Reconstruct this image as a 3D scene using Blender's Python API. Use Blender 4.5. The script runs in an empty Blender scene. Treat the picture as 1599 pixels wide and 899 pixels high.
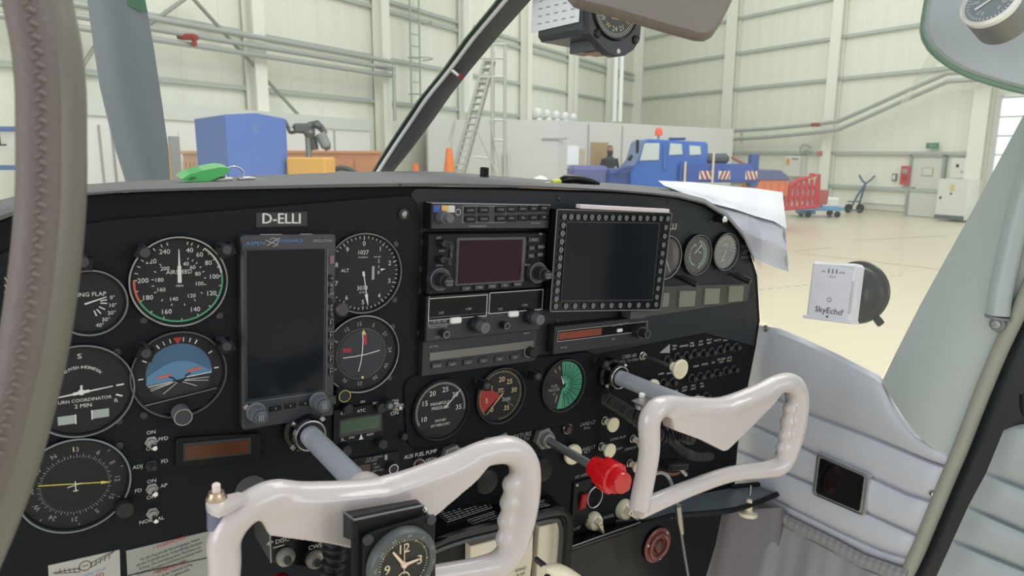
import bpy, math, random
from mathutils import Vector, Matrix
random.seed(7)
PI = math.pi
# ------------------------------------------------------------ camera
F_PX, W_PX, H_PX = 1100.0, 1599.0, 899.0
PITCH, ROLL, EYE = math.radians(10.9), math.radians(0.3), 2.2
fwd = Vector((0, math.cos(PITCH), -math.sin(PITCH)))
rgt0 = Vector((1, 0, 0)); up0 = rgt0.cross(fwd)
rgt = rgt0 * math.cos(ROLL) + up0 * math.sin(ROLL)
up = rgt.cross(fwd)
CAM = Vector((0, 0, EYE))
cd = bpy.data.cameras.new('camera'); cam = bpy.data.objects.new('camera', cd)
bpy.context.scene.collection.objects.link(cam)
cam.matrix_world = Matrix(((rgt.x, up.x, -fwd.x, CAM.x), (rgt.y, up.y, -fwd.y, CAM.y), (rgt.z, up.z, -fwd.z, CAM.z), (0, 0, 0, 1)))
cd.sensor_width = 36; cd.lens = 36 * F_PX / W_PX; cd.clip_start = .02; cd.clip_end = 200
cd.dof.use_dof = True; cd.dof.focus_distance = .85; cd.dof.aperture_fstop = 13
bpy.context.scene.camera = cam
# ------------------------------------------------------------ world, lamps, exposure
sc = bpy.context.scene
sc.view_settings.view_transform = 'Standard'; sc.view_settings.look = 'None'
sc.view_settings.exposure = -0.28; sc.view_settings.gamma = 1; sc.view_settings.use_curve_mapping = False
w = bpy.data.worlds.new('hangar_daylight'); sc.world = w; w.use_nodes = True
w.node_tree.nodes['Background'].inputs[0].default_value = (.93, .97, 1.0, 1)
w.node_tree.nodes['Background'].inputs[1].default_value = 1.12
def area(name, loc, target, sx, sy, power, col):
    l = bpy.data.lights.new(name, 'AREA'); l.shape = 'RECTANGLE'; l.size = sx; l.size_y = sy; l.energy = power; l.color = col
    o = bpy.data.objects.new(name, l); sc.collection.objects.link(o)
    o.location = loc; o.rotation_euler = (Vector(target) - Vector(loc)).to_track_quat('-Z', 'Y').to_euler(); return o
area('hangar_skylight', (3, 8, 11.5), (2, 9, 0), 7, 12, 1500, (1, .97, .90))
area('added_side_fill', (-7, -5, 3.5), (1, 1.2, 1.9), 5, 4, 330, (.96, .98, 1))  # added fill from the left for the cabin wall and pillar
area('added_rear_fill', (6, 22, 12), (10, 31, 2), 10, 8, 620, (1, .98, .93))  # added area light that lifts the back wall
area('hangar_door_daylight', (12, -6, 4.5), (0, 1, 1.5), 8, 5, 420, (.95, .98, 1))
# ------------------------------------------------------------ frames
# aircraft frame: X across the panel, Y forward (away from the pilots), Z up, panel face at Y = 0
Mp = ((0.8188920054280739, -0.05789699144240981, -0.5710199837377891),
      (-0.05293347373410238, 0.983040367678525, -0.17558383431543848),
      (0.571501470518168, 0.1740102695141519, 0.8019392092292181))
TZ = 0.8445916734661849
def a2w(X, Y, Z):
    q = [Mp[i][0] * X + Mp[i][1] * (-Z) + Mp[i][2] * Y for i in range(3)]; q[2] += TZ
    return CAM + rgt * q[0] - up * q[1] + fwd * q[2]
o_ = a2w(0, 0, 0); ex = a2w(1, 0, 0) - o_; ey = a2w(0, 1, 0) - o_; ez = a2w(0, 0, 1) - o_
AW = Matrix(((ex.x, ey.x, ez.x, o_.x), (ex.y, ey.y, ez.y, o_.y), (ex.z, ey.z, ez.z, o_.z), (0, 0, 0, 1)))
AI = AW.inverted(); CA = AI @ CAM
FR = AW
def ray(px, py):
    return (fwd + rgt * ((px - 799.5) / F_PX) - up * ((py - 449.5) / F_PX))
def hit(px, py, ax=1, val=0.0):          # survey of the photograph: point of the aircraft plane axis = val
    d = AI.to_3x3() @ ray(px, py); k = (val - CA[ax]) / d[ax]
    return CA + d * k
def far(px, py, dist):                    # aircraft frame, given depth along the view
    return CA + (AI.to_3x3() @ ray(px, py)) * dist
def hz(px, py, Z):                        # hangar frame, at ground distance Z
    d = ray(px, py); return CAM + d * (Z / d.y)
def hfl(px, py, z=0.0):
    d = ray(px, py); return CAM + d * ((z - EYE) / d.z)
def mpp(px, py, y=0.0):                   # metres per vertical pixel on panel plane
    return (hit(px, py - 5, 1, y) - hit(px, py + 5, 1, y)).z / 10
# ------------------------------------------------------------ materials
def s2l(c): c /= 255.0; return c / 12.92 if c <= .04045 else ((c + .055) / 1.055) ** 2.4
def rgb(r, g, b): return (s2l(r), s2l(g), s2l(b), 1)
MATS = {}
def mat(name, col, rough=.5, metal=0.0, var=.06, vscale=30, bump=0.0, bscale=400, coat=0.0, spec=.5, emit=0.0):
    if name in MATS: return MATS[name]
    m = bpy.data.materials.new(name); m.use_nodes = True; nt = m.node_tree; b = nt.nodes['Principled BSDF']
    c = rgb(*col); b.inputs['Roughness'].default_value = rough; b.inputs['Metallic'].default_value = metal
    b.inputs['Specular IOR Level'].default_value = spec
    if coat: b.inputs['Coat Weight'].default_value = coat; b.inputs['Coat Roughness'].default_value = .08
    tc = nt.nodes.new('ShaderNodeTexCoord')
    n = nt.nodes.new('ShaderNodeTexNoise'); n.inputs['Scale'].default_value = vscale; n.inputs['Detail'].default_value = 4
    nt.links.new(tc.outputs['Object'], n.inputs['Vector'])
    mx = nt.nodes.new('ShaderNodeMix'); mx.data_type = 'RGBA'
    mx.inputs[6].default_value = tuple(x * (1 - var) for x in c[:3]) + (1,)
    mx.inputs[7].default_value = tuple(min(1, x * (1 + var)) for x in c[:3]) + (1,)
    nt.links.new(n.outputs['Fac'], mx.inputs[0]); nt.links.new(mx.outputs[2], b.inputs['Base Color'])
    if bump:
        n2 = nt.nodes.new('ShaderNodeTexNoise'); n2.inputs['Scale'].default_value = bscale
        nt.links.new(tc.outputs['Object'], n2.inputs['Vector'])
        bp = nt.nodes.new('ShaderNodeBump'); bp.inputs['Strength'].default_value = bump; bp.inputs['Distance'].default_value = .001
        nt.links.new(n2.outputs['Fac'], bp.inputs['Height']); nt.links.new(bp.outputs['Normal'], b.inputs['Normal'])
    if emit: b.inputs['Emission Color'].default_value = c; b.inputs['Emission Strength'].default_value = emit
    MATS[name] = m; return m
def glassmat(name, tint, gloss, haze=0.0, hazecol=(220, 225, 215)):
    m = bpy.data.materials.new(name); m.use_nodes = True; nt = m.node_tree; nt.nodes.clear()
    out = nt.nodes.new('ShaderNodeOutputMaterial'); tr = nt.nodes.new('ShaderNodeBsdfTransparent'); tr.inputs[0].default_value = tint
    gl = nt.nodes.new('ShaderNodeBsdfGlossy'); gl.inputs['Roughness'].default_value = .03
    df = nt.nodes.new('ShaderNodeBsdfDiffuse'); df.inputs[0].default_value = rgb(*hazecol)
    m1 = nt.nodes.new('ShaderNodeMixShader'); m1.inputs[0].default_value = haze
    m2 = nt.nodes.new('ShaderNodeMixShader')
    fr = nt.nodes.new('ShaderNodeLayerWeight'); fr.inputs[0].default_value = .25
    mu = nt.nodes.new('ShaderNodeMath'); mu.operation = 'MULTIPLY'; mu.inputs[1].default_value = gloss
    nt.links.new(fr.outputs['Fresnel'], mu.inputs[0]); nt.links.new(mu.outputs[0], m2.inputs[0])
    nt.links.new(tr.outputs[0], m1.inputs[1]); nt.links.new(df.outputs[0], m1.inputs[2])
    nt.links.new(m1.outputs[0], m2.inputs[1]); nt.links.new(gl.outputs[0], m2.inputs[2]); nt.links.new(m2.outputs[0], out.inputs[0])
    MATS[name] = m; return m
def wave_mat(name, c1, c2, scale, axis='X', rough=.6, metal=0.0, bump=.3, prof='SIN', dist=.002):
    m = mat(name, c1, rough, metal); nt = m.node_tree; b = nt.nodes['Principled BSDF']
    tc = nt.nodes.new('ShaderNodeTexCoord'); wv = nt.nodes.new('ShaderNodeTexWave'); wv.bands_direction = axis
    wv.wave_profile = prof; wv.inputs['Scale'].default_value = scale; nt.links.new(tc.outputs['Object'], wv.inputs['Vector'])
    mx = nt.nodes.new('ShaderNodeMix'); mx.data_type = 'RGBA'; mx.inputs[6].default_value = rgb(*c1); mx.inputs[7].default_value = rgb(*c2)
    nt.links.new(wv.outputs['Fac'], mx.inputs[0]); nt.links.new(mx.outputs[2], b.inputs['Base Color'])
    bp = nt.nodes.new('ShaderNodeBump'); bp.inputs['Strength'].default_value = bump; bp.inputs['Distance'].default_value = dist
    nt.links.new(wv.outputs['Fac'], bp.inputs['Height']); nt.links.new(bp.outputs['Normal'], b.inputs['Normal'])
    return m
K = mat
blackpanel = K('panel_black_paint', (22, 24, 28), .6, spec=.12, bump=.15, bscale=900)
blackpl = K('black_plastic', (20, 21, 24), .42, spec=.2, bump=.05)
blackgl = K('gloss_black', (12, 13, 15), .22, spec=.3)
darkgrey = K('dark_grey_metal', (44, 46, 50), .42, bump=.05)
knobblk = K('knob_black', (32, 33, 37), .35, spec=.35)
dialblk = K('dial_black', (36, 37, 38), .6, var=.01, spec=.2)
white = K('print_white', (205, 205, 202), .6, var=.01)
dimwhite = K('print_dim_white', (150, 151, 150), .6, var=.01)
cream = K('cream_plastic', (226, 218, 190), .35)
creampl = K('cream_metal_paint', (205, 197, 178), .4)
yokew = K('yoke_white_plastic', (192, 184, 182), .25, coat=.4, var=.02)
chrome = K('chrome', (225, 228, 232), .09, 1.0, var=.01)
steel = K('brushed_steel', (165, 165, 162), .3, 1.0)
satin = K('satin_nickel', (150, 148, 142), .4, .7)
rimg = K('rim_grey', (120, 123, 125), .35, .6)
redp = K('red_plastic', (205, 20, 28), .28, coat=.4)
redd = K('dull_red', (150, 40, 38), .5)
scr = K('screen_glass', (24, 28, 33), .12, spec=.15)
scr2 = K('screen_dark_red_tint', (44, 22, 36), .12, spec=.15)
orange = K('orange_filter', (122, 58, 38), .3, var=.25, vscale=90)
brownlcd = K('brown_lcd', (78, 46, 28), .25)
greenlcd = K('green_lcd', (52, 78, 62), .3)
greylcd = K('grey_lcd', (104, 104, 98), .3)
greenp = K('green_print', (70, 150, 110), .5)
yell = K('yellow_print', (200, 190, 90), .5)
bluei = K('sky_blue_print', (84, 124, 158), .45)
blue2 = K('deep_blue_print', (58, 92, 122), .45)
gold = K('aged_print', (214, 196, 150), .5)
vinyl = K('grey_vinyl', (184, 187, 195), .42, bump=.12, bscale=700, var=.03)
pillarg = K('grey_green_fabric', (166, 176, 172), .6, bump=.15, bscale=900, var=.03)
sealg = K('olive_grey_seal', (146, 146, 136), .6)
taupe = K('taupe_vinyl', (118, 112, 106), .55, bump=.1)
leather = K('braided_leather', (102, 92, 88), .55, bump=.6, bscale=260)
dashg = K('charcoal_dash_vinyl', (100, 100, 102), .6, bump=.2, bscale=600)
copper = K('copper_paint', (120, 72, 66), .28, .35)
glass = glassmat('instrument_glass', (1, 1, 1, 1), .12)
wind = glassmat('windshield_plexi', (.95, .97, .95, 1), .25, .11)
rubber = K('black_rubber', (22, 23, 25), .5)
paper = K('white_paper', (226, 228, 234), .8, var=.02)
# ------------------------------------------------------------ mesh builder
TXT = {}
def glyphs(s):
    if s in TXT: return TXT[s]
    c = bpy.data.curves.new('t', 'FONT'); c.body = s; c.size = 1; c.align_x = 'CENTER'; c.align_y = 'CENTER'; c.resolution_u = 2
    o = bpy.data.objects.new('t', c); sc.collection.objects.link(o)
    m = bpy.data.meshes.new_from_object(o)
    v = [tuple(x.co) for x in m.vertices]; f = [tuple(p.vertices) for p in m.polygons]
    bpy.data.objects.remove(o); bpy.data.curves.remove(c); bpy.data.meshes.remove(m)
    TXT[s] = (v, f); return TXT[s]
def unit(v):
    v = Vector(v); return v / max(v.length, 1e-9)
class MB:
    def __init__(s): s.v = []; s.f = []
    def add(s, vs, fs):
        n = len(s.v); s.v += [tuple(x) for x in vs]; s.f += [tuple(i + n for i in f) for f in fs]; return s
    def box(s, c, d, ch=0.0, rot=None):
        hx, hy, hz_ = d[0] / 2, d[1] / 2, d[2] / 2; c = Vector(c)
        ch = min(ch, hx * .9, hy * .9, hz_ * .9)
        if ch <= 0:
            vs = [(x * hx, y * hy, z * hz_) for x in (-1, 1) for y in (-1, 1) for z in (-1, 1)]
            fs = [(0, 1, 3, 2), (4, 6, 7, 5), (0, 4, 5, 1), (2, 3, 7, 6), (0, 2, 6, 4), (1, 5, 7, 3)]
        else:
            vs = []; idx = {}
            for x in (-1, 1):
                for y in (-1, 1):
                    for z in (-1, 1):
                        idx[(x, y, z)] = len(vs)
                        vs += [(x * hx, y * (hy - ch), z * (hz_ - ch)), (x * (hx - ch), y * hy, z * (hz_ - ch)), (x * (hx - ch), y * (hy - ch), z * hz_)]
            g = lambda x, y, z, k: idx[(x, y, z)] + k
            fs = []
            for x in (-1, 1): fs.append([g(x, -1, -1, 0), g(x, 1, -1, 0), g(x, 1, 1, 0), g(x, -1, 1, 0)][::x])
            for y in (-1, 1): fs.append([g(-1, y, -1, 1), g(1, y, -1, 1), g(1, y, 1, 1), g(-1, y, 1, 1)][::-y])
            for z in (-1, 1): fs.append([g(-1, -1, z, 2), g(1, -1, z, 2), g(1, 1, z, 2), g(-1, 1, z, 2)][::z])
            for a in (-1, 1):
                for b in (-1, 1):
                    fs.append([g(a, b, -1, 0), g(a, b, -1, 1), g(a, b, 1, 1), g(a, b, 1, 0)][::(-1 if a * b > 0 else 1)])
                    fs.append([g(a, -1, b, 0), g(a, -1, b, 2), g(a, 1, b, 2), g(a, 1, b, 0)][::(1 if a * b > 0 else -1)])
                    fs.append([g(-1, a, b, 1), g(-1, a, b, 2), g(1, a, b, 2), g(1, a, b, 1)][::(-1 if a * b > 0 else 1)])
                    for e in (-1, 1): fs.append([g(a, b, e, 0), g(a, b, e, 1), g(a, b, e, 2)][::(1 if a * b * e > 0 else -1)])
        if rot is not None: vs = [rot @ Vector(v) for v in vs]
        return s.add([Vector(v) + c for v in vs], fs)
    def lathe(s, prof, c=(0, 0, 0), ax=(0, -1, 0), seg=24, ph=0.0):     # prof: (radius, height along ax)
        ax = unit(ax); t = Vector((0, 0, 1)) if abs(ax.z) < .9 else Vector((1, 0, 0))
        a = ax.cross(t).normalized(); b = ax.cross(a).normalized(); c = Vector(c); vs = []; fs = []
        for r, h in prof:
            for k in range(seg):
                th = 2 * PI * k / seg + ph; vs.append(c + ax * h + a * (r * math.cos(th)) + b * (r * math.sin(th)))
        n = len(prof)
        for i in range(n - 1):
            for k in range(seg):
                k2 = (k + 1) % seg; fs.append((i * seg + k, i * seg + k2, (i + 1) * seg + k2, (i + 1) * seg + k))
        if prof[0][0] > 1e-6: fs.append(tuple(range(seg))[::-1])
        if prof[-1][0] > 1e-6: fs.append(tuple((n - 1) * seg + k for k in range(seg)))
        return s.add(vs, fs)
    def cyl(s, p0, p1, r, r1=None, seg=16, ch=0.0):
        p0 = Vector(p0); p1 = Vector(p1); L = (p1 - p0).length; r1 = r if r1 is None else r1
        pr = [(r, 0), (r1, L)] if not ch else [(r, 0), (r1, L - ch), (r1 - ch, L)]
        return s.lathe(pr, p0, p1 - p0, seg)
    def tube(s, path, r, seg=10, closed=False, flat=1.0, smooth=0):
        P = [Vector(p) for p in path]
        R = list(r) if isinstance(r, (list, tuple)) else [r] * len(P)
        if smooth:
            Q = []; RR = []; n = len(P)
            for i in range(n if closed else n - 1):
                p0, p1, p2, p3 = (P[(i - 1) % n] if closed or i > 0 else P[0]), P[i], P[(i + 1) % n], (P[(i + 2) % n] if closed or i < n - 2 else P[-1])
                for k in range(smooth):
                    t = k / smooth
                    Q.append(.5 * (2 * p1 + (p2 - p0) * t + (2 * p0 - 5 * p1 + 4 * p2 - p3) * t * t + (3 * p1 - p0 - 3 * p2 + p3) * t ** 3))
                    RR.append(R[i] * (1 - t) + R[(i + 1) % n] * t)
            if not closed: Q.append(P[-1]); RR.append(R[-1])
            P, R = Q, RR
        n = len(P); vs = []; fs = []; prev = None
        for i in range(n):
            if closed: t = (P[(i + 1) % n] - P[i - 1]).normalized()
            else: t = (P[min(i + 1, n - 1)] - P[max(i - 1, 0)]).normalized()
            if prev is None:
                h = Vector((0, 0, 1)) if abs(t.z) < .9 else Vector((1, 0, 0)); a = t.cross(h).normalized()
            else:
                a = (prev - t * prev.dot(t)).normalized()
            prev = a; b = t.cross(a)
            for k in range(seg):
                th = 2 * PI * k / seg; vs.append(P[i] + a * (R[i] * math.cos(th)) + b * (R[i] * flat * math.sin(th)))
        for i in range(n if closed else n - 1):
            j = (i + 1) % n
            for k in range(seg):
                k2 = (k + 1) % seg; fs.append((i * seg + k, i * seg + k2, j * seg + k2, j * seg + k))
        if not closed: fs.append(tuple(range(seg))[::-1]); fs.append(tuple((n - 1) * seg + k for k in range(seg)))
        return s.add(vs, fs)
    def prism(s, out, y0, y1, ch=0.0):        # outline (x, z), y0 = front (nearer), y1 = back
        a = sum(out[i][0] * out[(i + 1) % len(out)][1] - out[(i + 1) % len(out)][0] * out[i][1] for i in range(len(out)))
        if a < 0: out = out[::-1]
        n = len(out); vs = [(x, y0, z) for x, z in out] + [(x, y1, z) for x, z in out]
        fs = [tuple(range(n)), tuple(range(n, 2 * n))[::-1]] + [(i, i + n, (i + 1) % n + n, (i + 1) % n) for i in range(n)]
        return s.add(vs, fs)
    def poly3(s, pts, thick):                 # 3-D outline given thickness vector
        t = Vector(thick); n = len(pts); pts = [Vector(p) for p in pts]
        vs = pts + [p + t for p in pts]
        return s.add(vs, [tuple(range(n)), tuple(range(n, 2 * n))[::-1]] + [(i, i + n, (i + 1) % n + n, (i + 1) % n) for i in range(n)])
    def grid(s, rows, thick=None):            # rows of points -> surface
        nr = len(rows); nc = len(rows[0]); vs = [p for r in rows for p in r]
        fs = [(i * nc + j, i * nc + j + 1, (i + 1) * nc + j + 1, (i + 1) * nc + j) for i in range(nr - 1) for j in range(nc - 1)]
        s.add(vs, fs)
        if thick is not None:
            t = Vector(thick); s.add([Vector(p) + t for p in vs], [f[::-1] for f in fs])
            n = nr * nc; b = len(s.v) - 2 * n
            edge = [j for j in range(nc)] + [i * nc + nc - 1 for i in range(1, nr)] + [(nr - 1) * nc + j for j in range(nc - 2, -1, -1)] + [i * nc for i in range(nr - 2, 0, -1)]
            for i in range(len(edge)):
                p, q = edge[i], edge[(i + 1) % len(edge)]; s.f.append((b + q, b + p, b + n + p, b + n + q))
        return s
    def arc(s, c, r0, r1, a0, a1, y, n=None):
        n = n or max(2, int(abs(a1 - a0) / 7)); vs = []; fs = []
        for i in range(n + 1):
            a = math.radians(a0 + (a1 - a0) * i / n)
            for r in (r0, r1): vs.append((c[0] + r * math.sin(a), y, c[1] + r * math.cos(a)))
        for i in range(n): fs.append((2 * i, 2 * i + 1, 2 * i + 3, 2 * i + 2)[::-1])
        return s.add(vs, fs)
    def line(s, p, q, w, y, w2=None):
        dx, dz = q[0] - p[0], q[1] - p[1]; L = math.hypot(dx, dz) or 1; nx, nz = -dz / L * w / 2, dx / L * w / 2
        k = 1 if w2 is None else w2 / w
        return s.add([(p[0] + nx, y, p[1] + nz), (p[0] - nx, y, p[1] - nz), (q[0] - nx * k, y, q[1] - nz * k), (q[0] + nx * k, y, q[1] + nz * k)], [(0, 1, 2, 3)])
    def tick(s, c, ang, r0, r1, w, y, w2=None):
        a = math.radians(ang); sn, cs = math.sin(a), math.cos(a)
        return s.line((c[0] + r0 * sn, c[1] + r0 * cs), (c[0] + r1 * sn, c[1] + r1 * cs), w, y, w2)
    def frame(s, x0, z0, x1, z1, w, y):
        s.line((x0, z0), (x1, z0), w, y); s.line((x0, z1), (x1, z1), w, y); s.line((x0, z0), (x0, z1), w, y); return s.line((x1, z0), (x1, z1), w, y)
    def text(s, t, x, z, size, y, ang=0.0, sx=1.0, M=None):
        v, f = glyphs(t); a = math.radians(-ang); cs, sn = math.cos(a), math.sin(a); out = []
        for p in v:
            px, pz = p[0] * size * sx, p[1] * size
            out.append((x + px * cs - pz * sn, y, z + px * sn + pz * cs))
        if M is not None: out = [M @ Vector(o) for o in out]
        return s.add(out, f)
    def build(s, name, m, smooth=True, angle=32):
        me = bpy.data.meshes.new(name); me.from_pydata([tuple(v) for v in s.v], [], s.f); me.materials.append(m)
        if smooth:
            me.polygons.foreach_set('use_smooth', [True] * len(me.polygons))
            me.set_sharp_from_angle(angle=math.radians(angle))
        me.update(); return me
def fuse(mb, name, m, voxel, smooth=6):
    me = mb.build(name, m); o = bpy.data.objects.new('tmp', me); sc.collection.objects.link(o)
    md = o.modifiers.new('r', 'REMESH'); md.mode = 'VOXEL'; md.voxel_size = voxel; md.use_smooth_shade = True
    sm = o.modifiers.new('s', 'SMOOTH'); sm.factor = .5; sm.iterations = smooth
    dg = bpy.context.evaluated_depsgraph_get(); n = bpy.data.meshes.new_from_object(o.evaluated_get(dg))
    bpy.data.objects.remove(o); n.name = name
    if not n.materials: n.materials.append(m)
    return n
# ------------------------------------------------------------ objects
COL = sc.collection
def thing(name, label, cat, pos=(0, 0, 0), rot=None, group=None):
    o = bpy.data.objects.new(name, None); COL.objects.link(o); o.empty_display_size = .01
    M = FR @ Matrix.Translation(Vector(pos))
    if rot is not None: M = M @ rot
    o.matrix_world = M; o['label'] = label; o['category'] = cat
    if group: o['group'] = group
    return o
def part(root, name, mb, m, label=None, kind=None):
    me = mb if isinstance(mb, bpy.types.Mesh) else mb.build(name, m)
    o = bpy.data.objects.new(name, me); COL.objects.link(o); o.parent = root
    if label: o['label'] = label
    if kind or name == 'lettering': o['kind'] = kind or 'stuff'
    return o
def solo(name, label, cat, mb, m, pos=(0, 0, 0), rot=None, group=None):
    me = mb if isinstance(mb, bpy.types.Mesh) else mb.build(name, m)
    o = bpy.data.objects.new(name, me); COL.objects.link(o)
    M = FR @ Matrix.Translation(Vector(pos))
    if rot is not None: M = M @ rot
    o.matrix_world = M; o['label'] = label; o['category'] = cat
    if group: o['group'] = group
    return o
def struct(name, mb, m, parent=None, label=None):
    me = mb if isinstance(mb, bpy.types.Mesh) else mb.build(name, m)
    o = bpy.data.objects.new(name, me); COL.objects.link(o)
    if parent: o.parent = parent
    else:
        o.matrix_world = FR; o['kind'] = 'structure'
    if label: o['label'] = label
    return o
def children(o): return [c for c in bpy.data.objects if c.parent == o]
def dup(src, M, label, name=None):
    c = src.copy(); COL.objects.link(c); c.matrix_world = M; c['label'] = label
    for ch in children(src):
        d = ch.copy(); COL.objects.link(d); d.parent = c
        for g in children(ch):
            e = g.copy(); COL.objects.link(e); e.parent = d
    return c
def RX(a): return Matrix.Rotation(math.radians(a), 4, 'X')
def RY(a): return Matrix.Rotation(math.radians(a), 4, 'Y')
def RZ(a): return Matrix.Rotation(math.radians(a), 4, 'Z')
class Face:                                  # local frame on a plane parallel to the panel
    def __init__(s, px, py, y): s.o = hit(px, py, 1, y); s.y = y
    def __call__(s, px, py, dy=0.0):
        p = hit(px, py, 1, s.y + dy) - s.o; return (p.x, p.z)
def rrect(x0, z0, x1, z1, r, n=5):
    out = []
    for cx, cz, a0 in ((x1 - r, z1 - r, 0), (x0 + r, z1 - r, 90), (x0 + r, z0 + r, 180), (x1 - r, z0 + r, 270)):
        for k in range(n + 1):
            a = math.radians(a0 + 90 * k / n); out.append((cx + r * math.cos(a), cz + r * math.sin(a)))
    return out
def rpoly(pts, r, n=5):                      # round the corners of a 2-D polygon
    out = []; N = len(pts)
    for i in range(N):
        p = Vector(pts[i]); a = Vector(pts[i - 1]); b = Vector(pts[(i + 1) % N]); rr = r[i] if isinstance(r, (list, tuple)) else r
        if rr <= 0: out.append(tuple(p)); continue
        da = (a - p); db = (b - p); k = min(rr, da.length * .45, db.length * .45); A = p + da.normalized() * k; B = p + db.normalized() * k
        for j in range(n + 1):
            t = j / n; q = A * (1 - t) ** 2 + p * 2 * t * (1 - t) + B * t * t; out.append(tuple(q))
    return out
def chprism(mb, out, y0, y1, ch):
    a = sum(out[i][0] * out[(i + 1) % len(out)][1] - out[(i + 1) % len(out)][0] * out[i][1] for i in range(len(out)))
    if a < 0: out = out[::-1]
    n = len(out); ins = []
    for i in range(n):
        p, a_, b_ = Vector(out[i]), Vector(out[i - 1]), Vector(out[(i + 1) % n])
        d1 = (p - a_); d2 = (b_ - p)
        n1 = Vector((-d1.y, d1.x)).normalized() if d1.length > 1e-7 else Vector((0, 0)); n2 = Vector((-d2.y, d2.x)).normalized() if d2.length > 1e-7 else n1
        m = (n1 + n2); m = m.normalized() if m.length > 1e-6 else n1
        ins.append(p + m * ch)
    vs = [(p.x, y0, p.y) for p in ins] + [(x, y0 + ch, z) for x, z in out] + [(x, y1, z) for x, z in out]
    fs = [tuple(range(n)), tuple(range(2 * n, 3 * n))[::-1]]
    for k in (0, 1): fs += [(i + k * n, i + (k + 1) * n, (i + 1) % n + (k + 1) * n, (i + 1) % n + k * n) for i in range(n)]
    return mb.add(vs, fs)
def P2(pts, y=0.0, o=None):
    r = []
    for x, z in pts:
        h = hit(x, z, 1, y); r.append((h.x - (o.x if o else 0), h.z - (o.z if o else 0)))
    return r
# ============================================================ instrument panel
panel = thing('instrument_panel', 'black metal instrument panel that carries all gauges and radios, under the dash top', 'panel')
bp = P2([(-150, 430), (-60, 375), (0, 345), (60, 320), (130, 304), (300, 297), (500, 293), (625, 291), (800, 293), (960, 299), (1050, 306), (1100, 319), (1140, 343), (1168, 382), (1183, 430), (1187, 500), (1181, 540), (1165, 620), (1152, 700), (1146, 778), (895, 845), (885, 890), (885, 1180), (-420, 1180), (-420, 600)])
part(panel, 'back_plate', chprism(MB(), bp, 0, .006, .001), blackpanel)
YL, YR = -.004, -.002
lp = rpoly(P2([(-300, 560), (0, 393), (130, 346), (340, 329), (648, 303), (658, 345), (640, 900), (600, 1150), (-400, 1150)], YL), [0, .03, .12, 0, .02, .01, 0, 0, 0])
part(panel, 'flight_panel_plate', chprism(MB(), lp, YL, 0, .0009), K('flight_panel_paint', (24, 27, 31), .55, spec=.14, bump=.15, bscale=900))
rp = rpoly(P2([(642, 293), (800, 296), (960, 301), (1050, 308), (1098, 321), (1138, 346), (1164, 384), (1179, 432), (1183, 500), (1177, 540), (1100, 520), (640, 610)], YR), [.01, .01, .01, .02, .02, .02, .02, .02, 0, 0, 0, 0])
part(panel, 'radio_panel_plate', chprism(MB(), rp, YR, 0, .0009), K('radio_panel_paint', (38, 42, 46), .5, spec=.3, bump=.15, bscale=900))
cl = rpoly(P2([(630, 590), (636, 703), (905, 660), (948, 600), (930, 548), (760, 565)], -.007), .018)
part(panel, 'engine_gauge_plate', chprism(MB(), cl, -.007, 0, .0009), blackpanel)
# recess with four warning windows at the right
wf = P2([(1008, 447), (1172, 443), (1167, 470), (1003, 496)], -.004)
part(panel, 'warning_window_strip', chprism(MB(), wf, -.004, 0, .0006), K('olive_grey_strip', (70, 71, 65), .5))
for i, (x0, z0, x1, z1) in enumerate([(1034, 457, 1046, 480), (1060, 454, 1087, 480), (1100, 450, 1125, 476), (1138, 446, 1162, 472)]):
    q = P2([(x0 + 2, z0), (x1, z0), (x1 - 2, z1 - 2), (x0, z1)], -.007)
    part(panel, 'warning_window', chprism(MB(), q, -.007, -.003, .0006), K('pale_window', (122, 122, 110), .35))
for px, py in [(872, 309), (1044, 316), (870, 500), (1164, 499), (1168, 462), (1176, 461), (627, 334), (658, 378), (658, 420), (657, 455), (655, 520), (618, 381), (530, 381), (616, 468), (613, 510), (225, 500), (225, 648), (183, 550), (185, 657), (186, 696), (343, 493), (58, 470), (608, 590), (1013, 360), (1110, 346), (1080, 372), (1105, 372), (1123, 372), (1148, 372), (1078, 420), (1104, 422), (1118, 420), (1146, 420)]:
    r = .0035 if px < 900 else .0024
    y = YL if px < 640 else YR
    h = hit(px, py, 1, y); mb = MB().lathe([(r, 0), (r, .0008), (r * .7, .0015)], h, seg=14)
    part(panel, 'screw', mb, darkgrey if (px, py) != (627, 334) else steel)
# hole covers and blank discs
part(panel, 'blank_cover', MB().lathe([(.0155, 0), (.0155, .0012), (.0145, .0018)], hit(392, 765, 1, YL), seg=32), K('flat_grey_cover', (66, 68, 68), .6))
# lettering placed on the panel
def words(items, y, name, m, root=None):
    mb = MB()
    for t, px, py, hpx, *sx in items:
        h = hit(px, py, 1, y); mb.text(t, h.x, h.z, hpx * mpp(px, py, y) / .7, y, 0, sx[0] if sx else 1.0)
    return part(root or panel, name, mb, m, None, 'stuff')
words([('ON', 236, 675, 5.6), ('PFD', 255, 685, 5.6), ('OFF', 236, 700, 5.6), ('FD', 257, 720, 5.6), ('ADJ', 215, 729, 5.6), ('ON', 237, 751, 5.6), ('AP', 256, 758, 5.6), ('FD', 216, 766, 5.6), ('OFF', 237, 776, 5.6), ('NORMAL', 237, 812, 5.6),
       ('ON', 617, 626, 5), ('UPLT', 629, 633, 6), ('ON', 616, 645, 6), ('TRI FLOW', 530, 724, 4), ('ALARM', 530, 730, 4), ('AUX FUEL PUMP', 657, 709, 6, .85), ('HIGH', 673, 717, 5),
       ('FUEL FLOW', 480, 700, 4)], YL - .0003, 'lettering', white)
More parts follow.
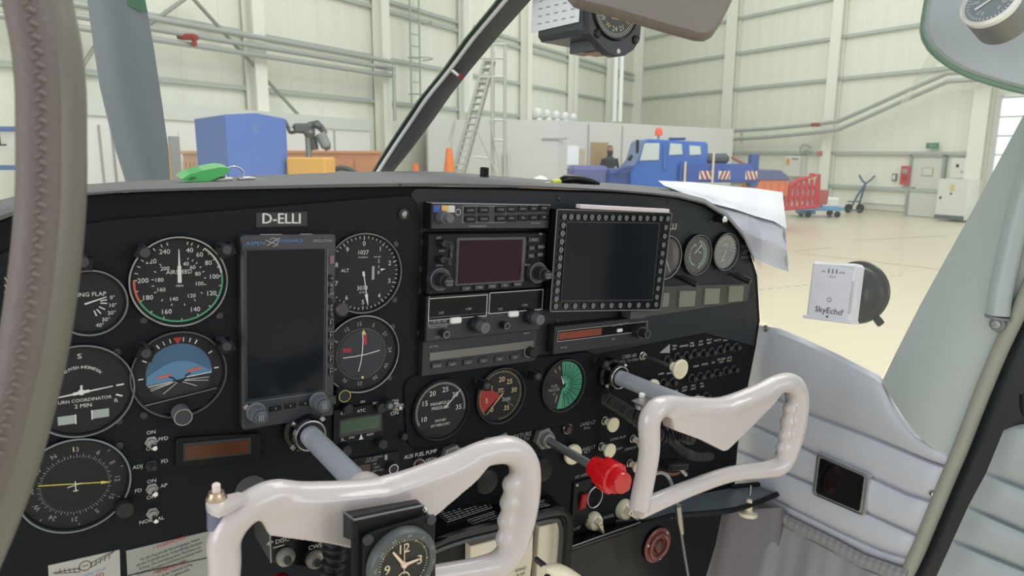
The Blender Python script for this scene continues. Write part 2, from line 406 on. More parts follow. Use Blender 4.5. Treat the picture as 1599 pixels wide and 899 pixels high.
words([('THROTTLE', 738, 699, 7, .9), ('PULL TO', 741, 707, 5), ('DECREASE', 738, 713, 4), ('PROPELLER', 775, 681, 6.5, .9), ('CONTROL', 775, 688, 6.5, .9), ('MIXTURE', 814, 680, 7, .9), ('PULL TO', 815, 687, 5), ('LEAN', 815, 693, 5),
       ('GEN', 886, 653, 5.5), ('LAND LT', 918, 661, 5.5, .9), ('PULL', 917, 668, 4), ('LAND LT', 918, 700, 5), ('CABIN AIR', 983, 556, 5.5, .8), ('PULL TO OPEN', 983, 563, 4), ('ALT', 917, 705, 5), ('PIT HTR', 908, 743, 4.5), ('COWL FLAP', 965, 684, 4), ('NAV', 968, 700, 4), ('FLAP', 900, 825, 5), ('PANEL LT', 955, 805, 5), ('DEFROST', 985, 700, 4), ('CABIN HEAT', 1000, 640, 4)],
      -.0004, 'lettering', dimwhite)
words([('VFR', 1168, 378, 4), ('ALTERNATE', 1168, 385, 4), ('NORMAL', 1169, 391, 4), ('STATIC', 1164, 402, 4), ('OPEN', 1163, 395, 3)], YR - .0003, 'lettering', dimwhite)
# arc and triangle print by the breakers
h = hit(1038, 545, 1, -.0004)
part(panel, 'triangle_mark', MB().prism(P2([(1030, 551), (1046, 551), (1046, 537)], -.0006), -.0006, 0), dimwhite)
mb = MB()
for a0, a1, (cx, cy), r in ((-120, 20, (977, 797), 15), (-100, 10, (927, 812), 11), (200, 330, (927, 812), 12)):
    q = hit(cx, cy, 1, -.0005); mb.arc((q.x, q.z), r * mpp(cx, cy), (r + 1.2) * mpp(cx, cy), a0, a1, -.0005)
part(panel, 'arc_markings', mb, dimwhite)
# ---- registration plates
o = hit(440, 342, 1, YL - .0012); pl = thing('registration_plate', 'small black plate with white letters D-ELLI above the tall dark display', 'plate', o)
a = P2([(400, 332), (480, 330), (480, 353), (400, 355)], YL - .0012, o)
part(pl, 'plate', chprism(MB(), a, 0, .0012, .0002), K('plate_black', (30, 32, 34), .5))
part(pl, 'lettering', MB().text('D-ELLI', -.0003, 0, 16 * mpp(440, 342) / .7, -.0002, 0, .96).text('D-ELLI', 0, .0002, 16 * mpp(440, 342) / .7, -.00021, 0, .96).text('D-ELLI', .0003, 0, 16 * mpp(440, 342) / .7, -.00022, 0, .96), white)
o = hit(1048, 354, 1, YR - .0012); pl = thing('registration_plate', 'small registration plate mostly hidden behind the stud-framed display, letters LI showing', 'plate', o)
part(pl, 'plate', MB().box((0, .0005, 0), (.04, .001, .012)), K('plate_black', (30, 32, 34), .5))
part(pl, 'lettering', MB().text('D-ELLI', -.006, 0, .012, -.0002), white)
# ============================================================ gauges
DOT = .0012
def gauge(name, label, px, py, r, y=-.009, rim=.0022, rimm=rimg, face=dialblk, cat='gauge', glass_=True):
    y += 0.0
    t = thing(name, label, cat, hit(px, py, 1, y)); d = -y
    part(t, 'bezel', MB().lathe([(r + rim, -d - .0), (r + rim, 0), (r + rim * .4, .0012), (r - .0006, .0006), (r - .0012, -.0026)], seg=56), blackpl)
    part(t, 'rim', MB().tube([(math.sin(2 * PI * k / 56) * (r + rim * .55), -.0009, math.cos(2 * PI * k / 56) * (r + rim * .55)) for k in range(56)], .0007, 6, True), rimm)
    part(t, 'dial', MB().lathe([(r - .0011, -.0026), (r - .0011, -.0023)], seg=56), face)
    if glass_: part(t, 'cover_glass', MB().add([((r - .0008) * math.sin(2 * PI * k / 48), 0, (r - .0008) * math.cos(2 * PI * k / 48)) for k in range(48)], [tuple(range(48))]), glass)
    return t
YM, YN = .0020, .0012
def nums(mb, items, R, size, y=YM, radial=False, c=(0, 0)):
    for t, a, *rr in items:
        q = math.radians(a); r = rr[0] if rr else R
        mb.text(t, c[0] + r * math.sin(q), c[1] + r * math.cos(q), size, y, a if radial else 0)
    return mb
def ticks(mb, angs, r0, r1, w=.0006, y=YM):
    for a in angs: mb.tick((0, 0), a, r0, r1, w, y)
    return mb
# airspeed
R = .0385
t = gauge('airspeed_indicator', 'airspeed indicator with nested number rings and green arc, left of the tall display', 281, 440, R, rimm=steel)
mb = nums(MB(), [('40', 18), ('60', 36), ('80', 57), ('100', 84), ('120', 115), ('140', 155), ('160', 203), ('180', 243), ('200', 274), ('220', 310), ('240', 337)], .029, .0060)
nums(mb, [('40', 20), ('60', 42), ('80', 68), ('100', 100), ('120', 145), ('140', 198), ('160', 246), ('180', 277), ('200', 316)], .0165, .0050)
mb.text('AIRSPEED', 0, .0085, .0050, YM); mb.text('MPH', 0, -.004, .003, YM)
ticks(mb, [12, 18, 27, 36, 46, 57, 70, 84, 99, 115, 134, 155, 178, 203, 222, 243, 258, 274, 284, 294, 304, 314, 326, 337, 345], .0335, .0362, .0007)
ticks(mb, [20, 31, 42, 55, 68, 84, 100, 122, 145, 170, 198, 222, 246, 262, 277, 296, 316], .0205, .0225, .0006)
part(t, 'markings', mb, white)
part(t, 'white_arc', MB().arc((0, 0), .0352, .0368, 36, 80, YM - .0001), white); part(t, 'green_arc', MB().arc((0, 0), .0352, .0368, 80, 243, YM - .0002), greenp)
part(t, 'yellow_arc', MB().arc((0, 0), .0352, .0368, 243, 250, YM - .0002), yell); part(t, 'red_arc', MB().arc((0, 0), .0350, .0369, 243, 274, YM - .0003), K('orange_red_print', (190, 90, 60), .5))
part(t, 'needle', MB().line((0, -.001), (0, .029), .0030, YN, .0006).line((0, -.001), (0, .014), .0032, YN - .0001, .003), white)
# flap gauge
t = gauge('flap_indicator', 'round wing flap gauge with degree marks, beside the leather-wrapped tube', 141, 473, .0262)
mb = MB().text('WING FLAP', -.001, .0068, .0050, YM)
for s, x, z in (('0°', .0165, .0032), ('10°', .0165, -.0035), ('20°', .0155, -.010), ('30°', .0110, -.0155), ('40°', .0065, -.020)): mb.text(s, x, z, .0046, YM)
for a in (83, 97, 122, 143, 160): mb.tick((0, 0), a, .0075, .0125, .0009, YM)
part(t, 'markings', mb, white); part(t, 'needle', MB().line((-.004, -.001), (.012, .0042), .0014, YN, .0008), white)
# turn coordinator
R = .0385
t = gauge('turn_coordinator', 'turn coordinator dial with white aeroplane symbol, below the flap gauge', 127, 611, R)
mb = MB().text('TURN COORDINATOR', .0015, -.0085, .0040, YM); mb.text('2 MIN', .001, -.0135, .0050, YM)
nums(mb, [(c, -34 + 4.1 * i) for i, c in enumerate('NO PITCH INFORMATION')], .0205, .0036, radial=True)
mb.text('R', .0255, -.0125, .005, YM); mb.text('L', -.0255, -.0125, .005, YM)
mb.line((.026, .0012), (.032, .0016), .0014, YM).line((.0255, -.007), (.0305, -.009), .0014, YM).line((-.026, -.0004), (-.032, -.001), .0014, YM)
mb.text('S', 0, .030, .006, YM, 0, 1.4)
part(t, 'markings', mb, white)
part(t, 'aeroplane_symbol', MB().line((0, -.0015), (.0235, .0012), .0016, YN, .0008).line((0, -.0015), (-.0235, -.0042), .0016, YN, .0008).line((-.006, -.002), (.006, -.0005), .0026, YN - .0002).line((0, 0), (.0004, .005), .0016, YN).lathe([(.0025, 0), (.0025, .0006)], (0, YN, -.001), seg=14), white)
for s in (-1, 1):
    a = part(t, 'inclinometer_window', MB().box((s * .0125 + .001, YM, -.0232 + s * .001), (.0125, .0008, .0075)), K('inclinometer_tube', (150, 160, 154), .3))
    b = MB().line((s * .006 + .001, -.0275 + s * .001), (s * .006 + .001, -.019 + s * .001), .0010, YN); part(a, 'edge_line', b, white)
# directional gyro
R = .0405
t = gauge('directional_gyro', 'large heading gyro with yellow course needle, lowest dial at the far left', 118, 758, R, rimm=K('grey_blue_rim', (120, 130, 136), .4))
card = [('3', 5), ('6', 35), ('E', 63), ('12', 92), ('15', 122), ('S', 152), ('21', 184), ('24', 214), ('W', 243), ('30', 271), ('33', 303), ('N', 333)]
mb = nums(MB(), card, .0315, .0058, radial=True); ticks(mb, [5 + 5 * k for k in range(72)], .0245, .0262, .0004); ticks(mb, [5 + 10 * k for k in range(36)], .0245, .0275, .0005)
for a in (45, 75, 120, 178, 225, 270): mb.tick((0, 0), a, .0362, .0382, .0012, YM, .0002)
part(t, 'compass_card_markings', mb, dimwhite)
part(t, 'course_needle', MB().line((-.0265, .0052), (.022, -.0022), .0009, YN).line((.019, -.0018), (.0265, -.0030), .0030, YN - .0001, .0002), yell)
part(t, 'lubber_mark', MB().line((0, .0305), (0, .0345), .0008, YN), gold)
part(t, 'aeroplane_symbol', MB().line((0, -.006), (0, .0035), .0008, YN - .0002).line((-.006, -.001), (.005, .001), .0008, YN - .0002).line((-.002, -.005), (.002, -.005), .0008, YN - .0002), white)
k = part(t, 'setting_knob', MB().lathe([(.0075, 0), (.0075, .008), (.0068, .010)], (.0355, -.001, -.027), seg=20), knobblk); part(k, 'knurled_ring', MB().lathe([(.0080, 0), (.0080, .005)], (.0355, -.001, -.027), seg=12), blackpl)
# altimeter
t = gauge('altimeter', 'altimeter with single needle pointing to five, right of the tall display', 569, 427, .0400)
mb = nums(MB(), [(str(i), 36 * i) for i in range(10)], .0305, .0068); ticks(mb, [7.2 * k for k in range(50)], .0358, .0385, .0006); ticks(mb, [36 * k for k in range(10)], .0345, .0387, .0009)
mb.text('1027', -.001, .0215, .0062, YM).text('ALT', -.020, .0035, .0048, YM).text('3033', -.001, -.0155, .0062, YM).text('MILLIBARS', -.001, .0165, .0022, YM).text('100 FEET', .015, .0165, .0022, YM).text('IN HG', -.001, -.020, .0025, YM)
mb.text('2', .0165, .012, .005, YM).text('1', .0165, .006, .005, YM).text('0', .0165, .000, .005, YM).line((.019, .003), (.024, .0035), .0028, YM, .0002)
part(t, 'markings', mb, white)
part(t, 'drum_stripes', MB().box((.0105, YM, 0), (.0028, .0004, .014)), dimwhite)
part(t, 'needle', MB().line((0, -.001), (.005, -.032), .0010, YN).line((.003, -.022), (.0053, -.034), .0036, YN - .0001, .0004).line((0, -.003), (-.0006, .002), .0026, YN - .0001), white)
part(t, 'setting_knob', MB().lathe([(.0068, 0), (.0068, .012), (.0055, .0135)], (-.0275, -.0005, -.0335), seg=20), K('knob_mauve_black', (58, 50, 54), .4))
# vor
t = gauge('course_deviation_indicator', 'course deviation indicator with white cross bars and red flags, under the altimeter', 566, 553, .0400, rimm=steel)
card = [('15', -6), ('S', 23), ('21', 54), ('24', 88), ('W', 120), ('30', 150), ('33', 182), ('N', 214), ('3', 244), ('6', 274), ('E', 300), ('12', 328)]
mb = nums(MB(), card, .0320, .0060, radial=True); ticks(mb, [4 + 5 * k for k in range(72)], .0260, .0278, .0004)
part(t, 'card_markings', mb, dimwhite)
part(t, 'inner_disc', MB().lathe([(.0255, 0), (.0255, .0003)], (0, YM, 0), seg=40), K('navy_disc', (30, 34, 44), .5))
mb = MB(); pts = [(.000, .024), (.0008, .014), (.0004, .003), (-.0008, -.008), (-.0035, -.0185)]
for a, b in zip(pts, pts[1:]): mb.line(a, b, .0009, YN)
part(t, 'localizer_bar', mb, white)
mb = MB(); pts = [(-.021, -.002), (-.008, -.0018), (.004, -.0008), (.020, .002)]
for a, b in zip(pts, pts[1:]): mb.line(a, b, .0009, YN - .0002)
part(t, 'glide_slope_bar', mb, white)
part(t, 'warning_flag', MB().line((.0025, .020), (.0032, .0095), .0045, YN + .0003), redd); part(t, 'warning_flag', MB().line((-.021, .006), (-.012, .0055), .0045, YN + .0003), redd)
part(t, 'index_mark', MB().line((.002, .0205), (.001, .0265), .0042, YN - .0003, .0004), yell); part(t, 'index_mark', MB().lathe([(.0015, 0), (.0015, .0004)], (.001, YN, -.0255), seg=10), yell)
k = part(t, 'setting_knob', MB().lathe([(.0075, 0), (.0075, .010), (.0066, .0115)], (-.0235, -.0005, -.0385), seg=20), knobblk); part(k, 'knob_ring', MB().arc((-.0235, -.0385), .0058, .0064, 0, 360, -.0124, 24), yell)
# attitude indicator
R = .0385
t = gauge('attitude_indicator', 'artificial horizon with blue sky half, under the airspeed indicator', 281, 585, R, rimm=K('dark_rim', (70, 72, 74), .4))
part(t, 'sky_disc', MB().prism([(math.sin(math.radians(a)) * .0275, math.cos(math.radians(a)) * .0275 + .001) for a in range(-105, 106, 6)], YM, YM + .0003), blue2)
pts = [(-.0275, -.0075), (-.0265, .001)] + [(-.026 + .052 * k / 12, .001 + .0115 * math.sin(PI * k / 12)) for k in range(13)] + [(.0275, .003), (.0275, -.0015)]
part(t, 'horizon_card', MB().prism(pts, YM - .0003, YM), bluei)
part(t, 'ground_card', MB().prism([(-.0275, -.0075), (.0275, -.0015), (.024, -.015), (0, -.0265), (-.022, -.017)], YM - .0004, YM), K('ground_black', (26, 27, 29), .5))
mb = MB().line((-.026, -.0085), (-.006, -.0058), .0008, YN).line((.006, -.0030), (.027, -.001), .0008, YN)
for a, b in (((-.003, -.006), (-.024, -.0125)), ((-.002, -.007), (-.014, -.0165)), ((-.003, -.0062), (-.024, -.0105)), ((.003, -.0055), (.025, -.0055)), ((.003, -.006), (.024, -.0085)), ((.002, -.007), (.014, -.0125))): mb.line(a, b, .0005, YN)
for a in (-60, -45, -30, -20, -10, 10, 20, 30, 60, 90, -90): mb.tick((0, .001), a - 3, .0295, .0335, .0011 if abs(a) in (30, 60, 90) else .0007, YN)
part(t, 'markings', mb, white)
part(t, 'bank_pointer', MB().line((-.001, .0345), (-.001, .0285), .0075, YN, .0005), redd)
part(t, 'pitch_bar', MB().line((-.0185, -.001), (-.0065, .0005), .0022, YN - .0001), K('orange_print', (190, 92, 76), .5)); part(t, 'pitch_bar', MB().line((.006, .0022), (.018, .0042), .0022, YN - .0001), K('orange_print', (190, 92, 76), .5))
mb = MB().arc((0, -.002), .0045, .0054, 100, 260, YN - .0003).line((-.009, -.001), (-.0045, -.003), .001, YN - .0003).line((.009, .0005), (.0045, -.002), .001, YN - .0003)
part(t, 'aeroplane_symbol', mb, blackgl)
part(t, 'lower_mask', MB().prism([(-.030, -.0255), (-.028, -.0235), (.031, -.0155), (.034, -.017), (.020, -.032), (0, -.037), (-.020, -.033)], -.0008, .0002), blackpl)
part(t, 'mask_edge', MB().line((-.029, -.0245), (.031, -.0163), .0009, -.0011), rimg)
k = part(t, 'setting_knob', MB().lathe([(.0078, 0), (.0078, .014)], (-.0008, -.0005, -.0350), seg=24), K('knob_grey', (92, 96, 100), .4)); part(k, 'knob_cap', MB().lathe([(.0078, 0), (.0078, .0008), (.0066, .001)], (-.0008, -.0146, -.0350), seg=24), K('knob_cap_dark', (48, 50, 54), .35)); part(k, 'cap_ring', MB().arc((-.0008, -.0350), .0069, .0078, 0, 360, -.0157, 28), steel)
# engine gauges
t = gauge('manifold_pressure_gauge', 'manifold pressure gauge with white needle between 25 and 35, left of the row of three', 690, 640, .0350, y=-.011, rimm=blackpl)
mb = nums(MB(), [('10', -112), ('15', -65), ('20', -30), ('25', 12), ('30', 50), ('35', 92)], .0235, .0085)
mb.text('MANIFOLD', -.001, .0075, .0052, YM).text('PRESSURE', -.001, .0022, .0052, YM).text('INCHES', 0, -.013, .0042, YM).text('OF MERCURY', 0, -.0185, .0042, YM)
ticks(mb, [-118 + 3.2 * k for k in range(68)], .0300, .0325, .0005); part(t, 'markings', mb, white)
part(t, 'needle', MB().line((.004, .001), (.025, .021), .0016, YN, .0010), white)
t = gauge('tachometer', 'engine tachometer with red sector and crossed needles, middle of the row of three', 783, 618, .0335, y=-.011, rimm=darkgrey)
mb = nums(MB(), [('5', 258), ('10', 305), ('20', 2), ('25', 38), ('30', 78), ('35', 150), ('0', 215)], .0200, .0088); ticks(mb, [225 + 5 * k for k in range(64)], .0288, .0310, .0005); mb.text('RPM', 0, .0075, .0042, YM).text('HUNDREDS', 0, .0045, .002, YM)
part(t, 'markings', mb, gold); part(t, 'red_sector', MB().arc((0, 0), .001, .030, 232, 305, YM + .0002), redd)
part(t, 'hour_counter', MB().box((.009, YM, -.006), (.012, .0006, .0045)), greylcd)
part(t, 'needle', MB().line((.003, .003), (-.019, -.021), .0014, YN, .0006), gold); part(t, 'needle', MB().line((0, 0), (.020, -.017), .0010, YN - .0001, .0006), K('grey_needle', (120, 124, 122), .5))
t = gauge('fuel_pressure_gauge', 'fuel pressure gauge with bright green sectors, right of the row of three', 881, 602, .0335, y=-.011, rimm=darkgrey)
part(t, 'green_sector', MB().arc((0, 0), .004, .0315, -8, 195, YM), K('green_sector', (62, 150, 116), .45))
mb = MB()
for k in range(26):
    a = -12 + 7.6 * k; mb.tick((0, 0), a, .012 if k % 3 else .008, .030, .0005 if k % 2 else .0009, YN)
part(t, 'sector_lines', mb, dialblk)
part(t, 'markings', MB().text('FUEL', -.014, .0005, .0055, YM).text('PRESSURE', -.0145, -.0045, .0050, YM, 0, .85).text('PSI', -.014, -.010, .0035, YM).line((-.011, -.022), (-.009, -.012), .0012, YM).tick((0, 0), -18, .022, .028, .001, YM).tick((0, 0), -35, .022, .028, .001, YM), dimwhite)
part(t, 'needle', MB().line((0, .002), (-.005, .013), .0022, YN - .0002, .0006), white)
# right small gauges
t = gauge('ammeter', 'round gauge with plum face, half hidden behind the stud-framed display', 1040, 402, .0290, rimm=steel, face=K('plum_dial', (66, 50, 50), .5, var=.01))
part(t, 'needle', MB().line((0, 0), (.012, -.020), .001, YN), white)
t = gauge('engine_cluster_gauge', 'dark gauge with green scales, middle of the three at the far right', 1090, 398, .0275)
mb = ticks(MB(), [10 + 9 * k for k in range(18)], .0175, .0215, .0008); mb.text('OIL', -.006, .014, .0045, YM).text('TEMP', .006, .003, .003, YM); ticks(mb, [190 + 12 * k for k in range(12)], .014, .0165, .0006)
part(t, 'markings', mb, white); part(t, 'green_arc', MB().arc((0, 0), .0145, .0165, 20, 160, YM).arc((0, 0), .0145, .0165, 200, 260, YM), greenp)
part(t, 'needle', MB().line((-.006, .002), (.007, .014), .0012, YN), white)
t = gauge('fuel_quantity_gauge', 'pale-faced fuel gauge, rightmost round gauge on the panel', 1134, 393, .0265, face=K('aged_white_dial', (112, 112, 103), .5, var=.01))
mb = ticks(MB(), [-60 + 15 * k for k in range(17)], .0185, .0222, .0007); mb.text('FUEL', 0, .010, .0042, YM).text('E', -.012, 0, .004, YM).text('F', .012, .002, .004, YM).text('GAL', 0, -.013, .0035, YM)
part(t, 'markings', mb, white); part(t, 'needle', MB().line((-.008, -.016), (.001, .001), .0012, YN), white)
# post lights
def post_light(px, py, ang, label):
    t = thing('post_light', label, 'light', hit(px, py, 1, YL if px < 640 else YR), RY(ang), 'post lights beside the gauges')
    s = 1.0 if px < 500 else .95
    part(t, 'post', MB().lathe([(.0048 * s, 0), (.0048 * s, .026), (.0038 * s, .028)], seg=18), K('post_dark', (46, 48, 52), .4))
    part(t, 'hood', MB().prism([(-.0062 * s, .004), (.0062 * s, .004), (.0068 * s, -.006), (-.0068 * s, -.006)], -.027, -.013), blackpl)
    return t
post_light(219, 388, 25, 'black post light at the upper left of the airspeed indicator'); post_light(343, 384, -20, 'black post light at the upper right of the airspeed indicator')
post_light(126, 402, 10, 'black post light above the wing flap gauge'); post_light(221, 540, 25, 'black post light at the upper left of the artificial horizon')
post_light(343, 530, -20, 'black post light at the upper right of the artificial horizon'); post_light(742, 592, 10, 'black post light between the manifold pressure gauge and the tachometer')
post_light(820, 578, 0, 'black post light at the upper right of the tachometer'); post_light(926, 560, 20, 'black post light above the right control shaft, beside the green gauge')
def eyebrow(px, py, L, label):
    t = thing('eyebrow_lamp', label, 'light', hit(px, py, 1, YR), None, 'tubular lamps on the right panel')
    part(t, 'stem', MB().cyl((0, 0, 0), (0, -.012, 0), .0028, seg=12), darkgrey)
    part(t, 'lamp_tube', MB().cyl((-.002, -.009, .001), (L, -.032, -.006), .0046, .0052, seg=14, ch=.001), blackpl); return t
eyebrow(1056, 432, .008, 'black tubular lamp under the plum-faced gauge'); eyebrow(1140, 428, .008, 'black tubular lamp under the pale-faced fuel gauge')
t = thing('chrome_button_lamp', 'short chrome-tipped lamp near the top right corner of the panel', 'light', hit(1116, 341, 1, YR)); part(t, 'barrel', MB().cyl((0, 0, 0), (0, -.018, 0), .0048, seg=16), blackpl); part(t, 'tip', MB().cyl((0, -.018, 0), (0, -.021, 0), .0048, .003, seg=16), chrome)
t = thing('warning_lamp', 'small domed silver lamp at the top right corner of the left panel', 'light', hit(629, 334, 1, YL)); part(t, 'collar', MB().lathe([(.0055, 0), (.0055, .003)], seg=18), darkgrey); part(t, 'dome', MB().lathe([(.004, .003), (.0036, .0055), (.002, .007), (0, .0075)], seg=18), steel)
# ============================================================ boxed radios
def devroot(name, label, cat, px, py, d): 
    t = thing(name, label, cat, hit(px, py, 1, -d)); return t, Face(px, py, -d)
def rectface(F, tl, br):
    a = F(*tl); b = F(*br); return (min(a[0], b[0]), min(a[1], b[1]), max(a[0], b[0]), max(a[1], b[1]))
def prect(mb, r, y0, y1, ch=.0006, rad=0):
    return chprism(mb, rrect(*r, rad, 4) if rad else [(r[0], r[1]), (r[2], r[1]), (r[2], r[3]), (r[0], r[3])], y0, y1, ch)
# tall primary display
d = .0155
t, F = devroot('primary_flight_display', 'tall black glass flight display with two knobs along its bottom, left of the altimeter', 'display', 452, 510, d)
r = rectface(F, (376, 367.5), (521, 649)); 
part(t, 'housing', prect(MB(), r, 0, d - .004, .0012, .003), K('pfd_bezel', (48, 51, 56), .45))
s = rectface(F, (385, 391), (504, 607)); part(t, 'screen_bezel', prect(MB(), (s[0] - .003, s[1] - .0035, s[2] + .003, s[3] + .0015), -.0006, .001, .0005, .002), K('pfd_inner', (30, 33, 37), .4))
part(t, 'screen', prect(MB(), s, -.0010, 0, .0002), scr)
part(t, 'screen_edge_line', MB().line((s[0] - .003, s[1] - .003), (s[2] + .002, s[1] - .003), .0007, -.0012).line((s[2] + .003, s[1] - .003), (s[2] + .003, s[3]), .0005, -.0012), rimg)
e = F(399, 380); part(t, 'maker_lettering', MB().text('ASPEN', e[0], e[1], .0044, -.0004, 0, 1.35).text('AVIONICS', F(453, 376)[0], F(453, 376)[1], .0044, -.0004, 0, 1.2), K('print_blue', (80, 130, 175), .5))
e = F(425, 378); part(t, 'maker_emblem', MB().line((e[0] - .006, e[1] + .002), (e[0] + .006, e[1] - .003), .0007, -.0004).line((e[0] - .005, e[1] - .003), (e[0] + .007, e[1] + .004), .0009, -.0004).arc((e[0] + .001, e[1]), .0035, .0042, -60, 190, -.0004), dimwhite)
e = F(504, 376); part(t, 'model_lettering', MB().text('EVOLUTION', e[0], e[1], .0036, -.0004, 0, .95), dimwhite)
part(t, 'side_key', MB().box((*[F(518, 405)[0]], -.0008, F(518, 405)[1]), (.0045, .0016, .0085), .0004), K('mauve_key', (112, 84, 92), .4))
for py in (434, 452, 470, 490, 504, 523, 542, 561, 580):
    e = F(515.5, py); part(t, 'side_key', MB().box((e[0], -.0008, e[1]), (.0036, .0016, .0068), .0004), blackpl)
mb = MB()
for py, s_ in ((434, '+'), (445, 'R'), (452, 'C'), (458, 'M'), (464, '-'), (478, 'T'), (484, 'P'), (490, 'S')): mb.text(s_, F(517, py)[0], F(517, py)[1], .0045, -.0018)
for py in (503, 522, 541, 560, 579): q = F(515, py); mb.line((q[0], q[1] - .003), (q[0], q[1] + .003), .0005, -.0018).line((q[0], q[1] + .003), (q[0] + .003, q[1] + .003), .0005, -.0018).line((q[0], q[1]), (q[0] + .002, q[1]), .0005, -.0018)
part(t, 'key_lettering', mb, dimwhite)
r2 = rectface(F, (379, 632), (524, 660)); part(t, 'lower_bar', prect(MB(), (r2[0], F(379, 652)[1], r2[2], F(450, 628)[1]), -.0015, 0, .0006), K('pfd_bezel', (48, 51, 56), .45))
for px, py in ((430, 637), (453, 633), (476, 629)):
    q = F(px, py, -.0015); a = part(t, 'button', MB().box((q[0], -.0022, q[1]), (.0115, .0016, .0052), .0004), blackpl); part(a, 'button_mark', MB().line((q[0], q[1] - .0008), (q[0], q[1] + .0012), .0008, -.0031), dimwhite)
for px, py in ((399, 642), (496, 625)):
    q = F(px, py, -.0015); k = part(t, 'knob', MB().lathe([(.0094, 0), (.0094, .003), (.0080, .004), (.0078, .015), (.0070, .0165)], (q[0], -.0015, q[1]), seg=26), K('knob_slate', (88, 94, 100), .4))
    part(k, 'knob_cap', MB().lathe([(.0068, .0165), (.0064, .0195), (.0055, .020)], (q[0], -.0015, q[1]), seg=22), K('knob_slate_dark', (70, 74, 80), .4)); mb = MB()
    for dx in (-.0018, 0, .0018): mb.line((q[0] + dx, q[1] - .003), (q[0] + dx, q[1] + .003), .0007, -.0218)
    part(k, 'knob_lettering', mb, dimwhite)
q = F(384, 635); part(t, 'screw', MB().lathe([(.0028, 0), (.0024, .001)], (q[0], -.0015, q[1]), seg=12), K('screw_beige', (150, 140, 135), .4))
part(t, 'top_slot', MB().box((F(425, 366)[0], .004, r[3]), (.02, .004, .0008)).box((F(480, 366)[0], .004, r[3]), (.012, .004, .0008)), dimwhite)
# audio panel
d = .020
t, F = devroot('audio_panel', 'slim radio control panel with two rows of square keys, topmost of the centre stack', 'radio', 765, 337, d)
r = rectface(F, (674, 317), (856.5, 357)); part(t, 'housing', prect(MB(), r, 0, d - .002, .0008), blackpl)
part(t, 'face_plate', prect(MB(), (r[0] + .001, r[1] + .001, r[2] - .001, r[3] - .001), -.001, 0, .0003), K('face_charcoal', (40, 42, 46), .45))
part(t, 'top_strip', MB().box(((r[0] + r[2]) / 2, .006, r[3]), (r[2] - r[0], .014, .001)), K('top_metal', (140, 140, 142), .4, .3))
for px, c, n_ in ((681, (52, 84, 150), 'blue_key'), (693, (214, 176, 84), 'amber_key'), (703, (205, 205, 198), 'white_key')):
    q = F(px, 326); part(t, n_, MB().box((q[0], -.0015, q[1]), (.0082, .003, .0075), .0004), K(n_, c, .45))
q = F(688, 338); k = part(t, 'knob', MB().lathe([(.0068, 0), (.0065, .011), (.005, .012), (.0046, .020)], (q[0], -.001, q[1]), seg=20), K('knob_mid_grey', (84, 86, 90), .4)); q = F(714, 331)
part(t, 'microphone_ring', MB().tube([(q[0] + .0032 * math.cos(a), -.0015, q[1] + .0032 * math.sin(a)) for a in [k * PI / 6 for k in range(12)]], .0007, 6, True), dimwhite)
keyt = [['COM1', 'COM2', 'COM3', 'NAV1', 'NAV2', 'ADF', 'DME'], ['COM1', 'COM2', 'COM3', 'MKR', 'TEL', 'AUX', 'SPK']]
xs = [733, 754, 780, 797, 815, 832, 848]; mb = MB()
for i in range(2):
    for j, x in enumerate(xs):
        q = F(x, (328, 342)[i] - j * .55); part(t, 'key', MB().box((q[0], -.0015, q[1]), (.0135, .0022, .0072), .0005), blackpl); mb.text(keyt[i][j], q[0], q[1], .0032, -.0028)
q = F(738, 353); mb.text('PS ENGINEERING', q[0] + .006, q[1], .0030, -.0014); q = F(835, 348); mb.text('PMA 7000', q[0], q[1], .003, -.0014)
part(t, 'lettering', mb, dimwhite)
q0 = F(722, 321); q1 = F(788, 347); part(t, 'key_frame', MB().frame(q0[0], q1[1], q1[0], q0[1], .0005, -.0013), dimwhite)
# navigator with colour screen
d = .018
t, F = devroot('gps_navigator', 'radio navigator with reddish blank screen and two double knobs, second in the centre stack', 'radio', 760, 410, d)
r = rectface(F, (671, 364), (849, 449)); part(t, 'housing', prect(MB(), r, 0, d - .002, .0015, .003), blackpl)
s = rectface(F, (716, 375), (811, 437)); part(t, 'screen_bezel', prect(MB(), (s[0] - .003, s[1] - .003, s[2] + .006, s[3] + .003), -.002, 0, .0012, .002), K('nav_bezel', (66, 68, 74), .35)); part(t, 'screen', prect(MB(), s, -.0024, 0, .0002), scr2)
for px, py in ((689, 379), (687, 404)):
    q = F(px, py); part(t, 'knob', MB().lathe([(.0042, 0), (.0040, .009), (.0036, .0095)], (q[0], 0, q[1]), seg=18), knobblk)
    q = F(px + 6, py + 2); part(t, 'knob', MB().lathe([(.0042, 0), (.0042, .010), (.0028, .0105), (.0026, .013)], (q[0], 0, q[1]), seg=18), knobblk)
for px, py in ((682, 434), (834, 424)):
    q = F(px, py); k = part(t, 'large_knob', MB().lathe([(.0125, 0), (.0122, .008), (.0112, .009)], (q[0], 0, q[1]), seg=28), K('knob_outer', (50, 52, 56), .35)); part(k, 'knob_rim', MB().tube([(q[0] + .0118 * math.cos(a), -.0086, q[1] + .0118 * math.sin(a)) for a in [j * PI / 14 for j in range(28)]], .0006, 6, True), rimg)
    part(k, 'inner_knob', MB().lathe([(.0082, .009), (.0078, .020), (.0062, .021), (.0058, .027), (.005, .028)], (q[0], 0, q[1]), seg=24), knobblk); part(k, 'knob_lettering', MB().text('PUSH', q[0], q[1] + .001, .0034, -.0284).text('CRSR', q[0], q[1] - .0025, .0034, -.0284), dimwhite)
mb = MB(); mk = [('RNG', 831, 373), ('D', 843, 383.5), ('MENU', 843, 386), ('CLR', 829, 398), ('ENT', 843, 397)]
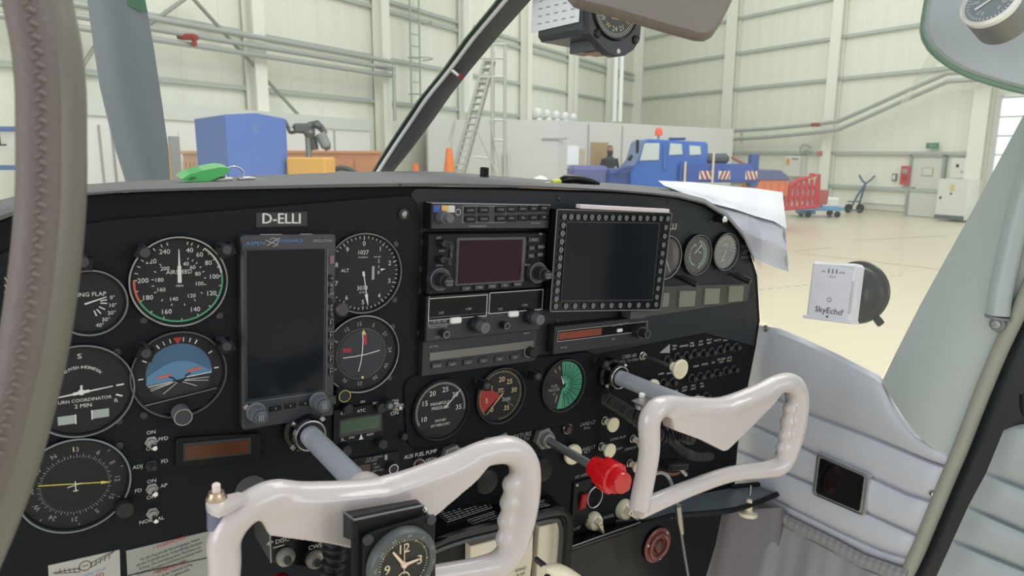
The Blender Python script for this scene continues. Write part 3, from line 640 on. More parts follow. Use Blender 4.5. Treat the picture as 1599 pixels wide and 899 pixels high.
for px, py, w_ in ((832, 374, .015), (829, 387, .0085), (843, 385, .0085), (828, 399, .0085), (842, 397, .0085), (704, 386, .003), (703, 398, .003), (702, 408, .003)):
    q = F(px, py); part(t, 'key', MB().box((q[0], -.001, q[1]), (w_, .003, .0055 if w_ > .004 else .009), .0005), K('key_grey', (46, 48, 52), .4))
for s_, px, py in (('RNG', 832, 374), ('D+', 829, 387), ('MENU', 843, 385), ('CLR', 828, 399), ('ENT', 842, 397), ('GPS', 683, 371), ('COM', 701, 385), ('C', 703, 398), ('V', 702, 408), ('NAV', 688, 391), ('VLOC', 693, 424), ('OPEN', 684, 414), ('OBS', 838, 412), ('PULL', 822, 413), ('430', 842, 365)):
    q = F(px, py); mb.text(s_, q[0], q[1], .0035, -.0028)
for i, s_ in enumerate(('CDI', 'OBS', 'MSG', 'FPL', 'PROC')):
    px, py = 727 + i * 20, 450 - i * 1.7; q = F(px, py); part(t, 'key', MB().box((q[0], -.001, q[1]), (.0115, .003, .0048), .0005), K('key_grey', (46, 48, 52), .4)); mb.text(s_, q[0], q[1], .0034, -.0028)
part(t, 'lettering', mb, dimwhite)
# nav/com with white flip levers
d = .018
t, F = devroot('nav_com_radio', 'radio with two white-outlined blank windows and two white keys, third in the centre stack', 'radio', 755, 490, d)
r = rectface(F, (666, 462), (843, 515)); part(t, 'housing', prect(MB(), r, 0, d - .002, .0008), blackpl)
part(t, 'face_plate', prect(MB(), (r[0] + .001, r[1] + .001, r[2] - .001, r[3] - .001), -.001, 0, .0003), K('face_charcoal2', (34, 35, 39), .45))
for a, b in (((669, 466), (758, 492)), ((764, 457), (845, 482))):
    w_ = rectface(F, a, b); part(t, 'display_window', prect(MB(), w_, -.0014, 0, .0002), K('window_black', (20, 20, 22), .2, spec=.15)); part(t, 'window_outline', MB().frame(*w_, .0007, -.0018), white)
w_ = rectface(F, (668, 493), (843, 500)); mb = MB().line((w_[0], F(668, 497)[1] + .001), (w_[2], F(668, 497)[1] + .001), .0007, -.0014).line((w_[0], F(668, 508)[1]), (F(715, 508)[0], F(668, 508)[1]), .0007, -.0014).line((w_[0] + .0003, F(668, 508)[1]), (w_[0] + .0003, r[3]), .0007, -.0014)
for s_, px, py in (('USE', 688, 488), ('STBY', 731, 482), ('USE', 780, 482), ('STBY', 819, 476), ('118 136 108', 684, 502), ('TRANSCEIVER', 683, 510), ('COMM', 752, 494), ('NAV', 838, 484), ('OFF', 682, 526)):
    q = F(px, py); mb.text(s_, q[0], q[1], .0038, -.0016)
part(t, 'lettering', mb, dimwhite)
for px, py in ((709, 499), (799, 489)):
    q = F(px, py); part(t, 'transfer_key', MB().box((q[0], -.0035, q[1]), (.0135, .006, .0068), .0014), K('white_key2', (222, 222, 218), .4))
for px, py, R_ in ((741, 505, .0092), (826, 493, .0092)):
    q = F(px, py); k = part(t, 'knob', MB().lathe([(R_, 0), (R_ * .97, .011), (R_ * .9, .012)], (q[0], 0, q[1]), seg=24), knobblk); part(k, 'inner_knob', MB().lathe([(.0062, .012), (.0060, .023), (.0052, .0235)], (q[0], 0, q[1]), seg=20), K('knob_mid_grey', (84, 86, 90), .4)); part(k, 'knob_ring', MB().arc((q[0], q[1]), .0045, .0054, 0, 360, -.0238, 20), rimg)
for px, py in ((690, 519), (784, 506)):
    q = F(px, py); k = part(t, 'small_knob', MB().lathe([(.0046, 0), (.0044, .010), (.0038, .0105)], (q[0], 0, q[1]), seg=18), knobblk); part(k, 'knob_ring', MB().arc((q[0], q[1]), .0030, .0040, 0, 360, -.0109, 18), rimg)
# adf / transponder
d = .014
t, F = devroot('transponder', 'radio with long grey strip display and six keys, bottom of the centre stack', 'radio', 750, 552, d)
r = rectface(F, (661, 533), (836, 563)); part(t, 'housing', prect(MB(), r, 0, d - .002, .0008), K('face_charcoal3', (33, 34, 38), .5))
w_ = rectface(F, (671, 545), (832, 546)); z0 = F(750, 553)[1]; z1 = F(750, 541)[1]
part(t, 'display_strip', prect(MB(), (w_[0], z0, w_[2], z1), -.0012, 0, .0002), greylcd)
mb = MB()
for s_, px, py in (('KT 70A', 677, 541), ('KING', 822, 520), ('SBY', 826, 541)): q = F(px, py); mb.text(s_, q[0], q[1], .0035, -.0006)
for i, s_ in enumerate(('MODE', 'ANT', 'ADF', 'BFO', 'FRQ', 'SET')):
    px, py = 681 + i * 24.4, 570 - i * 2.7; q = F(px, py); part(t, 'key', MB().box((q[0], -.0012, q[1]), (.0125, .0028, .0062), .0006), K('key_grey', (46, 48, 52), .4)); mb.text(s_, q[0], q[1] - .0005, .0034, -.0028)
part(t, 'lettering', mb, dimwhite); q = F(826, 548); k = part(t, 'knob', MB().lathe([(.0065, 0), (.0062, .011), (.0052, .012)], (q[0], 0, q[1]), seg=20), knobblk); part(k, 'knob_ring', MB().arc((q[0], q[1]), .0068, .0080, 60, 330, -.0008, 20), dimwhite)
# distance display with orange window
d = .018
t, F = devroot('distance_radio', 'low radio box with orange display window, beneath the stud-framed display', 'radio', 935, 525, d)
r = rectface(F, (867, 512), (1008, 534)); part(t, 'housing', prect(MB(), (r[0], r[1], r[2], r[3] + .002), 0, d - .001, .0008), K('face_charcoal3', (33, 34, 38), .5))
w_ = rectface(F, (869.5, 518), (1006, 510)); a = F(870, 533)[1]; b = F(870, 517)[1]
part(t, 'display_window', prect(MB(), (F(871, 525)[0], a + .001, F(1005, 525)[0], b - .001), -.0008, 0, .0002), K('window_black', (20, 20, 22), .2, spec=.15))
part(t, 'orange_display', prect(MB(), (F(872, 525)[0], a + .002, F(938, 525)[0], b - .002), -.0012, 0, .0002), orange)
part(t, 'window_outline', MB().frame(F(870, 525)[0], a, F(1008, 525)[0], b, .0008, -.0014), dimwhite)
mb = MB()
for s_, px, py in (('RMT', 958, 508), ('FREQ', 967, 506), ('GS/T', 976, 504), ('KN 64', 879, 542), ('OFF', 956, 529), ('ON', 1002, 502)): q = F(px, py); mb.text(s_, q[0], q[1], .0036, -.0016)
part(t, 'lettering', mb, dimwhite); q = F(966, 515); part(t, 'slide_key', MB().box((q[0], -.002, q[1]), (.009, .003, .0045), .0008), K('white_key2', (222, 222, 218), .4))
q = F(993, 516); k = part(t, 'knob', MB().lathe([(.0088, 0), (.0084, .010), (.008, .011)], (q[0], 0, q[1]), seg=24), knobblk); part(k, 'inner_knob', MB().lathe([(.0060, .011), (.0056, .022)], (q[0], 0, q[1]), seg=20), knobblk); part(k, 'knob_ring', MB().arc((q[0], q[1]), .0046, .0056, 0, 360, -.0224, 20).arc((q[0], q[1]), .0070, .0078, 0, 360, -.0113, 20), rimg)
# stud-framed display
d = .032
t, F = devroot('multifunction_display', 'large dark display framed by a ring of small studs, right of the centre stack', 'display', 955, 408, d)
out = [F(*p) for p in ((870, 327), (1049, 332.5), (1031, 483.5), (859, 486))]
part(t, 'housing', chprism(MB(), out, 0, .018, .0012), blackgl); part(t, 'housing_edge', MB().tube([(x, 0, z) for x, z in rpoly(out, .002, 2)], .0008, 6, True), rimg)
ins = [F(*p) for p in ((884, 346.5), (1029, 348), (1018, 468), (875, 469.5))]; part(t, 'screen', chprism(MB(), ins, -.0012, 0, .0003), scr)
mb = MB()
for i in range(4): mb.line(ins[i], ins[(i + 1) % 4], .0005, -.0013)
part(t, 'screen_outline', mb, K('outline_grey', (80, 84, 88), .5))
Z7 = lambda x, y: (x / 3.807 + 640, y / 3.807 + 280)
st = [Z7(915 + 615 * k / 15, 222 + 11 * k / 15) for k in range(16)] + [Z7(910 - 42 * k / 9, 272 + 436 * k / 9) for k in range(10)] + [Z7(1518 - 54 * k / 8, 285 + 413 * k / 8) for k in range(9)] + [Z7(925 + 485 * k / 9, 751 - 6 * k / 9) for k in range(10)] + [Z7(865, 752), Z7(1460, 742)]
for p in st:
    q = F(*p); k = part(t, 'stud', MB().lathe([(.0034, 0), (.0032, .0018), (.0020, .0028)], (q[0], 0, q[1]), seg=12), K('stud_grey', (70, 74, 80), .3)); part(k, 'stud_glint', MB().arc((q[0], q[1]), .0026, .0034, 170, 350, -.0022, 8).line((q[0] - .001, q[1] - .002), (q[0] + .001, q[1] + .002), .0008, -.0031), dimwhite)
a, b = F(905, 328), F(1044, 330); part(t, 'paper_strip', MB().box(((a[0] + b[0]) / 2, .003, (a[1] + b[1]) / 2 + .0025), (b[0] - a[0], .010, .005), .0008, rot=RY(1.5)), K('paper_pinkish', (206, 196, 200), .7))
a, b = hit(995, 490, 1, -.02), hit(1005, 496, 1, -.02); part(t, 'mount_bracket', MB().box((a.x - t.matrix_world.inverted().to_3x3().col[0].x * 0 - hit(955, 408, 1, -d).x, .018, a.z - hit(955, 408, 1, -d).z), (.03, .02, .012), .001), K('bracket_grey', (74, 76, 80), .4))
# brown annunciator
t, F = devroot('autopilot_annunciator', 'black-framed brown blank display below the artificial horizon', 'display', 342, 703, .010)
r = rectface(F, (286, 688), (402, 716)); q = [F(*p) for p in ((275, 685), (408, 676), (408, 718), (275, 732))]
part(t, 'housing', chprism(MB(), rpoly(q, .004), 0, .006, .0008), blackpl)
q = [F(*p) for p in ((286, 692), (392, 682), (392, 708), (286, 720))]; part(t, 'window_frame', chprism(MB(), q, -.0008, 0, .0004), darkgrey); q = [F(*p) for p in ((288, 696), (388, 686), (389, 706), (289, 717))]; part(t, 'window', chprism(MB(), q, -.0014, 0, .0003), brownlcd)
# small green lcd unit
t, F = devroot('engine_analyzer', 'small instrument with a green liquid crystal window, under the course deviation dial', 'instrument', 560, 660, .008)
q = [F(*p) for p in ((521, 640), (600, 628), (600, 684), (521, 694))]; part(t, 'housing', chprism(MB(), q, 0, .004, .0006), blackpl)
q = [F(*p) for p in ((529, 655), (596, 644), (596, 672), (529, 683))]; part(t, 'window_frame', chprism(MB(), q, -.0008, 0, .0004), darkgrey); q = [F(*p) for p in ((531, 657), (592, 647), (592, 667), (531, 677))]; part(t, 'window', chprism(MB(), q, -.0014, 0, .0003), greenlcd)
mb = MB()
for s_, px, py, z in (('ATC', 564, 641, .0048), ('ON', 566, 627, .0035), ('DIM', 586, 629, .0035), ('STEP', 549, 683, .0032), ('RESET', 578, 678, .0032), ('X..', 536, 686, .005), ('E..', 535, 645, .005)): q = F(px, py); mb.text(s_, q[0], q[1], z, -.0004)
q = F(563, 681); mb.line((q[0], q[1] - .003), (q[0], q[1] + .003), .005, -.0016, .0004); part(t, 'lettering', mb, white)
for px, py in ((540, 636), (592, 634), (538, 700), (594, 690)):
    q = F(px, py); part(t, 'knob', MB().lathe([(.0058, 0), (.0056, .010), (.0046, .011)], (q[0], .002, q[1]), seg=18), knobblk)
# fuel computer
t, F = devroot('fuel_computer', 'small black instrument with dark red window and ring switch, below the green window unit', 'instrument', 582, 734, .007)
q = [F(*p) for p in ((545, 718), (624, 704), (625, 745), (546, 764))]; part(t, 'housing', chprism(MB(), rpoly(q, .002), 0, .003, .0006), blackpl)
q = [F(*p) for p in ((552, 728), (578, 723), (578, 744), (553, 750))]; part(t, 'window', chprism(MB(), q, -.0008, 0, .0003), K('dark_red_window', (52, 28, 28), .2))
mb = MB()
for s_, px, py in (('FUEL REMAIN', 585, 714), ('HRS RESET', 580, 719), ('LBS', 585, 724), ('USED', 588, 729), ('REM GAL', 590, 734), ('PER', 581, 744), ('MIN', 602, 742), ('HR', 566, 746)): q = F(px, py); mb.text(s_, q[0], q[1], .0032, -.0004)
part(t, 'lettering', mb, dimwhite); q = F(611, 729); k = part(t, 'rotary_switch', MB().lathe([(.0055, 0), (.0052, .006)], (q[0], 0, q[1]), seg=20), knobblk); part(k, 'switch_ring', MB().arc((q[0], q[1]), .0048, .0058, 0, 360, -.0064, 24), white)
q = F(602, 713); part(t, 'slide_switch', MB().box((q[0], -.001, q[1]), (.003, .002, .006), .0003), dimwhite)
# toggle switches
def toggle(px, py, label, up_=1, m=satin):
    t = thing('toggle_switch', label, 'switch', hit(px, py, 1, YL))
    part(t, 'nut', MB().lathe([(.0056, 0), (.0056, .0022), (.0042, .0030)], seg=6), m); part(t, 'bushing', MB().lathe([(.0036, .0025), (.0036, .0055), (.003, .006)], seg=16), m)
    part(t, 'lever', MB().cyl((0, -.005, 0), (.0015, -.013, .0045 * up_), .0015, .0026, seg=12, ch=.0008), chrome if m is satin else m); return t
toggle(236, 689, 'silver toggle switch between ON and OFF beside the letters PFD', -.6); toggle(237, 762, 'silver toggle switch between FD and AP', -.3)
toggle(238, 800, 'silver toggle switch above the word NORMAL', -.8); toggle(236, 726, 'black toggle switch between ADJ and FD', .5, knobblk); toggle(617, 634, 'silver toggle switch beside the small green window unit', .4)
t = thing('push_button', 'small black push button left of the toggle beside the green window unit', 'button', hit(600, 627, 1, YL)); part(t, 'barrel', MB().cyl((0, 0, 0), (0, -.014, 0), .0055, seg=16), knobblk); part(t, 'tip', MB().cyl((0, -.014, 0), (0, -.016, 0), .003, seg=12), K('grey_green_tip', (98, 110, 110), .4))
t = thing('push_button', 'small black push button right of the green window unit', 'button', hit(628, 679, 1, YL)); part(t, 'barrel', MB().lathe([(.0045, 0), (.0042, .007), (.003, .008)], seg=16), knobblk)
def indicator(px, py, m, label, y=0):
    t = thing('indicator_lamp', label, 'light', hit(px, py, 1, y)); part(t, 'collar', MB().lathe([(.0082, 0), (.0082, .002), (.0070, .004), (.0064, .004)], seg=24), steel); part(t, 'lens', MB().lathe([(.0062, .004), (.0056, .008), (.0036, .0095), (0, .010)], seg=20), m); return t
indicator(884, 668, K('dark_lens', (58, 34, 34), .15), 'dark round lamp with silver collar beside the mixture nut'); indicator(653, 724, K('dark_red_lens', (70, 22, 24), .15), 'dark red lamp with silver collar under the words fuel pump', YL)
# placards
def placard(name, label, quad, y, m, lines, linem=dimwhite):
    cx = sum(p[0] for p in quad) / 4; cy = sum(p[1] for p in quad) / 4; o = hit(cx, cy, 1, y)
    t = thing(name, label, 'placard', o); part(t, 'plate', chprism(MB(), P2(quad, y, o), 0, .0008, .0002), m); return t, Face(cx, cy, y)
t, F = placard('speed_placard', 'narrow black placard listing V speeds at the far left edge', [(4, 428), (30, 427), (20, 560), (2, 565)], YL - .001, blackpl, [])
mb = MB()
for i in range(8): q = F(11, 437 + i * 11.2); mb.text('V', q[0], q[1], .0055, -.0003).text(['so', 'fe', 's', 'x', 'y', 'a', 'fo', 'ne'][i], q[0] + .0042, q[1] - .0015, .0032, -.0003)
part(t, 'lettering', mb, white)
t, F = placard('club_badge_plate', 'silver plate with a winged emblem at the bottom left corner', [(75, 883), (187, 858), (190, 960), (80, 985)], YL - .001, K('silver_plate', (176, 176, 174), .4, .3), [])
q = F(133, 883); mb = MB()
for s_ in (-1, 1):
    mb.line((q[0] + s_ * .004, q[1] + s_ * .001), (q[0] + s_ * .024, q[1] + .0045 + s_ * .004), .0006, -.0004)
    for j in range(5): mb.line((q[0] + s_ * (.005 + j * .0035), q[1] + .0008 + s_ * .001 + j * .0008), (q[0] + s_ * (.0045 + j * .0035), q[1] - .004 + j * .0010 + s_ * .001), .0005, -.0004)
    mb.line((q[0] + s_ * .005, q[1] - .0035 + s_ * .001), (q[0] + s_ * .023, q[1] + .0035 + s_ * .004), .0005, -.0004)
mb.arc((q[0], q[1]), .0042, .0048, 0, 360, -.0004, 20).text('AAA', q[0], q[1], .0024, -.0004); part(t, 'winged_emblem', mb, K('ink_dark', (40, 40, 44), .5))
q = F(148, 893); part(t, 'blue_lettering', MB().text('AERO CLUB', q[0], q[1], .0032, -.0004, -8), K('ink_blue', (110, 150, 200), .5)); q = F(153, 898); part(t, 'red_lettering', MB().text('RED', q[0], q[1] - .0008, .0055, -.0004, -8), redd)
t, F = placard('warning_placard', 'grey placard with red WARNUNG headings and German text beside the winged plate', [(197, 860), (332, 828), (336, 960), (204, 985)], YL - .001, K('placard_grey', (150, 152, 148), .5), [])
mb = MB(); mr = MB(); L1 = ['Vor dem Flug sind alle Verunreinigungen, Wasser', 'aus dem Kraftstoff und der Kraftstoffanlage abzulassen.', 'Achtung ! Die Unterlassung dieser Massnahme und', 'Beachtung der anderen Sicherheitsmassnahmen fuehrt', 'Vorbehaltlich eines Unfalls']
for i, s_ in enumerate(L1): q = F(266, 857 + i * 6.6); mb.text(s_, q[0], q[1], .0042, -.0003, -7.5, .62)
for i, s_ in enumerate(['Flugregeln, ist der Tankinhalt im Flug', 'nach dem Start zu ueberpruefen']): q = F(266, 893 + i * 6.6); mb.text(s_, q[0], q[1], .0042, -.0003, -7.5, .62)
for px, py in ((267, 846), (267, 886)): q = F(px, py); mr.text('! WARNUNG !', q[0], q[1], .0048, -.0003, -7.5)
a, b = F(200, 898), F(334, 868); mb.line(a, b, .0012, -.0003)
part(t, 'text', mb, K('ink_dark', (40, 40, 44), .5)); part(t, 'heading', mr, K('ink_red', (176, 40, 52), .5))
# circuit breakers
Zb = lambda x, y: (x / 4.493 + 900, y / 4.493 + 500)
rows = [('top', [(630, 275), (700, 255), (765, 245), (820, 230), (880, 230), (940, 218), (1000, 205), (1050, 190), (1110, 185)]), ('second', [(600, 435), (665, 430), (800, 402), (858, 390), (915, 378), (975, 366), (1040, 350), (1095, 340)]), ('bottom', [(635, 570), (715, 560), (780, 550), (840, 542), (900, 528)])]
ords = ['leftmost', 'second from the left', 'third from the left', 'fourth from the left', 'fifth from the left', 'sixth from the left', 'seventh from the left', 'eighth from the left', 'rightmost']
cb = None
for rn, pts in rows:
    for i, p in enumerate(pts):
        w_ = ords[-1] if i == len(pts) - 1 else ords[i]
        lab = 'black push breaker in the %s row on the right panel, %s' % (rn, w_)
        if cb is None:
            cb = thing('circuit_breaker', lab, 'breaker', hit(*Zb(*p), 1, 0), None, 'circuit breakers on the right panel')
            part(cb, 'collar', MB().lathe([(.0072, 0), (.0072, .0025), (.0060, .0035)], seg=18), K('breaker_collar', (40, 41, 45), .4)); part(cb, 'button', MB().lathe([(.0046, .0035), (.0044, .010), (.0034, .011)], seg=16), K('breaker_button', (30, 31, 34), .3)); part(cb, 'amp_mark', MB().text('5', 0, 0, .004, -.0113), dimwhite)
        else: dup(cb, AW @ Matrix.Translation(hit(*Zb(*p), 1, 0)), lab)
mb = MB()
for s_, x, y in (('TRIM', 688, 180), ('IND', 688, 200), ('AMMETER', 755, 180), ('FUEL', 812, 160), ('PUMP', 812, 180), ('LDG', 873, 148), ('GEAR', 873, 170), ('PITOT', 932, 137), ('HEAT', 932, 158), ('NAV LTS', 990, 140), ('FLAP', 1048, 118), ('STALL', 1046, 140), ('GEN', 1105, 118),
                 ('CABIN', 595, 375), ('RADIO', 655, 370), ('RADIO', 840, 322), ('STROBE', 900, 308), ('GPS', 960, 297), ('ENCODER', 1017, 272), ('XPDR', 1017, 292), ('AUTO', 1075, 262), ('PILOT', 1073, 283), ('ADF', 637, 510), ('DME', 700, 495), ('LAND', 760, 470), ('LIGHT', 758, 492), ('TAXI', 820, 458), ('LIGHT', 820, 480), ('TAIL', 880, 443), ('STRB', 882, 465)):
    q = hit(*Zb(x, y), 1, -.0004); mb.text(s_, q.x, q.z, .0042, -.0004)
q = hit(*Zb(1105, 118), 1, -.0004); mb.arc((q.x, q.z), .0085, .0092, -60, 80, -.0004); part(panel, 'breaker_lettering', mb, white)
# pull knobs
def pull(name, px, py, L, R_, label, m=cream, rod=.0022, collar=.0062, y=0):
    t = thing(name, label, 'knob', hit(px, py, 1, y)); part(t, 'collar', MB().lathe([(collar, 0), (collar, .002), (collar * .8, .0025), (collar * .8, .006), (collar * .6, .007)], seg=18), steel)
    if L > .02: part(t, 'rod', MB().cyl((0, -.005, 0), (0, -(L - .014), 0), rod, seg=12), K('rod_grey', (128, 130, 132), .3, .8))
    part(t, 'knob', MB().lathe([(R_ * .45, L - .014 if L > .02 else .006), (R_ * .5, L - .008), (R_ * .9, L - .0035), (R_, L - .001), (R_, L + .0012), (R_ * .86, L + .002), (R_ * .78, L + .0008), (0, L + .0004)], seg=28), m); return t
pull('pull_knob', 1002, 555, .072, .0135, 'large cream pull knob on a long rod, beside the words CABIN AIR')
pull('pull_knob', 943, 656, .019, .0102, 'small cream pull knob beside the words LAND LT'); pull('pull_knob', 938, 696, .019, .0102, 'small cream pull knob directly below the landing light knob')
pull('pull_knob', 987, 684, .022, .0090, 'small cream pull knob partly behind the right yoke handle, upper one'); pull('pull_knob', 982, 722, .019, .0090, 'small cream pull knob partly behind the right yoke handle, lower one')
t = thing('cream_disc_knob', 'flat round cream knob behind the ribbed red-knob cable', 'knob', hit(889, 706, 1, 0)); part(t, 'stem', MB().cyl((0, 0, 0), (0, -.006, 0), .005), satin); part(t, 'disc', MB().lathe([(.0135, .005), (.0142, .007), (.0135, .010), (.010, .0115), (0, .012)], seg=28), cream)
t = thing('cream_disc_knob', 'flat round cream knob behind the polished right control shaft', 'knob', hit(1012, 602, 1, 0)); part(t, 'stem', MB().cyl((0, 0, 0), (0, -.008, 0), .005), satin); part(t, 'disc', MB().lathe([(.0105, .006), (.0125, .008), (.0125, .011), (.010, .0125), (0, .013)], seg=28), cream)
def selector(px, py, s, ang, label):
    t = thing('selector_knob', label, 'knob', hit(px, py, 1, 0), RY(ang)); part(t, 'skirt', MB().lathe([(.0135 * s, 0), (.0135 * s, .004), (.0110 * s, .010), (.0060 * s, .013), (0, .0135)], seg=28), cream)
    part(t, 'pointer', MB().add([(-.006 * s, -.002, .010 * s), (.006 * s, -.002, .010 * s), (.0015 * s, -.004, -.021 * s), (-.0015 * s, -.004, -.021 * s), (-.0035 * s, -.021, .009 * s), (.0035 * s, -.021, .009 * s), (.001 * s, -.016, -.020 * s), (-.001 * s, -.016, -.020 * s)], [(0, 1, 5, 4), (1, 2, 6, 5), (2, 3, 7, 6), (3, 0, 4, 7), (4, 5, 6, 7), (0, 3, 2, 1)]), cream)
    part(t, 'dot', MB().lathe([(.0010, 0), (.0010, .0004)], (0, -.0206, .004 * s), seg=8), blackpl); return t
selector(925, 812, 1.0, -30, 'cream pointed selector knob on the black panel under the red rocker'); selector(973, 794, 1.15, -50, 'cream pointed selector knob at the lower end of the right yoke handle')
# red rocker, ring, key socket
t = thing('rocker_switch', 'red rocker switch in a black plate below the red knob', 'switch', hit(906, 783, 1, 0)); part(t, 'plate', MB().box((-.001, -.002, 0), (.032, .004, .066), .001), blackpl); part(t, 'rocker', MB().box((0, -.006, .003), (.012, .006, .024), .0015, rot=RX(12)), K('dark_red_plastic', (150, 26, 30), .3)); part(t, 'screw', MB().lathe([(.0022, 0), (.0018, .001)], (-.012, -.004, .029), seg=10), steel); part(t, 'screw', MB().lathe([(.0022, 0), (.0018, .001)], (.012, -.004, -.029), seg=10), steel)
solo('ring_socket', 'open silver ring around a dark socket under the red knob', 'socket', MB().tube([(.0135 * math.cos(k * PI / 16), 0, .0155 * math.sin(k * PI / 16)) for k in range(32)], .0012, 8, True), steel, hit(929, 776, 1, -.006))
t = thing('ignition_socket', 'small steel key socket left of the right yoke handle', 'socket', hit(977, 760, 1, 0)); part(t, 'collar', MB().lathe([(.0068, 0), (.0068, .003), (.005, .004), (.0035, .002)], seg=20), satin); part(t, 'slot', MB().box((0, -.0045, 0), (.0015, .001, .006)), blackpl)
# vernier controls
def hexnut(t, m=satin, s=1.0):
    part(t, 'hex_nut', MB().lathe([(.0150 * s, 0), (.0150 * s, .008), (.0135 * s, .0095)], seg=6, ph=.2), m); part(t, 'bushing', MB().lathe([(.0100 * s, .009), (.0100 * s, .016), (.0085 * s, .018)], seg=24), m)
t = thing('mixture_control', 'red mixture knob on a ribbed black shaft with big hex nut', 'knob', hit(846, 682, 1, 0)); hexnut(t, K('nut_grey', (128, 128, 124), .4, .4))
mb = MB(); pr = []
for k in range(36): y = .018 + k * .0024; pr += [(.0055, y), (.0046, y + .0016)]
part(t, 'ribbed_shaft', mb.lathe(pr, seg=16), K('shaft_dark', (66, 68, 72), .35))
part(t, 'knob', MB().lathe([(.006, .098), (.0125, .102), (.0135, .112), (.0132, .116), (.0175, .120), (.0185, .128), (.0182, .138), (.0165, .1405), (.0158, .1405)], seg=40), redp)
part(t, 'lock_button', MB().lathe([(.0125, .1405), (.0130, .143), (.0130, .150), (.0120, .1525), (0, .1530)], seg=32), redp); mb = MB()
for k in range(9): a = k * 2 * PI / 9; mb.lathe([(.0030, .119), (.0032, .122), (.0032, .136), (.0028, .139)], (.0165 * math.cos(a), 0, .0165 * math.sin(a)), seg=8)
part(t, 'grip_lobes', mb, redp)
for nm, px, py, L, lab in (('throttle_control', 703, 710, .060, 'black throttle knob and grey hex nut behind the left yoke, under THROTTLE'), ('propeller_control', 779, 690, .070, 'black propeller control knob and grey hex nut under PROPELLER CONTROL')):
    t = thing(nm, lab, 'knob', hit(px, py, 1, 0)); hexnut(t, K('nut_grey', (128, 128, 124), .4, .4)); part(t, 'shaft', MB().cyl((0, -.016, 0), (0, -(L - .01), 0), .005), steel)
    part(t, 'knob', MB().lathe([(.007, L - .012), (.0135, L - .006), (.0148, L), (.0135, L + .006), (.0140, L + .010), (.0148, L + .016), (.0135, L + .022), (.010, L + .0235)], seg=20), blackpl)
# ============================================================ dash top (glareshield)
gx = [-160, -100, -40, 0, 60, 130, 200, 300, 400, 500, 560, 640, 700, 770, 830, 900, 960, 1020, 1060, 1100, 1135, 1160, 1178]
gf = [440, 395, 365, 344, 321, 305, 300, 297, 295, 293, 292, 291, 291, 292, 293, 296, 299, 304, 309, 319, 341, 370, 410]
gs = [400, 370, 335, 312, 297, 288, 283, 279, 274, 270, 268, 267, 268, 274, 279, 283, 286, 291, 296, 306, 328, 357, 396]
rows_ = []
for y, k in ((.004, 0), (-.013, 0), (-.015, .22), (-.010, .45), (.02, .62), (.10, .78), (.20, .9), (.33, 1.0), (.36, .9), (.38, .2)):
    rows_.append([hit(x, f * (1 - k) + s_ * k, 1, y) for x, f, s_ in zip(gx, gf, gs)])
dash = thing('glareshield', 'charcoal vinyl dash top with raised lip running above the whole instrument panel', 'dashboard')
part(dash, 'cover', MB().grid(rows_), dashg)
mb = MB(); pts = [hit(x, f * .6 + s_ * .4, 1, -.0125) + Vector((0, -.0004, 0)) for x, f, s_ in zip(gx, gf, gs)]
sm = [hit(625, 289, 1, -.0155), hit(628, 284, 1, -.0105), hit(632, 278, 1, .03), hit(634, 273, 1, .12)]
part(dash, 'seam', MB().tube(sm, .0012, 6), K('dash_seam', (60, 60, 62), .7))
for px, py, y in ((572, 279, .05), (612, 284, -.008)): part(dash, 'pin_hole', MB().lathe([(.003, 0), (.003, .001)], hit(px, py, 1, y) + Vector((0, 0, .001)), (0, 0, 1), 10), blackpl)
# things lying on the dash top
t = thing('key_tag', 'bright green plastic key tag with ring and keys lying on the dash top', 'keys', hit(345, 280, 1, .06)); o = hit(345, 280, 1, .06)
q = [hit(x, y, 1, .05) - o for x, y in ((284, 280), (290, 284), (326, 283), (345, 276), (359, 267), (357, 262), (345, 261), (322, 265), (296, 272))]
part(t, 'tag', MB().poly3(q, (0, .030, .003)), K('tag_green', (62, 176, 84), .35, coat=.3)); q = [hit(x, y, 1, .0499) - o for x, y in ((292, 280), (300, 281), (308, 277), (300, 276))]; part(t, 'tag_slot', MB().poly3(q, (0, -.0004, 0)), K('tag_green_dark', (30, 110, 50), .5))
c = hit(366, 272, 1, .06) - o; part(t, 'key_ring', MB().tube([c + Vector((.009 * math.cos(a), 0, .0075 * math.sin(a))) for a in [k * PI / 12 for k in range(24)]], .0009, 8, True), chrome)
for a, b, r_ in (((330, 282), (362, 280), .0045), ((372, 280), (398, 279), .0035)): part(t, 'key_bow', MB().tube([hit(*a, 1, .055) - o, hit((a[0] + b[0]) / 2, a[1] - 1, 1, .058) - o, hit(*b, 1, .06) - o], [r_ * .5, r_, r_ * .6], 10, flat=.8), steel)
part(t, 'key_blade', MB().poly3([hit(x, y, 1, .06) - o for x, y in ((385, 277), (436, 281.5), (436, 283.5), (385, 282))], (0, .006, 0)), steel); part(t, 'ring_link', MB().tube([hit(x, y, 1, .057) - o for x, y in ((352, 264), (350, 259), (345, 261))], .0009, 6), chrome)
t = thing('dash_antenna', 'short black round antenna with cable on the dash top', 'antenna', hit(756, 277, 1, .12)); s_ = mpp(756, 277, .12)
part(t, 'base', MB().cyl((0, 0, -.001), (0, 0, .0135 * 1), 7 * s_, seg=20, ch=.0012), blackpl); o = hit(756, 277, 1, .12); part(t, 'cable', MB().tube([hit(x, y, 1, .11) - o for x, y in ((760, 276), (768, 280), (785, 283), (808, 283))], .0014, 8, smooth=4), rubber)
t = thing('screwdriver', 'black-handled screwdriver with yellow collar lying on the dash top', 'screwdriver', hit(900, 284, 1, .06)); o = hit(900, 284, 1, .06)
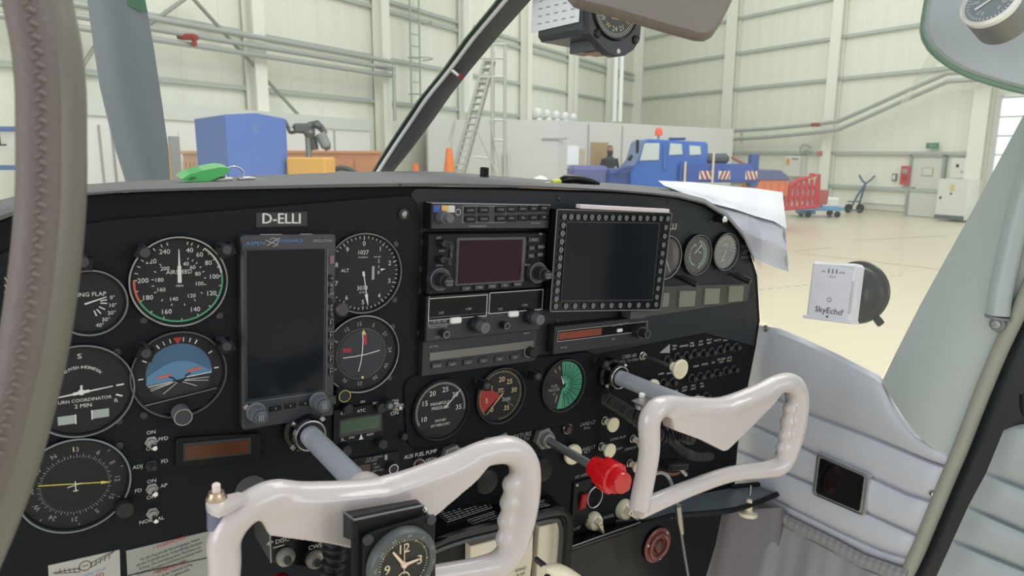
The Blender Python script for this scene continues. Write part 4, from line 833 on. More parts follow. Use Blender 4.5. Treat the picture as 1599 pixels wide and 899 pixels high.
part(t, 'handle', MB().tube([hit(x, y, 1, .06) - o for x, y in ((874, 283), (884, 279.5), (900, 279.5), (920, 283), (935, 286.5))], [.0035, .0062, .0060, .0050, .0025], 14, smooth=3), blackgl); part(t, 'collar', MB().tube([hit(x, y, 1, .06) - o for x, y in ((862, 285), (874, 283.5))], .0040, 12), K('lime_collar', (205, 215, 70), .5)); part(t, 'shank', MB().tube([hit(x, y, 1, .06) - o for x, y in ((840, 286), (862, 285))], .0012, 8), steel)
# papers
t = thing('paper_sheets', 'crumpled white paper sheets draped over the right end of the dash top', 'paper'); pr = [([(1028, 282), (1080, 284), (1130, 290), (1180, 294), (1222, 300)], .13), ([(1038, 290), (1095, 300), (1146, 315), (1195, 327), (1226, 338)], .07), ([(1120, 322), (1160, 333), (1188, 343), (1212, 350), (1229, 362)], .045), ([(1140, 345), (1168, 362), (1192, 372), (1214, 380), (1231, 390)], .040), ([(1150, 390), (1175, 405), (1190, 414), (1212, 424), (1234, 430)], .045)]
def rowpts(pr):
    out = []
    for i in range(len(pr) - 1):
        for k in range(5):
            u = k / 5; r_ = []
            for j in range(len(pr[0][0]) - 1):
                for m_ in range(5):
                    v = m_ / 5; a, b, c_, d_ = pr[i][0][j], pr[i][0][j + 1], pr[i + 1][0][j], pr[i + 1][0][j + 1]
                    px = (a[0] * (1 - v) + b[0] * v) * (1 - u) + (c_[0] * (1 - v) + d_[0] * v) * u; py = (a[1] * (1 - v) + b[1] * v) * (1 - u) + (c_[1] * (1 - v) + d_[1] * v) * u
                    y = pr[i][1] * (1 - u) + pr[i + 1][1] * u + .004 * math.sin(px * .11 + py * .03) + .003 * math.sin(px * .05 - py * .13)
                    r_.append(hit(px, py, 1, y))
            a, b = pr[i][0][-1], pr[i + 1][0][-1]; r_.append(hit(a[0] * (1 - u) + b[0] * u, a[1] * (1 - u) + b[1] * u, 1, pr[i][1] * (1 - u) + pr[i + 1][1] * u)); out.append(r_)
    return out
part(t, 'top_sheet', MB().grid(rowpts(pr[:3]), (0, .0006, 0)), paper); part(t, 'hanging_sheet', MB().grid(rowpts([([(x - 2, y + 2) for x, y in r_], d_ + .006) for r_, d_ in pr[1:]]), (0, .0006, 0)), K('paper_shade', (196, 197, 208), .8, var=.02))  # hanging sheet has its shading put into a greyer paper colour
mb = MB()
for i in range(9):
    a = hit(1170 + i * 2.2, 326 + i * 3 + 12, 1, .035); mb.line((a.x, a.z), (a.x + .004 + .0012 * i, a.z - .055 - .001 * i), .0012, a.y)
part(t, 'printed_lines', mb, K('print_grey_blue', (160, 162, 176), .6))
# ============================================================ yokes
def yoke_mesh(c1=(-.123, 0, .018), c2=(-.115, 0, .030), c3=(-.095, .002, .031)):
    mb = MB(); T = mb.tube
    T([(-.129, -.002, -.076), (-.124, -.002, -.045), (-.121, -.002, -.012), c1, c2, c3, (-.06, .004, .024), (0, .006, .014), (.06, .004, .021), (.095, .002, .028), (.122, 0, .026), (.138, 0, .008), (.139, -.002, -.025), (.132, -.002, -.060), (.118, -.002, -.079), (.09, 0, -.080), (.03, .004, -.074), (-.04, .004, -.075), (-.125, .002, -.080)],
      [.0110, .0110, .0112, .0118, .0118, .0115, .0110, .0110, .0110, .0118, .0132, .0145, .0142, .0135, .0125, .0105, .0095, .0095, .0105], 14, smooth=4)
    for k, (z, o_) in enumerate(((-.006, .0075), (-.023, .0075), (-.040, .0070), (-.057, .0055))):
        mb.lathe([(0, -.0105), (.007, -.007), (.0095, 0), (.007, .007), (0, .0105)], (.1335 - .0065 - o_ * .5 - (.0016 * k), -.002, z), (0, 0, 1), 12)
    mb.prism([(-.098, .022), (-.092, .006), (-.045, -.014), (-.004, -.035), (.003, -.035), (.04, -.016), (.082, .008), (.10, .024), (.0, .016)], -.008, .010)
    mb.prism([(-.10, .02), (-.06, .02), (0, .006), (.06, .016), (.10, .022), (.10, .03), (.06, .024), (0, .018), (-.06, .026), (-.10, .033)], -.009, .010)
    mb.lathe([(.0150, 0), (.0165, .010), (.0165, .030), (.0140, .042)], (0, .045, .0), (0, -1, 0), 20)
    mb.box((0, .008, .006), (.05, .016, .022), .004)
    return fuse(mb, 'handle', yokew, .0019, 7)
YM_ = [yoke_mesh((-.1205, 0, .008), (-.110, 0, .024), (-.088, .002, .032)), yoke_mesh()]
def yoke(name, label, x, z, roll):
    t = thing(name, label, 'yoke', (x, -.2, z), RY(roll)); part(t, 'handle', YM_.pop(0), yokew)
    o = Vector((x, -.2, z)); 
    sh = part(t, 'shaft', MB().cyl((0, .198, 0), (0, .012, 0), .0103, seg=32), K('shaft_steel', (205, 212, 222), .25, .55, var=.02), 'polished chrome shaft'); return t, sh
yl, _ = yoke('control_yoke', 'white control yoke with round clock mounted on it, in the foreground at bottom left', -.255, -.130, 0)
yr, _ = yoke('control_yoke', 'white control yoke in front of the right side of the panel', .164, -.125, 0)
for x, z, lab in ((-.255, -.130, 'dark metal bearing collar where the left control shaft enters the panel'), (.164, -.125, 'dark metal bearing collar where the right control shaft enters the panel')):
    t = thing('shaft_collar', lab, 'collar', (x, -.003, z)); mb = MB(); pr = [(.021, 0), (.021, .010), (.0175, .013), (.0175, .024), (.0160, .026), (.0112, .026)]
    part(t, 'bearing', MB().lathe(pr, seg=30), blackgl); part(t, 'ring', MB().tube([(.0150 * math.cos(k * PI / 14), -.0262, .0150 * math.sin(k * PI / 14)) for k in range(28)], .0011, 8, True), steel)
    for a in (40, 140, 220, 320): part(t, 'clamp_screw', MB().cyl((.0175 * math.cos(math.radians(a)), -.018, .0175 * math.sin(math.radians(a))), (.0215 * math.cos(math.radians(a)), -.018, .0215 * math.sin(math.radians(a))), .0028, seg=10), steel)
# push-to-talk switches on the yokes
t = thing('talk_button', 'white bracket with small brass push button on the left yoke, beside its left corner', 'button', hit(352, 782, 1, -.21)); o = hit(352, 782, 1, -.21)
zc = hit(345, 784, 1, -.205).z; q = [hit(x, y, 2, zc) - o for x, y in ((321, 785), (326, 779), (345, 774), (372, 768), (386, 770), (384, 778), (362, 790), (342, 800), (330, 796), (323, 790))]; part(t, 'bracket', MB().poly3(q, (0, 0, -.004)), yokew); a = hit(338, 781, 1, -.198) - o
part(t, 'barrel', MB().cyl(a + Vector((0, 0, -.020)), a, .0065, seg=16), K('barrel_blue_grey', (96, 102, 122), .4)); part(t, 'brass_nut', MB().lathe([(.0072, 0), (.0072, .002), (.0055, .004), (.005, .0065)], a, (0, 0, 1), 16), K('brass', (190, 170, 140), .25, .8)); part(t, 'button_tip', MB().cyl(a + Vector((0, 0, .006)), a + Vector((0, 0, .0125)), .0028, seg=12, ch=.0008), K('pink_white_tip', (220, 205, 200), .4))
t = thing('talk_button', 'small white lever switch on a steel clamp at the right yoke, upper left corner', 'button', hit(1010, 632, 1, -.19)); o = hit(1010, 632, 1, -.19)
part(t, 'clamp', MB().poly3([hit(x, y, 1, -.195) - o for x, y in ((1002, 632), (1022, 624), (1040, 630), (1020, 640), (1012, 641))], (0, .015, 0)), steel); a = hit(1001, 632, 1, -.18) - o; part(t, 'nut', MB().lathe([(.0062, 0), (.0062, .006), (.0045, .0085)], a - Vector((0, 0, .004)), (0, 0, 1), 14), satin)
part(t, 'lever', MB().cyl(a, a + Vector((.0, 0, .013)), .0022, .0034, 12, .001), white); part(t, 'barrel', MB().cyl(a - Vector((0, 0, .004)), a - Vector((0, -.004, .016)), .0055, seg=14), blackpl); part(t, 'cable_tie', MB().tube([hit(x, y, 1, yy) - o for x, y, yy in ((1028, 632, -.16), (1031, 622, -.165), (1040, 618, -.17), (1046, 622, -.17))], .0015, 8, smooth=4), rubber)
# clock on the left yoke
o = hit(622, 872, 1, -.242); s_ = (hit(622, 862, 1, -.242) - hit(622, 882, 1, -.242)).z / 20
t = thing('yoke_clock', 'round black clock with cream numerals in a black bracket on the left yoke', 'clock', o)
L = lambda x, y, yy=-.242: hit(x, y, 1, yy) - o
q = [(L(x, y).x, L(x, y).z) for x, y in ((553, 812), (662, 789), (664, 810), (682, 870), (684, 960), (552, 985))]; part(t, 'bracket_plate', chprism(MB(), rpoly(q, .003), .002, .006, .0008), blackpl)
tp = [L(553, 812), L(662, 789), L(650, 779, -.212), L(536, 799, -.212)]; part(t, 'bracket_top', MB().poly3(tp, (0, 0, -.0025)), blackpl); part(t, 'bracket_side', MB().poly3([L(553, 812), L(536, 799, -.212), L(536, 838, -.212), L(555, 846)], (.002, 0, 0)), blackpl)
part(t, 'bracket_edge', MB().tube([L(536, 799, -.212), L(553, 811.5), L(662, 788.5)], .0008, 6), rimg)
r0 = 50 * s_
q = rpoly([(-1.12 * r0, 1.10 * r0), (1.10 * r0, 1.16 * r0), (1.12 * r0, -1.1 * r0), (-1.1 * r0, -1.15 * r0)], .010, 5); part(t, 'bezel_flange', chprism(MB(), q, -.003, .002, .001), blackpl)
part(t, 'bezel_ring', MB().lathe([(r0 * 1.04, .002), (r0 * 1.04, .008), (r0 * .98, .011), (r0 * .80, .011), (r0 * .78, .0085)], seg=48), K('clock_bezel', (74, 80, 80), .45)); part(t, 'dial', MB().lathe([(r0 * .78, .0085), (r0 * .78, .0088)], seg=48), K('clock_dial', (26, 27, 27), .5))
mb = MB(); yy = -.0092
for k in range(60): mb.tick((0, 0), 6 * k, r0 * .70, r0 * .76, .0004 if k % 5 else .0009, yy)
for s__, x, z in (('12', -.02, .48), ('3', .50, .0), ('9', -.50, -.03)): mb.text(s__, x * r0, z * r0, .0105, yy)
mb.arc((0, -.42 * r0), r0 * .17, r0 * .20, 0, 360, yy, 24); ticks(mb, [], 0, 0)
for k in range(12): a = math.radians(30 * k); mb.line((.15 * r0 * math.sin(a), -.42 * r0 + .15 * r0 * math.cos(a)), (.19 * r0 * math.sin(a), -.42 * r0 + .19 * r0 * math.cos(a)), .0004, yy)
part(t, 'numerals', mb, K('lume_cream', (214, 204, 168), .5)); mb = MB()
for k in range(12): a = 30 * k + 7; mb.text(str((k * 5) or 60), .90 * r0 * math.sin(math.radians(a)), .90 * r0 * math.cos(math.radians(a)), .0040, -.0115, a)
part(t, 'bezel_numerals', mb, K('faded_print', (150, 154, 150), .5)); pk = K('hand_pink_cream', (224, 196, 170), .5)
part(t, 'hour_hand', MB().line((0, 0), (.45 * r0, .04 * r0), .0030, -.0098, .0016), pk); part(t, 'minute_hand', MB().line((0, 0), (-.36 * r0, .50 * r0), .0026, -.0100, .0014), pk); part(t, 'second_hand', MB().line((0, -.25 * r0), (-.02 * r0, .66 * r0), .0006, -.0103), pk); part(t, 'hand_boss', MB().lathe([(.0024, .0088), (.0020, .011)], seg=16), pk)
for x, z in ((-1.0, .93), (.93, 1.02)): part(t, 'corner_screw', MB().lathe([(.0042, .003), (.0038, .005), (.0016, .0052)], (x * r0, 0, z * r0), seg=14), darkgrey)
solo('bracket_screw', 'small steel screw at the right corner of the clock bracket', 'screw', MB().lathe([(.0024, 0), (.0016, .002), (0, .0024)], seg=12), steel, hit(664, 797, 1, -.240))
# box with two buttons behind the left yoke
t = thing('radio_switch_box', 'small black box with two steel buttons marked CWS, behind the left yoke handle', 'switch', hit(465, 855, 1, -.13)); o = hit(465, 855, 1, -.13)
q = [(hit(x, y, 1, -.13).x - o.x, hit(x, y, 1, -.13).z - o.z) for x, y in ((421, 818), (512, 832), (512, 890), (423, 878))]; part(t, 'box', chprism(MB(), q, 0, .05, .001), blackgl)
part(t, 'white_edge', MB().line(q[0], q[3], .0012, -.0004), dimwhite); mb = MB()
for s__, x, y in (('4P DISC', 434, 845), ('CWS', 492, 853)): a = hit(x, y, 1, -.13) - o; mb.text(s__, a.x, a.z, .0055, -.0004)
a, b = hit(426, 855, 1, -.13) - o, hit(444, 850, 1, -.13) - o; mb.line((a.x, a.z), (b.x, b.z), .0008, -.0004); part(t, 'lettering', mb, white)
for x, y in ((445, 868), (491, 872)):
    a = hit(x, y, 1, -.13) - o; k = part(t, 'button_nut', MB().lathe([(.0080, 0), (.0076, .004), (.0052, .0045), (.0048, .007)], (a.x, 0, a.z), seg=20), satin); part(k, 'button', MB().lathe([(.0034, .007), (.0030, .010)], (a.x, 0, a.z), seg=14), darkgrey)
solo('warning_light', 'dull red round light low behind the left yoke', 'light', MB().lathe([(.010, 0), (.009, .004), (0, .006)], seg=24), K('dark_red_lens2', (110, 18, 26), .2), hit(436, 910, 1, -.10))
# corrugated hoses and coiled cables
def ribbed(name, label, pts, r, pitch, m=rubber, amp=.22, sm=8):
    P = [Vector(p) for p in pts]; Q = []
    for i in range(len(P) - 1):
        p0, p1, p2, p3 = P[max(i - 1, 0)], P[i], P[i + 1], P[min(i + 2, len(P) - 1)]
        for k in range(40): t_ = k / 40; Q.append(.5 * (2 * p1 + (p2 - p0) * t_ + (2 * p0 - 5 * p1 + 4 * p2 - p3) * t_ * t_ + (3 * p1 - p0 - 3 * p2 + p3) * t_ ** 3))
    L_ = 0; path = [Q[0]]; R_ = [r]
    for a, b in zip(Q, Q[1:]): L_ += (b - a).length; path.append(b); R_.append(r * (1 + amp * math.sin(L_ / pitch * 2 * PI)))
    return solo(name, label, 'hose', MB().tube(path, R_, 12), m)
ribbed('corrugated_hose', 'black corrugated hose hanging below the left yoke beside the clock', [hit(522, 825, 1, -.16), hit(524, 860, 1, -.16), hit(516, 900, 1, -.16), hit(506, 960, 1, -.16)], .0088, .0075)
ribbed('coiled_cable', 'black coiled cable running from the panel down to behind the right yoke', [hit(946, 622, 1, -.015), hit(975, 640, 1, -.05), hit(1008, 665, 1, -.09), hit(1035, 682, 1, -.10), hit(1060, 678, 1, -.11), hit(1083, 686, 1, -.13)], .0078, .0062)
ribbed('coiled_cable', 'dark coiled cable low behind the centre of the right yoke', [hit(1035, 672, 1, -.05), hit(1060, 700, 1, -.05), hit(1085, 712, 1, -.04), hit(1110, 712, 1, -.03)], .0062, .0055)
# black plug block and stray wires under the right yoke
t = thing('cable_plug', 'black ridged plug block lying under the right yoke bar', 'plug', hit(1050, 725, 1, -.06)); part(t, 'plug_body', MB().box((0, 0, 0), (.036, .022, .010), .002, RY(8)), blackpl)
for k in (-1, 0, 1): part(t, 'ridge', MB().box((.002, -.012, .003 * k), (.034, .003, .0016), .0004, RY(8)), darkgrey)
part(t, 'brown_wire', MB().tube([(-.02, .005, -.008), (0, 0, -.014), (.016, 0, -.014), (.022, 0, -.006)], .0028, 8, smooth=5), K('brown_wire', (96, 62, 50), .5)); part(t, 'silver_tip', MB().cyl((.012, -.004, -.006), (.024, -.006, -.018), .003, seg=10), steel)
t = thing('steel_cable', 'thin steel cable with silver sleeve hanging from the shelf edge over the copper socket', 'cable'); q = [(1018, 742, -.09), (1032, 738, -.10), (1044, 745, -.11), (1052, 765, -.12), (1058, 790, -.12), (1062, 820, -.115), (1068, 860, -.11), (1076, 910, -.105), (1080, 960, -.1)]
q = [hit(*p[:2], 1, p[2]) for p in q]; part(t, 'wire', MB().tube(q, .0019, 8, smooth=5), K('braided_steel', (118, 118, 120), .4, .6)); part(t, 'sleeve', MB().tube([hit(1059, 789, 1, -.121), hit(1062, 815, 1, -.117), hit(1065, 832, 1, -.114)], [.0040, .0042, .0030], 14), steel)
part(t, 'upper_white_wire', MB().tube(q[:4], .0022, 8, smooth=5), dimwhite)
# ============================================================ centre pedestal
def hitp(px, py, p0, n): d = AI.to_3x3() @ ray(px, py); k = (Vector(p0) - CA).dot(n) / d.dot(n); return CA + d * k
A0, A1 = hit(560, 822, 1, 0), hit(858, 772, 1, 0); B1 = hit(884, 800, 1, -.065); nrm = (A1 - A0).cross(B1 - A1).normalized()
S = lambda x, y, lift=0: hitp(x, y, A1, nrm) + nrm * (lift if nrm.z > 0 else -lift)
t = thing('centre_pedestal', 'black centre pedestal with rounded frame and cream inset panels below the engine controls', 'pedestal')
top = [S(560, 822), S(700, 799), S(858, 772), S(884, 798), S(700, 838), S(640, 868), S(560, 900)]; part(t, 'top_cover', MB().poly3(top, (0, .004, -.006)), blackgl)
fy = -.065; fr = [hit(x, y, 1, fy) for x, y in ((560, 960), (600, 900), (645, 866), (700, 838), (790, 815), (868, 797), (885, 806), (888, 830), (884, 880), (880, 960), (878, 1040))]
part(t, 'front_frame', MB().tube(fr, .0060, 10, smooth=4), blackgl); fr2 = [hit(x, y, 1, fy - .003) for x, y in ((600, 935), (650, 878), (705, 850), (790, 828), (862, 811), (874, 818), (876, 840), (872, 890), (868, 960))]; part(t, 'inner_frame', MB().tube(fr2, .0028, 8, smooth=4), darkgrey)
q = P2([(560, 1040), (600, 905), (650, 872), (705, 845), (790, 820), (868, 802), (884, 830), (880, 1040)], fy + .02); part(t, 'dark_backing', chprism(MB(), q, fy + .020, -.002, .001), blackpl)
q = P2([(843, 822), (876, 814), (879, 840), (876, 890), (866, 960), (836, 960), (840, 870)], fy + .008); part(t, 'cream_panel', chprism(MB(), q, fy + .008, fy + .02, .001), creampl)
q = P2([(735, 853), (790, 838), (833, 829), (832, 870), (822, 960), (735, 960)], fy + .008); part(t, 'cream_panel', chprism(MB(), q, fy + .008, fy + .02, .001), creampl)
mb = MB(); 
for s__, x, y in (('WING', 813, 889), ('FLAP', 813, 897)): a = hit(x, y, 1, fy + .0075); mb.text(s__, a.x, a.z, .0060, fy + .0075)
a = hit(820, 853, 1, fy + .0075); mb.line((a.x - .002, a.z), (a.x + .002, a.z + .001), .0012, fy + .0075); part(t, 'lettering', mb, K('ink_dark', (40, 40, 44), .5))
sl = [S(686, 795, .001), S(752, 777, .001), S(762, 792, .001), S(700, 813, .001)]
def plac(tl, tr, br, bl, nl, nm='placard'):
    f = MB().poly3([S(*p, .0006) for p in (tl, tr, br, bl)], nrm * .0003); pp = part(t, nm, f, K('plate_black', (30, 32, 34), .5)); b = MB(); P_ = [S(*p, .0014) for p in (tl, tr, br, bl)]
    b.tube(P_, .0005, 4, True); part(pp, 'border', b, dimwhite); b = MB()
    for i in range(nl):
        v = (i + .8) / (nl + .6); a_ = P_[0].lerp(P_[3], v); b_ = P_[1].lerp(P_[2], v); n_ = 9
        for k in range(n_):
            u0 = .06 + .9 * k / n_; u1 = u0 + .9 / n_ * random.uniform(.5, .85); b.tube([a_.lerp(b_, u0), a_.lerp(b_, u1)], .00055, 4)
    part(pp, 'small_print', b, dimwhite)
plac((680, 801), (758, 777), (768, 794), (698, 817), 5); plac((730, 814), (772, 800), (780, 812), (744, 827), 3); plac((800, 792), (850, 782), (858, 790), (806, 801), 2)
t = thing('flap_lever', 'cream flap lever with slotted end at the bottom of the pedestal', 'lever', hit(858, 890, 1, -.11)); part(t, 'handle', MB().tube([(-.012, -.006, .004), (.006, -.010, .002), (.028, -.016, -.014), (.050, -.02, -.034)], [.0085, .0105, .0105, .0095], 14, smooth=4, flat=.8), cream); part(t, 'end_pin', MB().lathe([(.0042, 0), (.0035, .001)], (-.015, -.015, .004), (-.6, -.7, .1), 14), blackpl); part(t, 'arm', MB().box((-.004, .012, .004), (.006, .02, .006), .001), darkgrey)
# ============================================================ lower right console, shelf, socket
cy_ = -.03
t = thing('lower_console', 'black console face below the right panel, carrying the copper coloured socket', 'console'); q = P2([(885, 862), (1052, 806), (1128, 800), (1118, 850), (1100, 910), (1080, 1060), (878, 1060)], cy_)
part(t, 'face', chprism(MB(), q, cy_, .0, .001), blackgl); part(t, 'edge_trim', MB().tube([hit(x, y, 1, cy_ - .002) for x, y in ((888, 856), (960, 832), (1050, 804))], .0035, 10), blackgl); part(t, 'edge_line', MB().tube([hit(x, y, 1, cy_ - .006) for x, y in ((892, 853), (960, 829), (1000, 815))], .0008, 6), rimg)
z_ = hit(1052, 803, 1, cy_).z; t = thing('side_shelf', 'small grey metal shelf with black edge trim between the console and the side wall', 'shelf')
q = [hit(x, y, 2, z_) for x, y in ((960, 812), (1020, 785), (1140, 762), (1236, 753), (1238, 760), (1200, 777), (1140, 797), (1052, 805))]; part(t, 'plate', MB().poly3(q, (0, 0, -.004)), K('shelf_grey', (96, 106, 112), .3)); part(t, 'edge_trim', MB().tube(q[4:], .0042, 10, smooth=4), blackpl); part(t, 'rear_trim', MB().tube([q[3] + Vector((0, 0, .003)), q[2] + Vector((0, 0, .003))], .0035, 8), blackpl)
t = thing('power_socket', 'copper coloured round socket with three screws on the black lower console', 'socket', hit(1026, 850, 1, cy_ - .002)); part(t, 'flange', MB().lathe([(.0270, 0), (.0270, .002), (.0255, .003)], seg=36), copper); part(t, 'cup', MB().lathe([(.0195, .002), (.0205, .006), (.0180, .0085), (.0150, .006), (.0135, -.010), (0, -.010)], seg=32), copper)
part(t, 'inner_ball', MB().lathe([(.012, -.004), (.0125, .001), (.009, .006), (.004, .008), (0, .0082)], (.001, 0, -.001), seg=24), K('copper_dark', (86, 46, 42), .25, .4))
for a in (45, 165, 285): part(t, 'screw', MB().lathe([(.0028, .003), (.0022, .0045), (0, .005)], (.0225 * math.cos(math.radians(a)), 0, .0225 * math.sin(math.radians(a))), seg=12), steel)
o = hit(1168, 803, 0, .43); t = thing('hanging_knob', 'cream T-shaped knob hanging under the side shelf', 'knob', o); part(t, 'stem', MB().lathe([(.0055, .003), (.0060, .012), (.0042, .024)], (0, 0, 0), (.1, .1, 1), 18), cream); part(t, 'knob', MB().lathe([(.0125, -.003), (.0145, -.001), (.0145, .003), (.006, .006)], (0, 0, 0), (.1, .1, 1), 24), cream); part(t, 'screw_rod', MB().cyl((.003, .003, .03), (.004, .004, .046), .0018, seg=10), steel)
# ============================================================ cabin side wall (padded vinyl), pillar, seal, door panel
def resample(pts, n):
    pts = [Vector(p) for p in pts]; L_ = [0]
    for a, b in zip(pts, pts[1:]): L_.append(L_[-1] + (b - a).length)
    out = []
    for i in range(n):
        d_ = L_[-1] * i / (n - 1); j = 0
        while j < len(L_) - 2 and L_[j + 1] < d_: j += 1
        u = (d_ - L_[j]) / max(L_[j + 1] - L_[j], 1e-9); out.append(pts[j].lerp(pts[j + 1], min(u, 1)))
    return out
def pleat(a, b, X, bulge, nr=9, nc=24, X2=None, pw=.55):
    A_, B_ = resample(a, nc), resample(b, nc); rows = []
    for i in range(nr):
        u = i / (nr - 1); r_ = []
        for j in range(nc):
            p = A_[j].lerp(B_[j], u); e = min(j, nc - 1 - j) / 2.0
            r_.append(hit(p.x, p.y, 0, X - bulge * (max(0.0, math.sin(PI * u)) ** pw) * min(1, .4 + .6 * e)))
        rows.append(r_)
    return MB().grid(rows, (.006, 0, 0))
WX = .514
wr = thing('dummy', 'x', 'x'); bpy.data.objects.remove(wr)
base_o = [hit(x, y, 0, WX + .002) for x, y in ((1184, 520), (1230, 524), (1300, 556), (1376, 594), (1400, 640), (1430, 677), (1490, 716), (1465, 785), (1440, 840), (1414, 899), (1340, 1100), (1060, 1100), (1090, 899), (1135, 780), (1150, 640))]
wall_r = struct('wall_right', MB().poly3(base_o, (.004, 0, 0)), vinyl)
seams = [[(1184, 508), (1215, 513), (1250, 528), (1300, 551), (1376, 590), (1398, 640), (1428, 677), (1493, 714)],
         [(1160, 605), (1224, 626), (1260, 644), (1355, 679), (1455, 720), (1489, 731)],
         [(1158, 654), (1213, 679), (1249, 695), (1277, 709), (1359, 743), (1419, 771), (1464, 784)],
         [(1140, 697), (1199, 722), (1228, 738), (1268, 754), (1350, 798), (1443, 840)],
         [(1138, 748), (1180, 764), (1235, 792), (1313, 830), (1375, 858), (1427, 874)]]
for i in range(4):
    m_ = pleat(seams[i], seams[i + 1], WX, .012, 13 if i else 17, 28, pw=.34); part(wall_r, 'padded_panel', m_, vinyl)
pocket_top = [(1100, 770), (1185, 781), (1235, 808), (1300, 840), (1348, 866), (1418, 890)]
part(wall_r, 'padded_panel', pleat(seams[4], [(1120, 768), (1185, 781), (1235, 808), (1348, 866), (1418, 892)], WX, .006, 7, 24), vinyl)
# gathered map pocket
nc = 150; At = resample(pocket_top, nc); Am = resample([(1096, 800), (1180, 800), (1232, 826), (1300, 862), (1345, 888), (1408, 912)], nc); Ab = resample([(1040, 1060), (1150, 1070), (1230, 1080), (1300, 1090), (1340, 1100), (1360, 1110)], nc); rows = []
for i in range(4): rows.append([hit(a.lerp(b, i / 3).x, a.lerp(b, i / 3).y, 0, WX - .016 - .006 * math.sin(PI * i / 3) - .0010 * math.sin(j * 1.25) * math.sin(PI * min(1, (i + .5) / 3))) for j, (a, b) in enumerate(zip(At, Am))])
mp = thing('map_pocket', 'gathered grey fabric map pocket at the bottom of the cabin side wall', 'pocket'); clothm = K('pocket_fabric', (138, 137, 140), .75, bump=.15)
part(mp, 'elastic_band', MB().grid(rows, (.003, 0, 0)), K('pocket_band', (134, 134, 136), .7, bump=.15)); rows = []
for i in range(14):
    u = i / 13; rows.append([hit(a.lerp(b, u).x, a.lerp(b, u).y, 0, WX - .018 - .05 * (1 - (1 - u) ** 2) * (.6 + .4 * math.sin(j * .021)) - (.005 * math.sin(j * .16 + 1.3 * u) + .0018 * math.sin(j * .41 - 2 * u)) * (.35 + .65 * min(1, u * 3))) for j, (a, b) in enumerate(zip(Am, Ab))])
part(mp, 'pocket_cloth', MB().grid(rows, (.003, 0, 0)), clothm)
# fabric boot beside the console
nc = 40; rows = []
for i in range(12):
    u = i / 11; rows.append([hit((1122 - 30 * u) * (1 - v) + (1222 - 20 * u) * v, (798 + 200 * u) * (1 - v) + (792 + 200 * u) * v, 0, .44 + .035 * v - .010 * math.sin(v * 5 + u) - .0025 * math.sin(v * 12 - u * 2)) for v in [j / (nc - 1) for j in range(nc)]])
solo('footwell_curtain', 'grey cloth curtain hanging below the side shelf beside the black console', 'curtain', MB().grid(rows, (.003, 0, 0)), K('curtain_cloth', (116, 112, 118), .75, bump=.15))
# ashtray
t = thing('ashtray', 'shiny black ashtray with chrome frame set in the padded side wall', 'ashtray', hit(1314, 756, 0, WX - .012)); o = hit(1314, 756, 0, WX - .012)
q = [hit(x, y, 0, WX - .014) - o for x, y in ((1277, 706), (1359, 741), (1350, 806), (1269, 771))]
def wallslab(mb, q, x0, x1, rad):
    oz = rpoly([(p.y, p.z) for p in q], rad); n = len(oz); vs = [(x0, a, b) for a, b in oz] + [(x1, a, b) for a, b in oz]; return mb.add(vs, [tuple(range(n)), tuple(range(n, 2 * n))[::-1]] + [(i, i + n, (i + 1) % n + n, (i + 1) % n) for i in range(n)])
part(t, 'frame', wallslab(MB(), q, -.004, .012, .006), K('ashtray_chrome', (200, 203, 206), .22, .75)); c = sum(q, Vector()) / 4; q2 = [c + (p - c) * .84 for p in q]; part(t, 'lid', wallslab(MB(), q2, -.0055, 0, .004), K('lid_black_mirror', (14, 15, 17), .04, coat=.5)); q3 = [c + (p - c) * .95 for p in q]
part(t, 'rim_groove', MB().tube([Vector((-.0045, a, b)) for a, b in rpoly([(p.y, p.z) for p in q3], .006)], .0012, 6, True), steel)
def wscrew(px, py, X, lab):
    t = thing('trim_screw', lab, 'screw', hit(px, py, 0, X)); part(t, 'cup_washer', MB().lathe([(.0062, 0), (.0050, .002), (.003, .0015)], (0, 0, 0), (-1, 0, 0), 16), satin); part(t, 'head', MB().lathe([(.0036, .001), (.0028, .003), (0, .0036)], (0, 0, 0), (-1, 0, 0), 12), steel)
wscrew(1456, 771, WX - .008, 'steel trim screw on the padded side wall near the grey seal'); wscrew(1196, 513, WX - .004, 'steel trim screw at the top front corner of the padded side wall'); wscrew(1414, 563, WX - .002, 'small steel screw low on the grey window pillar'); wscrew(1508, 674, WX - .006, 'small steel screw at the edge of the pillar beside the grey seal')
# pillar
pil = [(1377, 596), (1398, 552), (1440, 470), (1480, 398), (1520, 326), (1560, 250), (1599, 178), (1690, 10)]; pir = [(1494, 716), (1510, 672), (1530, 620), (1552, 565), (1575, 512), (1599, 455), (1640, 360), (1740, 140)]
rows = [[hit(a[0] * (1 - v) + b[0] * v, a[1] * (1 - v) + b[1] * v + (26 * math.sin(PI * v) if i == 0 else 0), 0, WX - .002 - .012 * math.sin(PI * v)) for v in [k / 10 for k in range(11)]] for i, (a, b) in enumerate(zip(pil, pir))]
struct('trim_1', MB().grid(rows, (.008, 0, 0)), pillarg, None, 'grey green covered window pillar between the side window and the door')
struct('trim_2', MB().tube([hit(x, y, 0, WX - .006) for x, y in ((1380, 960), (1424, 880), (1452, 815), (1478, 752), (1502, 695), (1528, 628), (1560, 550), (1590, 487), (1625, 415), (1700, 290))], .0092, 12, smooth=4), sealg, None, 'olive grey rubber door seal')
q = [hit(x, y, 0, WX + .012) for x, y in ((1396, 960), (1440, 870), (1490, 745), (1530, 640), (1599, 480), (1720, 250), (1800, 300), (1760, 1000))]; struct('trim_3', MB().poly3(q, (.004, 0, 0)), K('door_gap_black', (30, 36, 40), .3), None, 'dark door gap behind the seal')
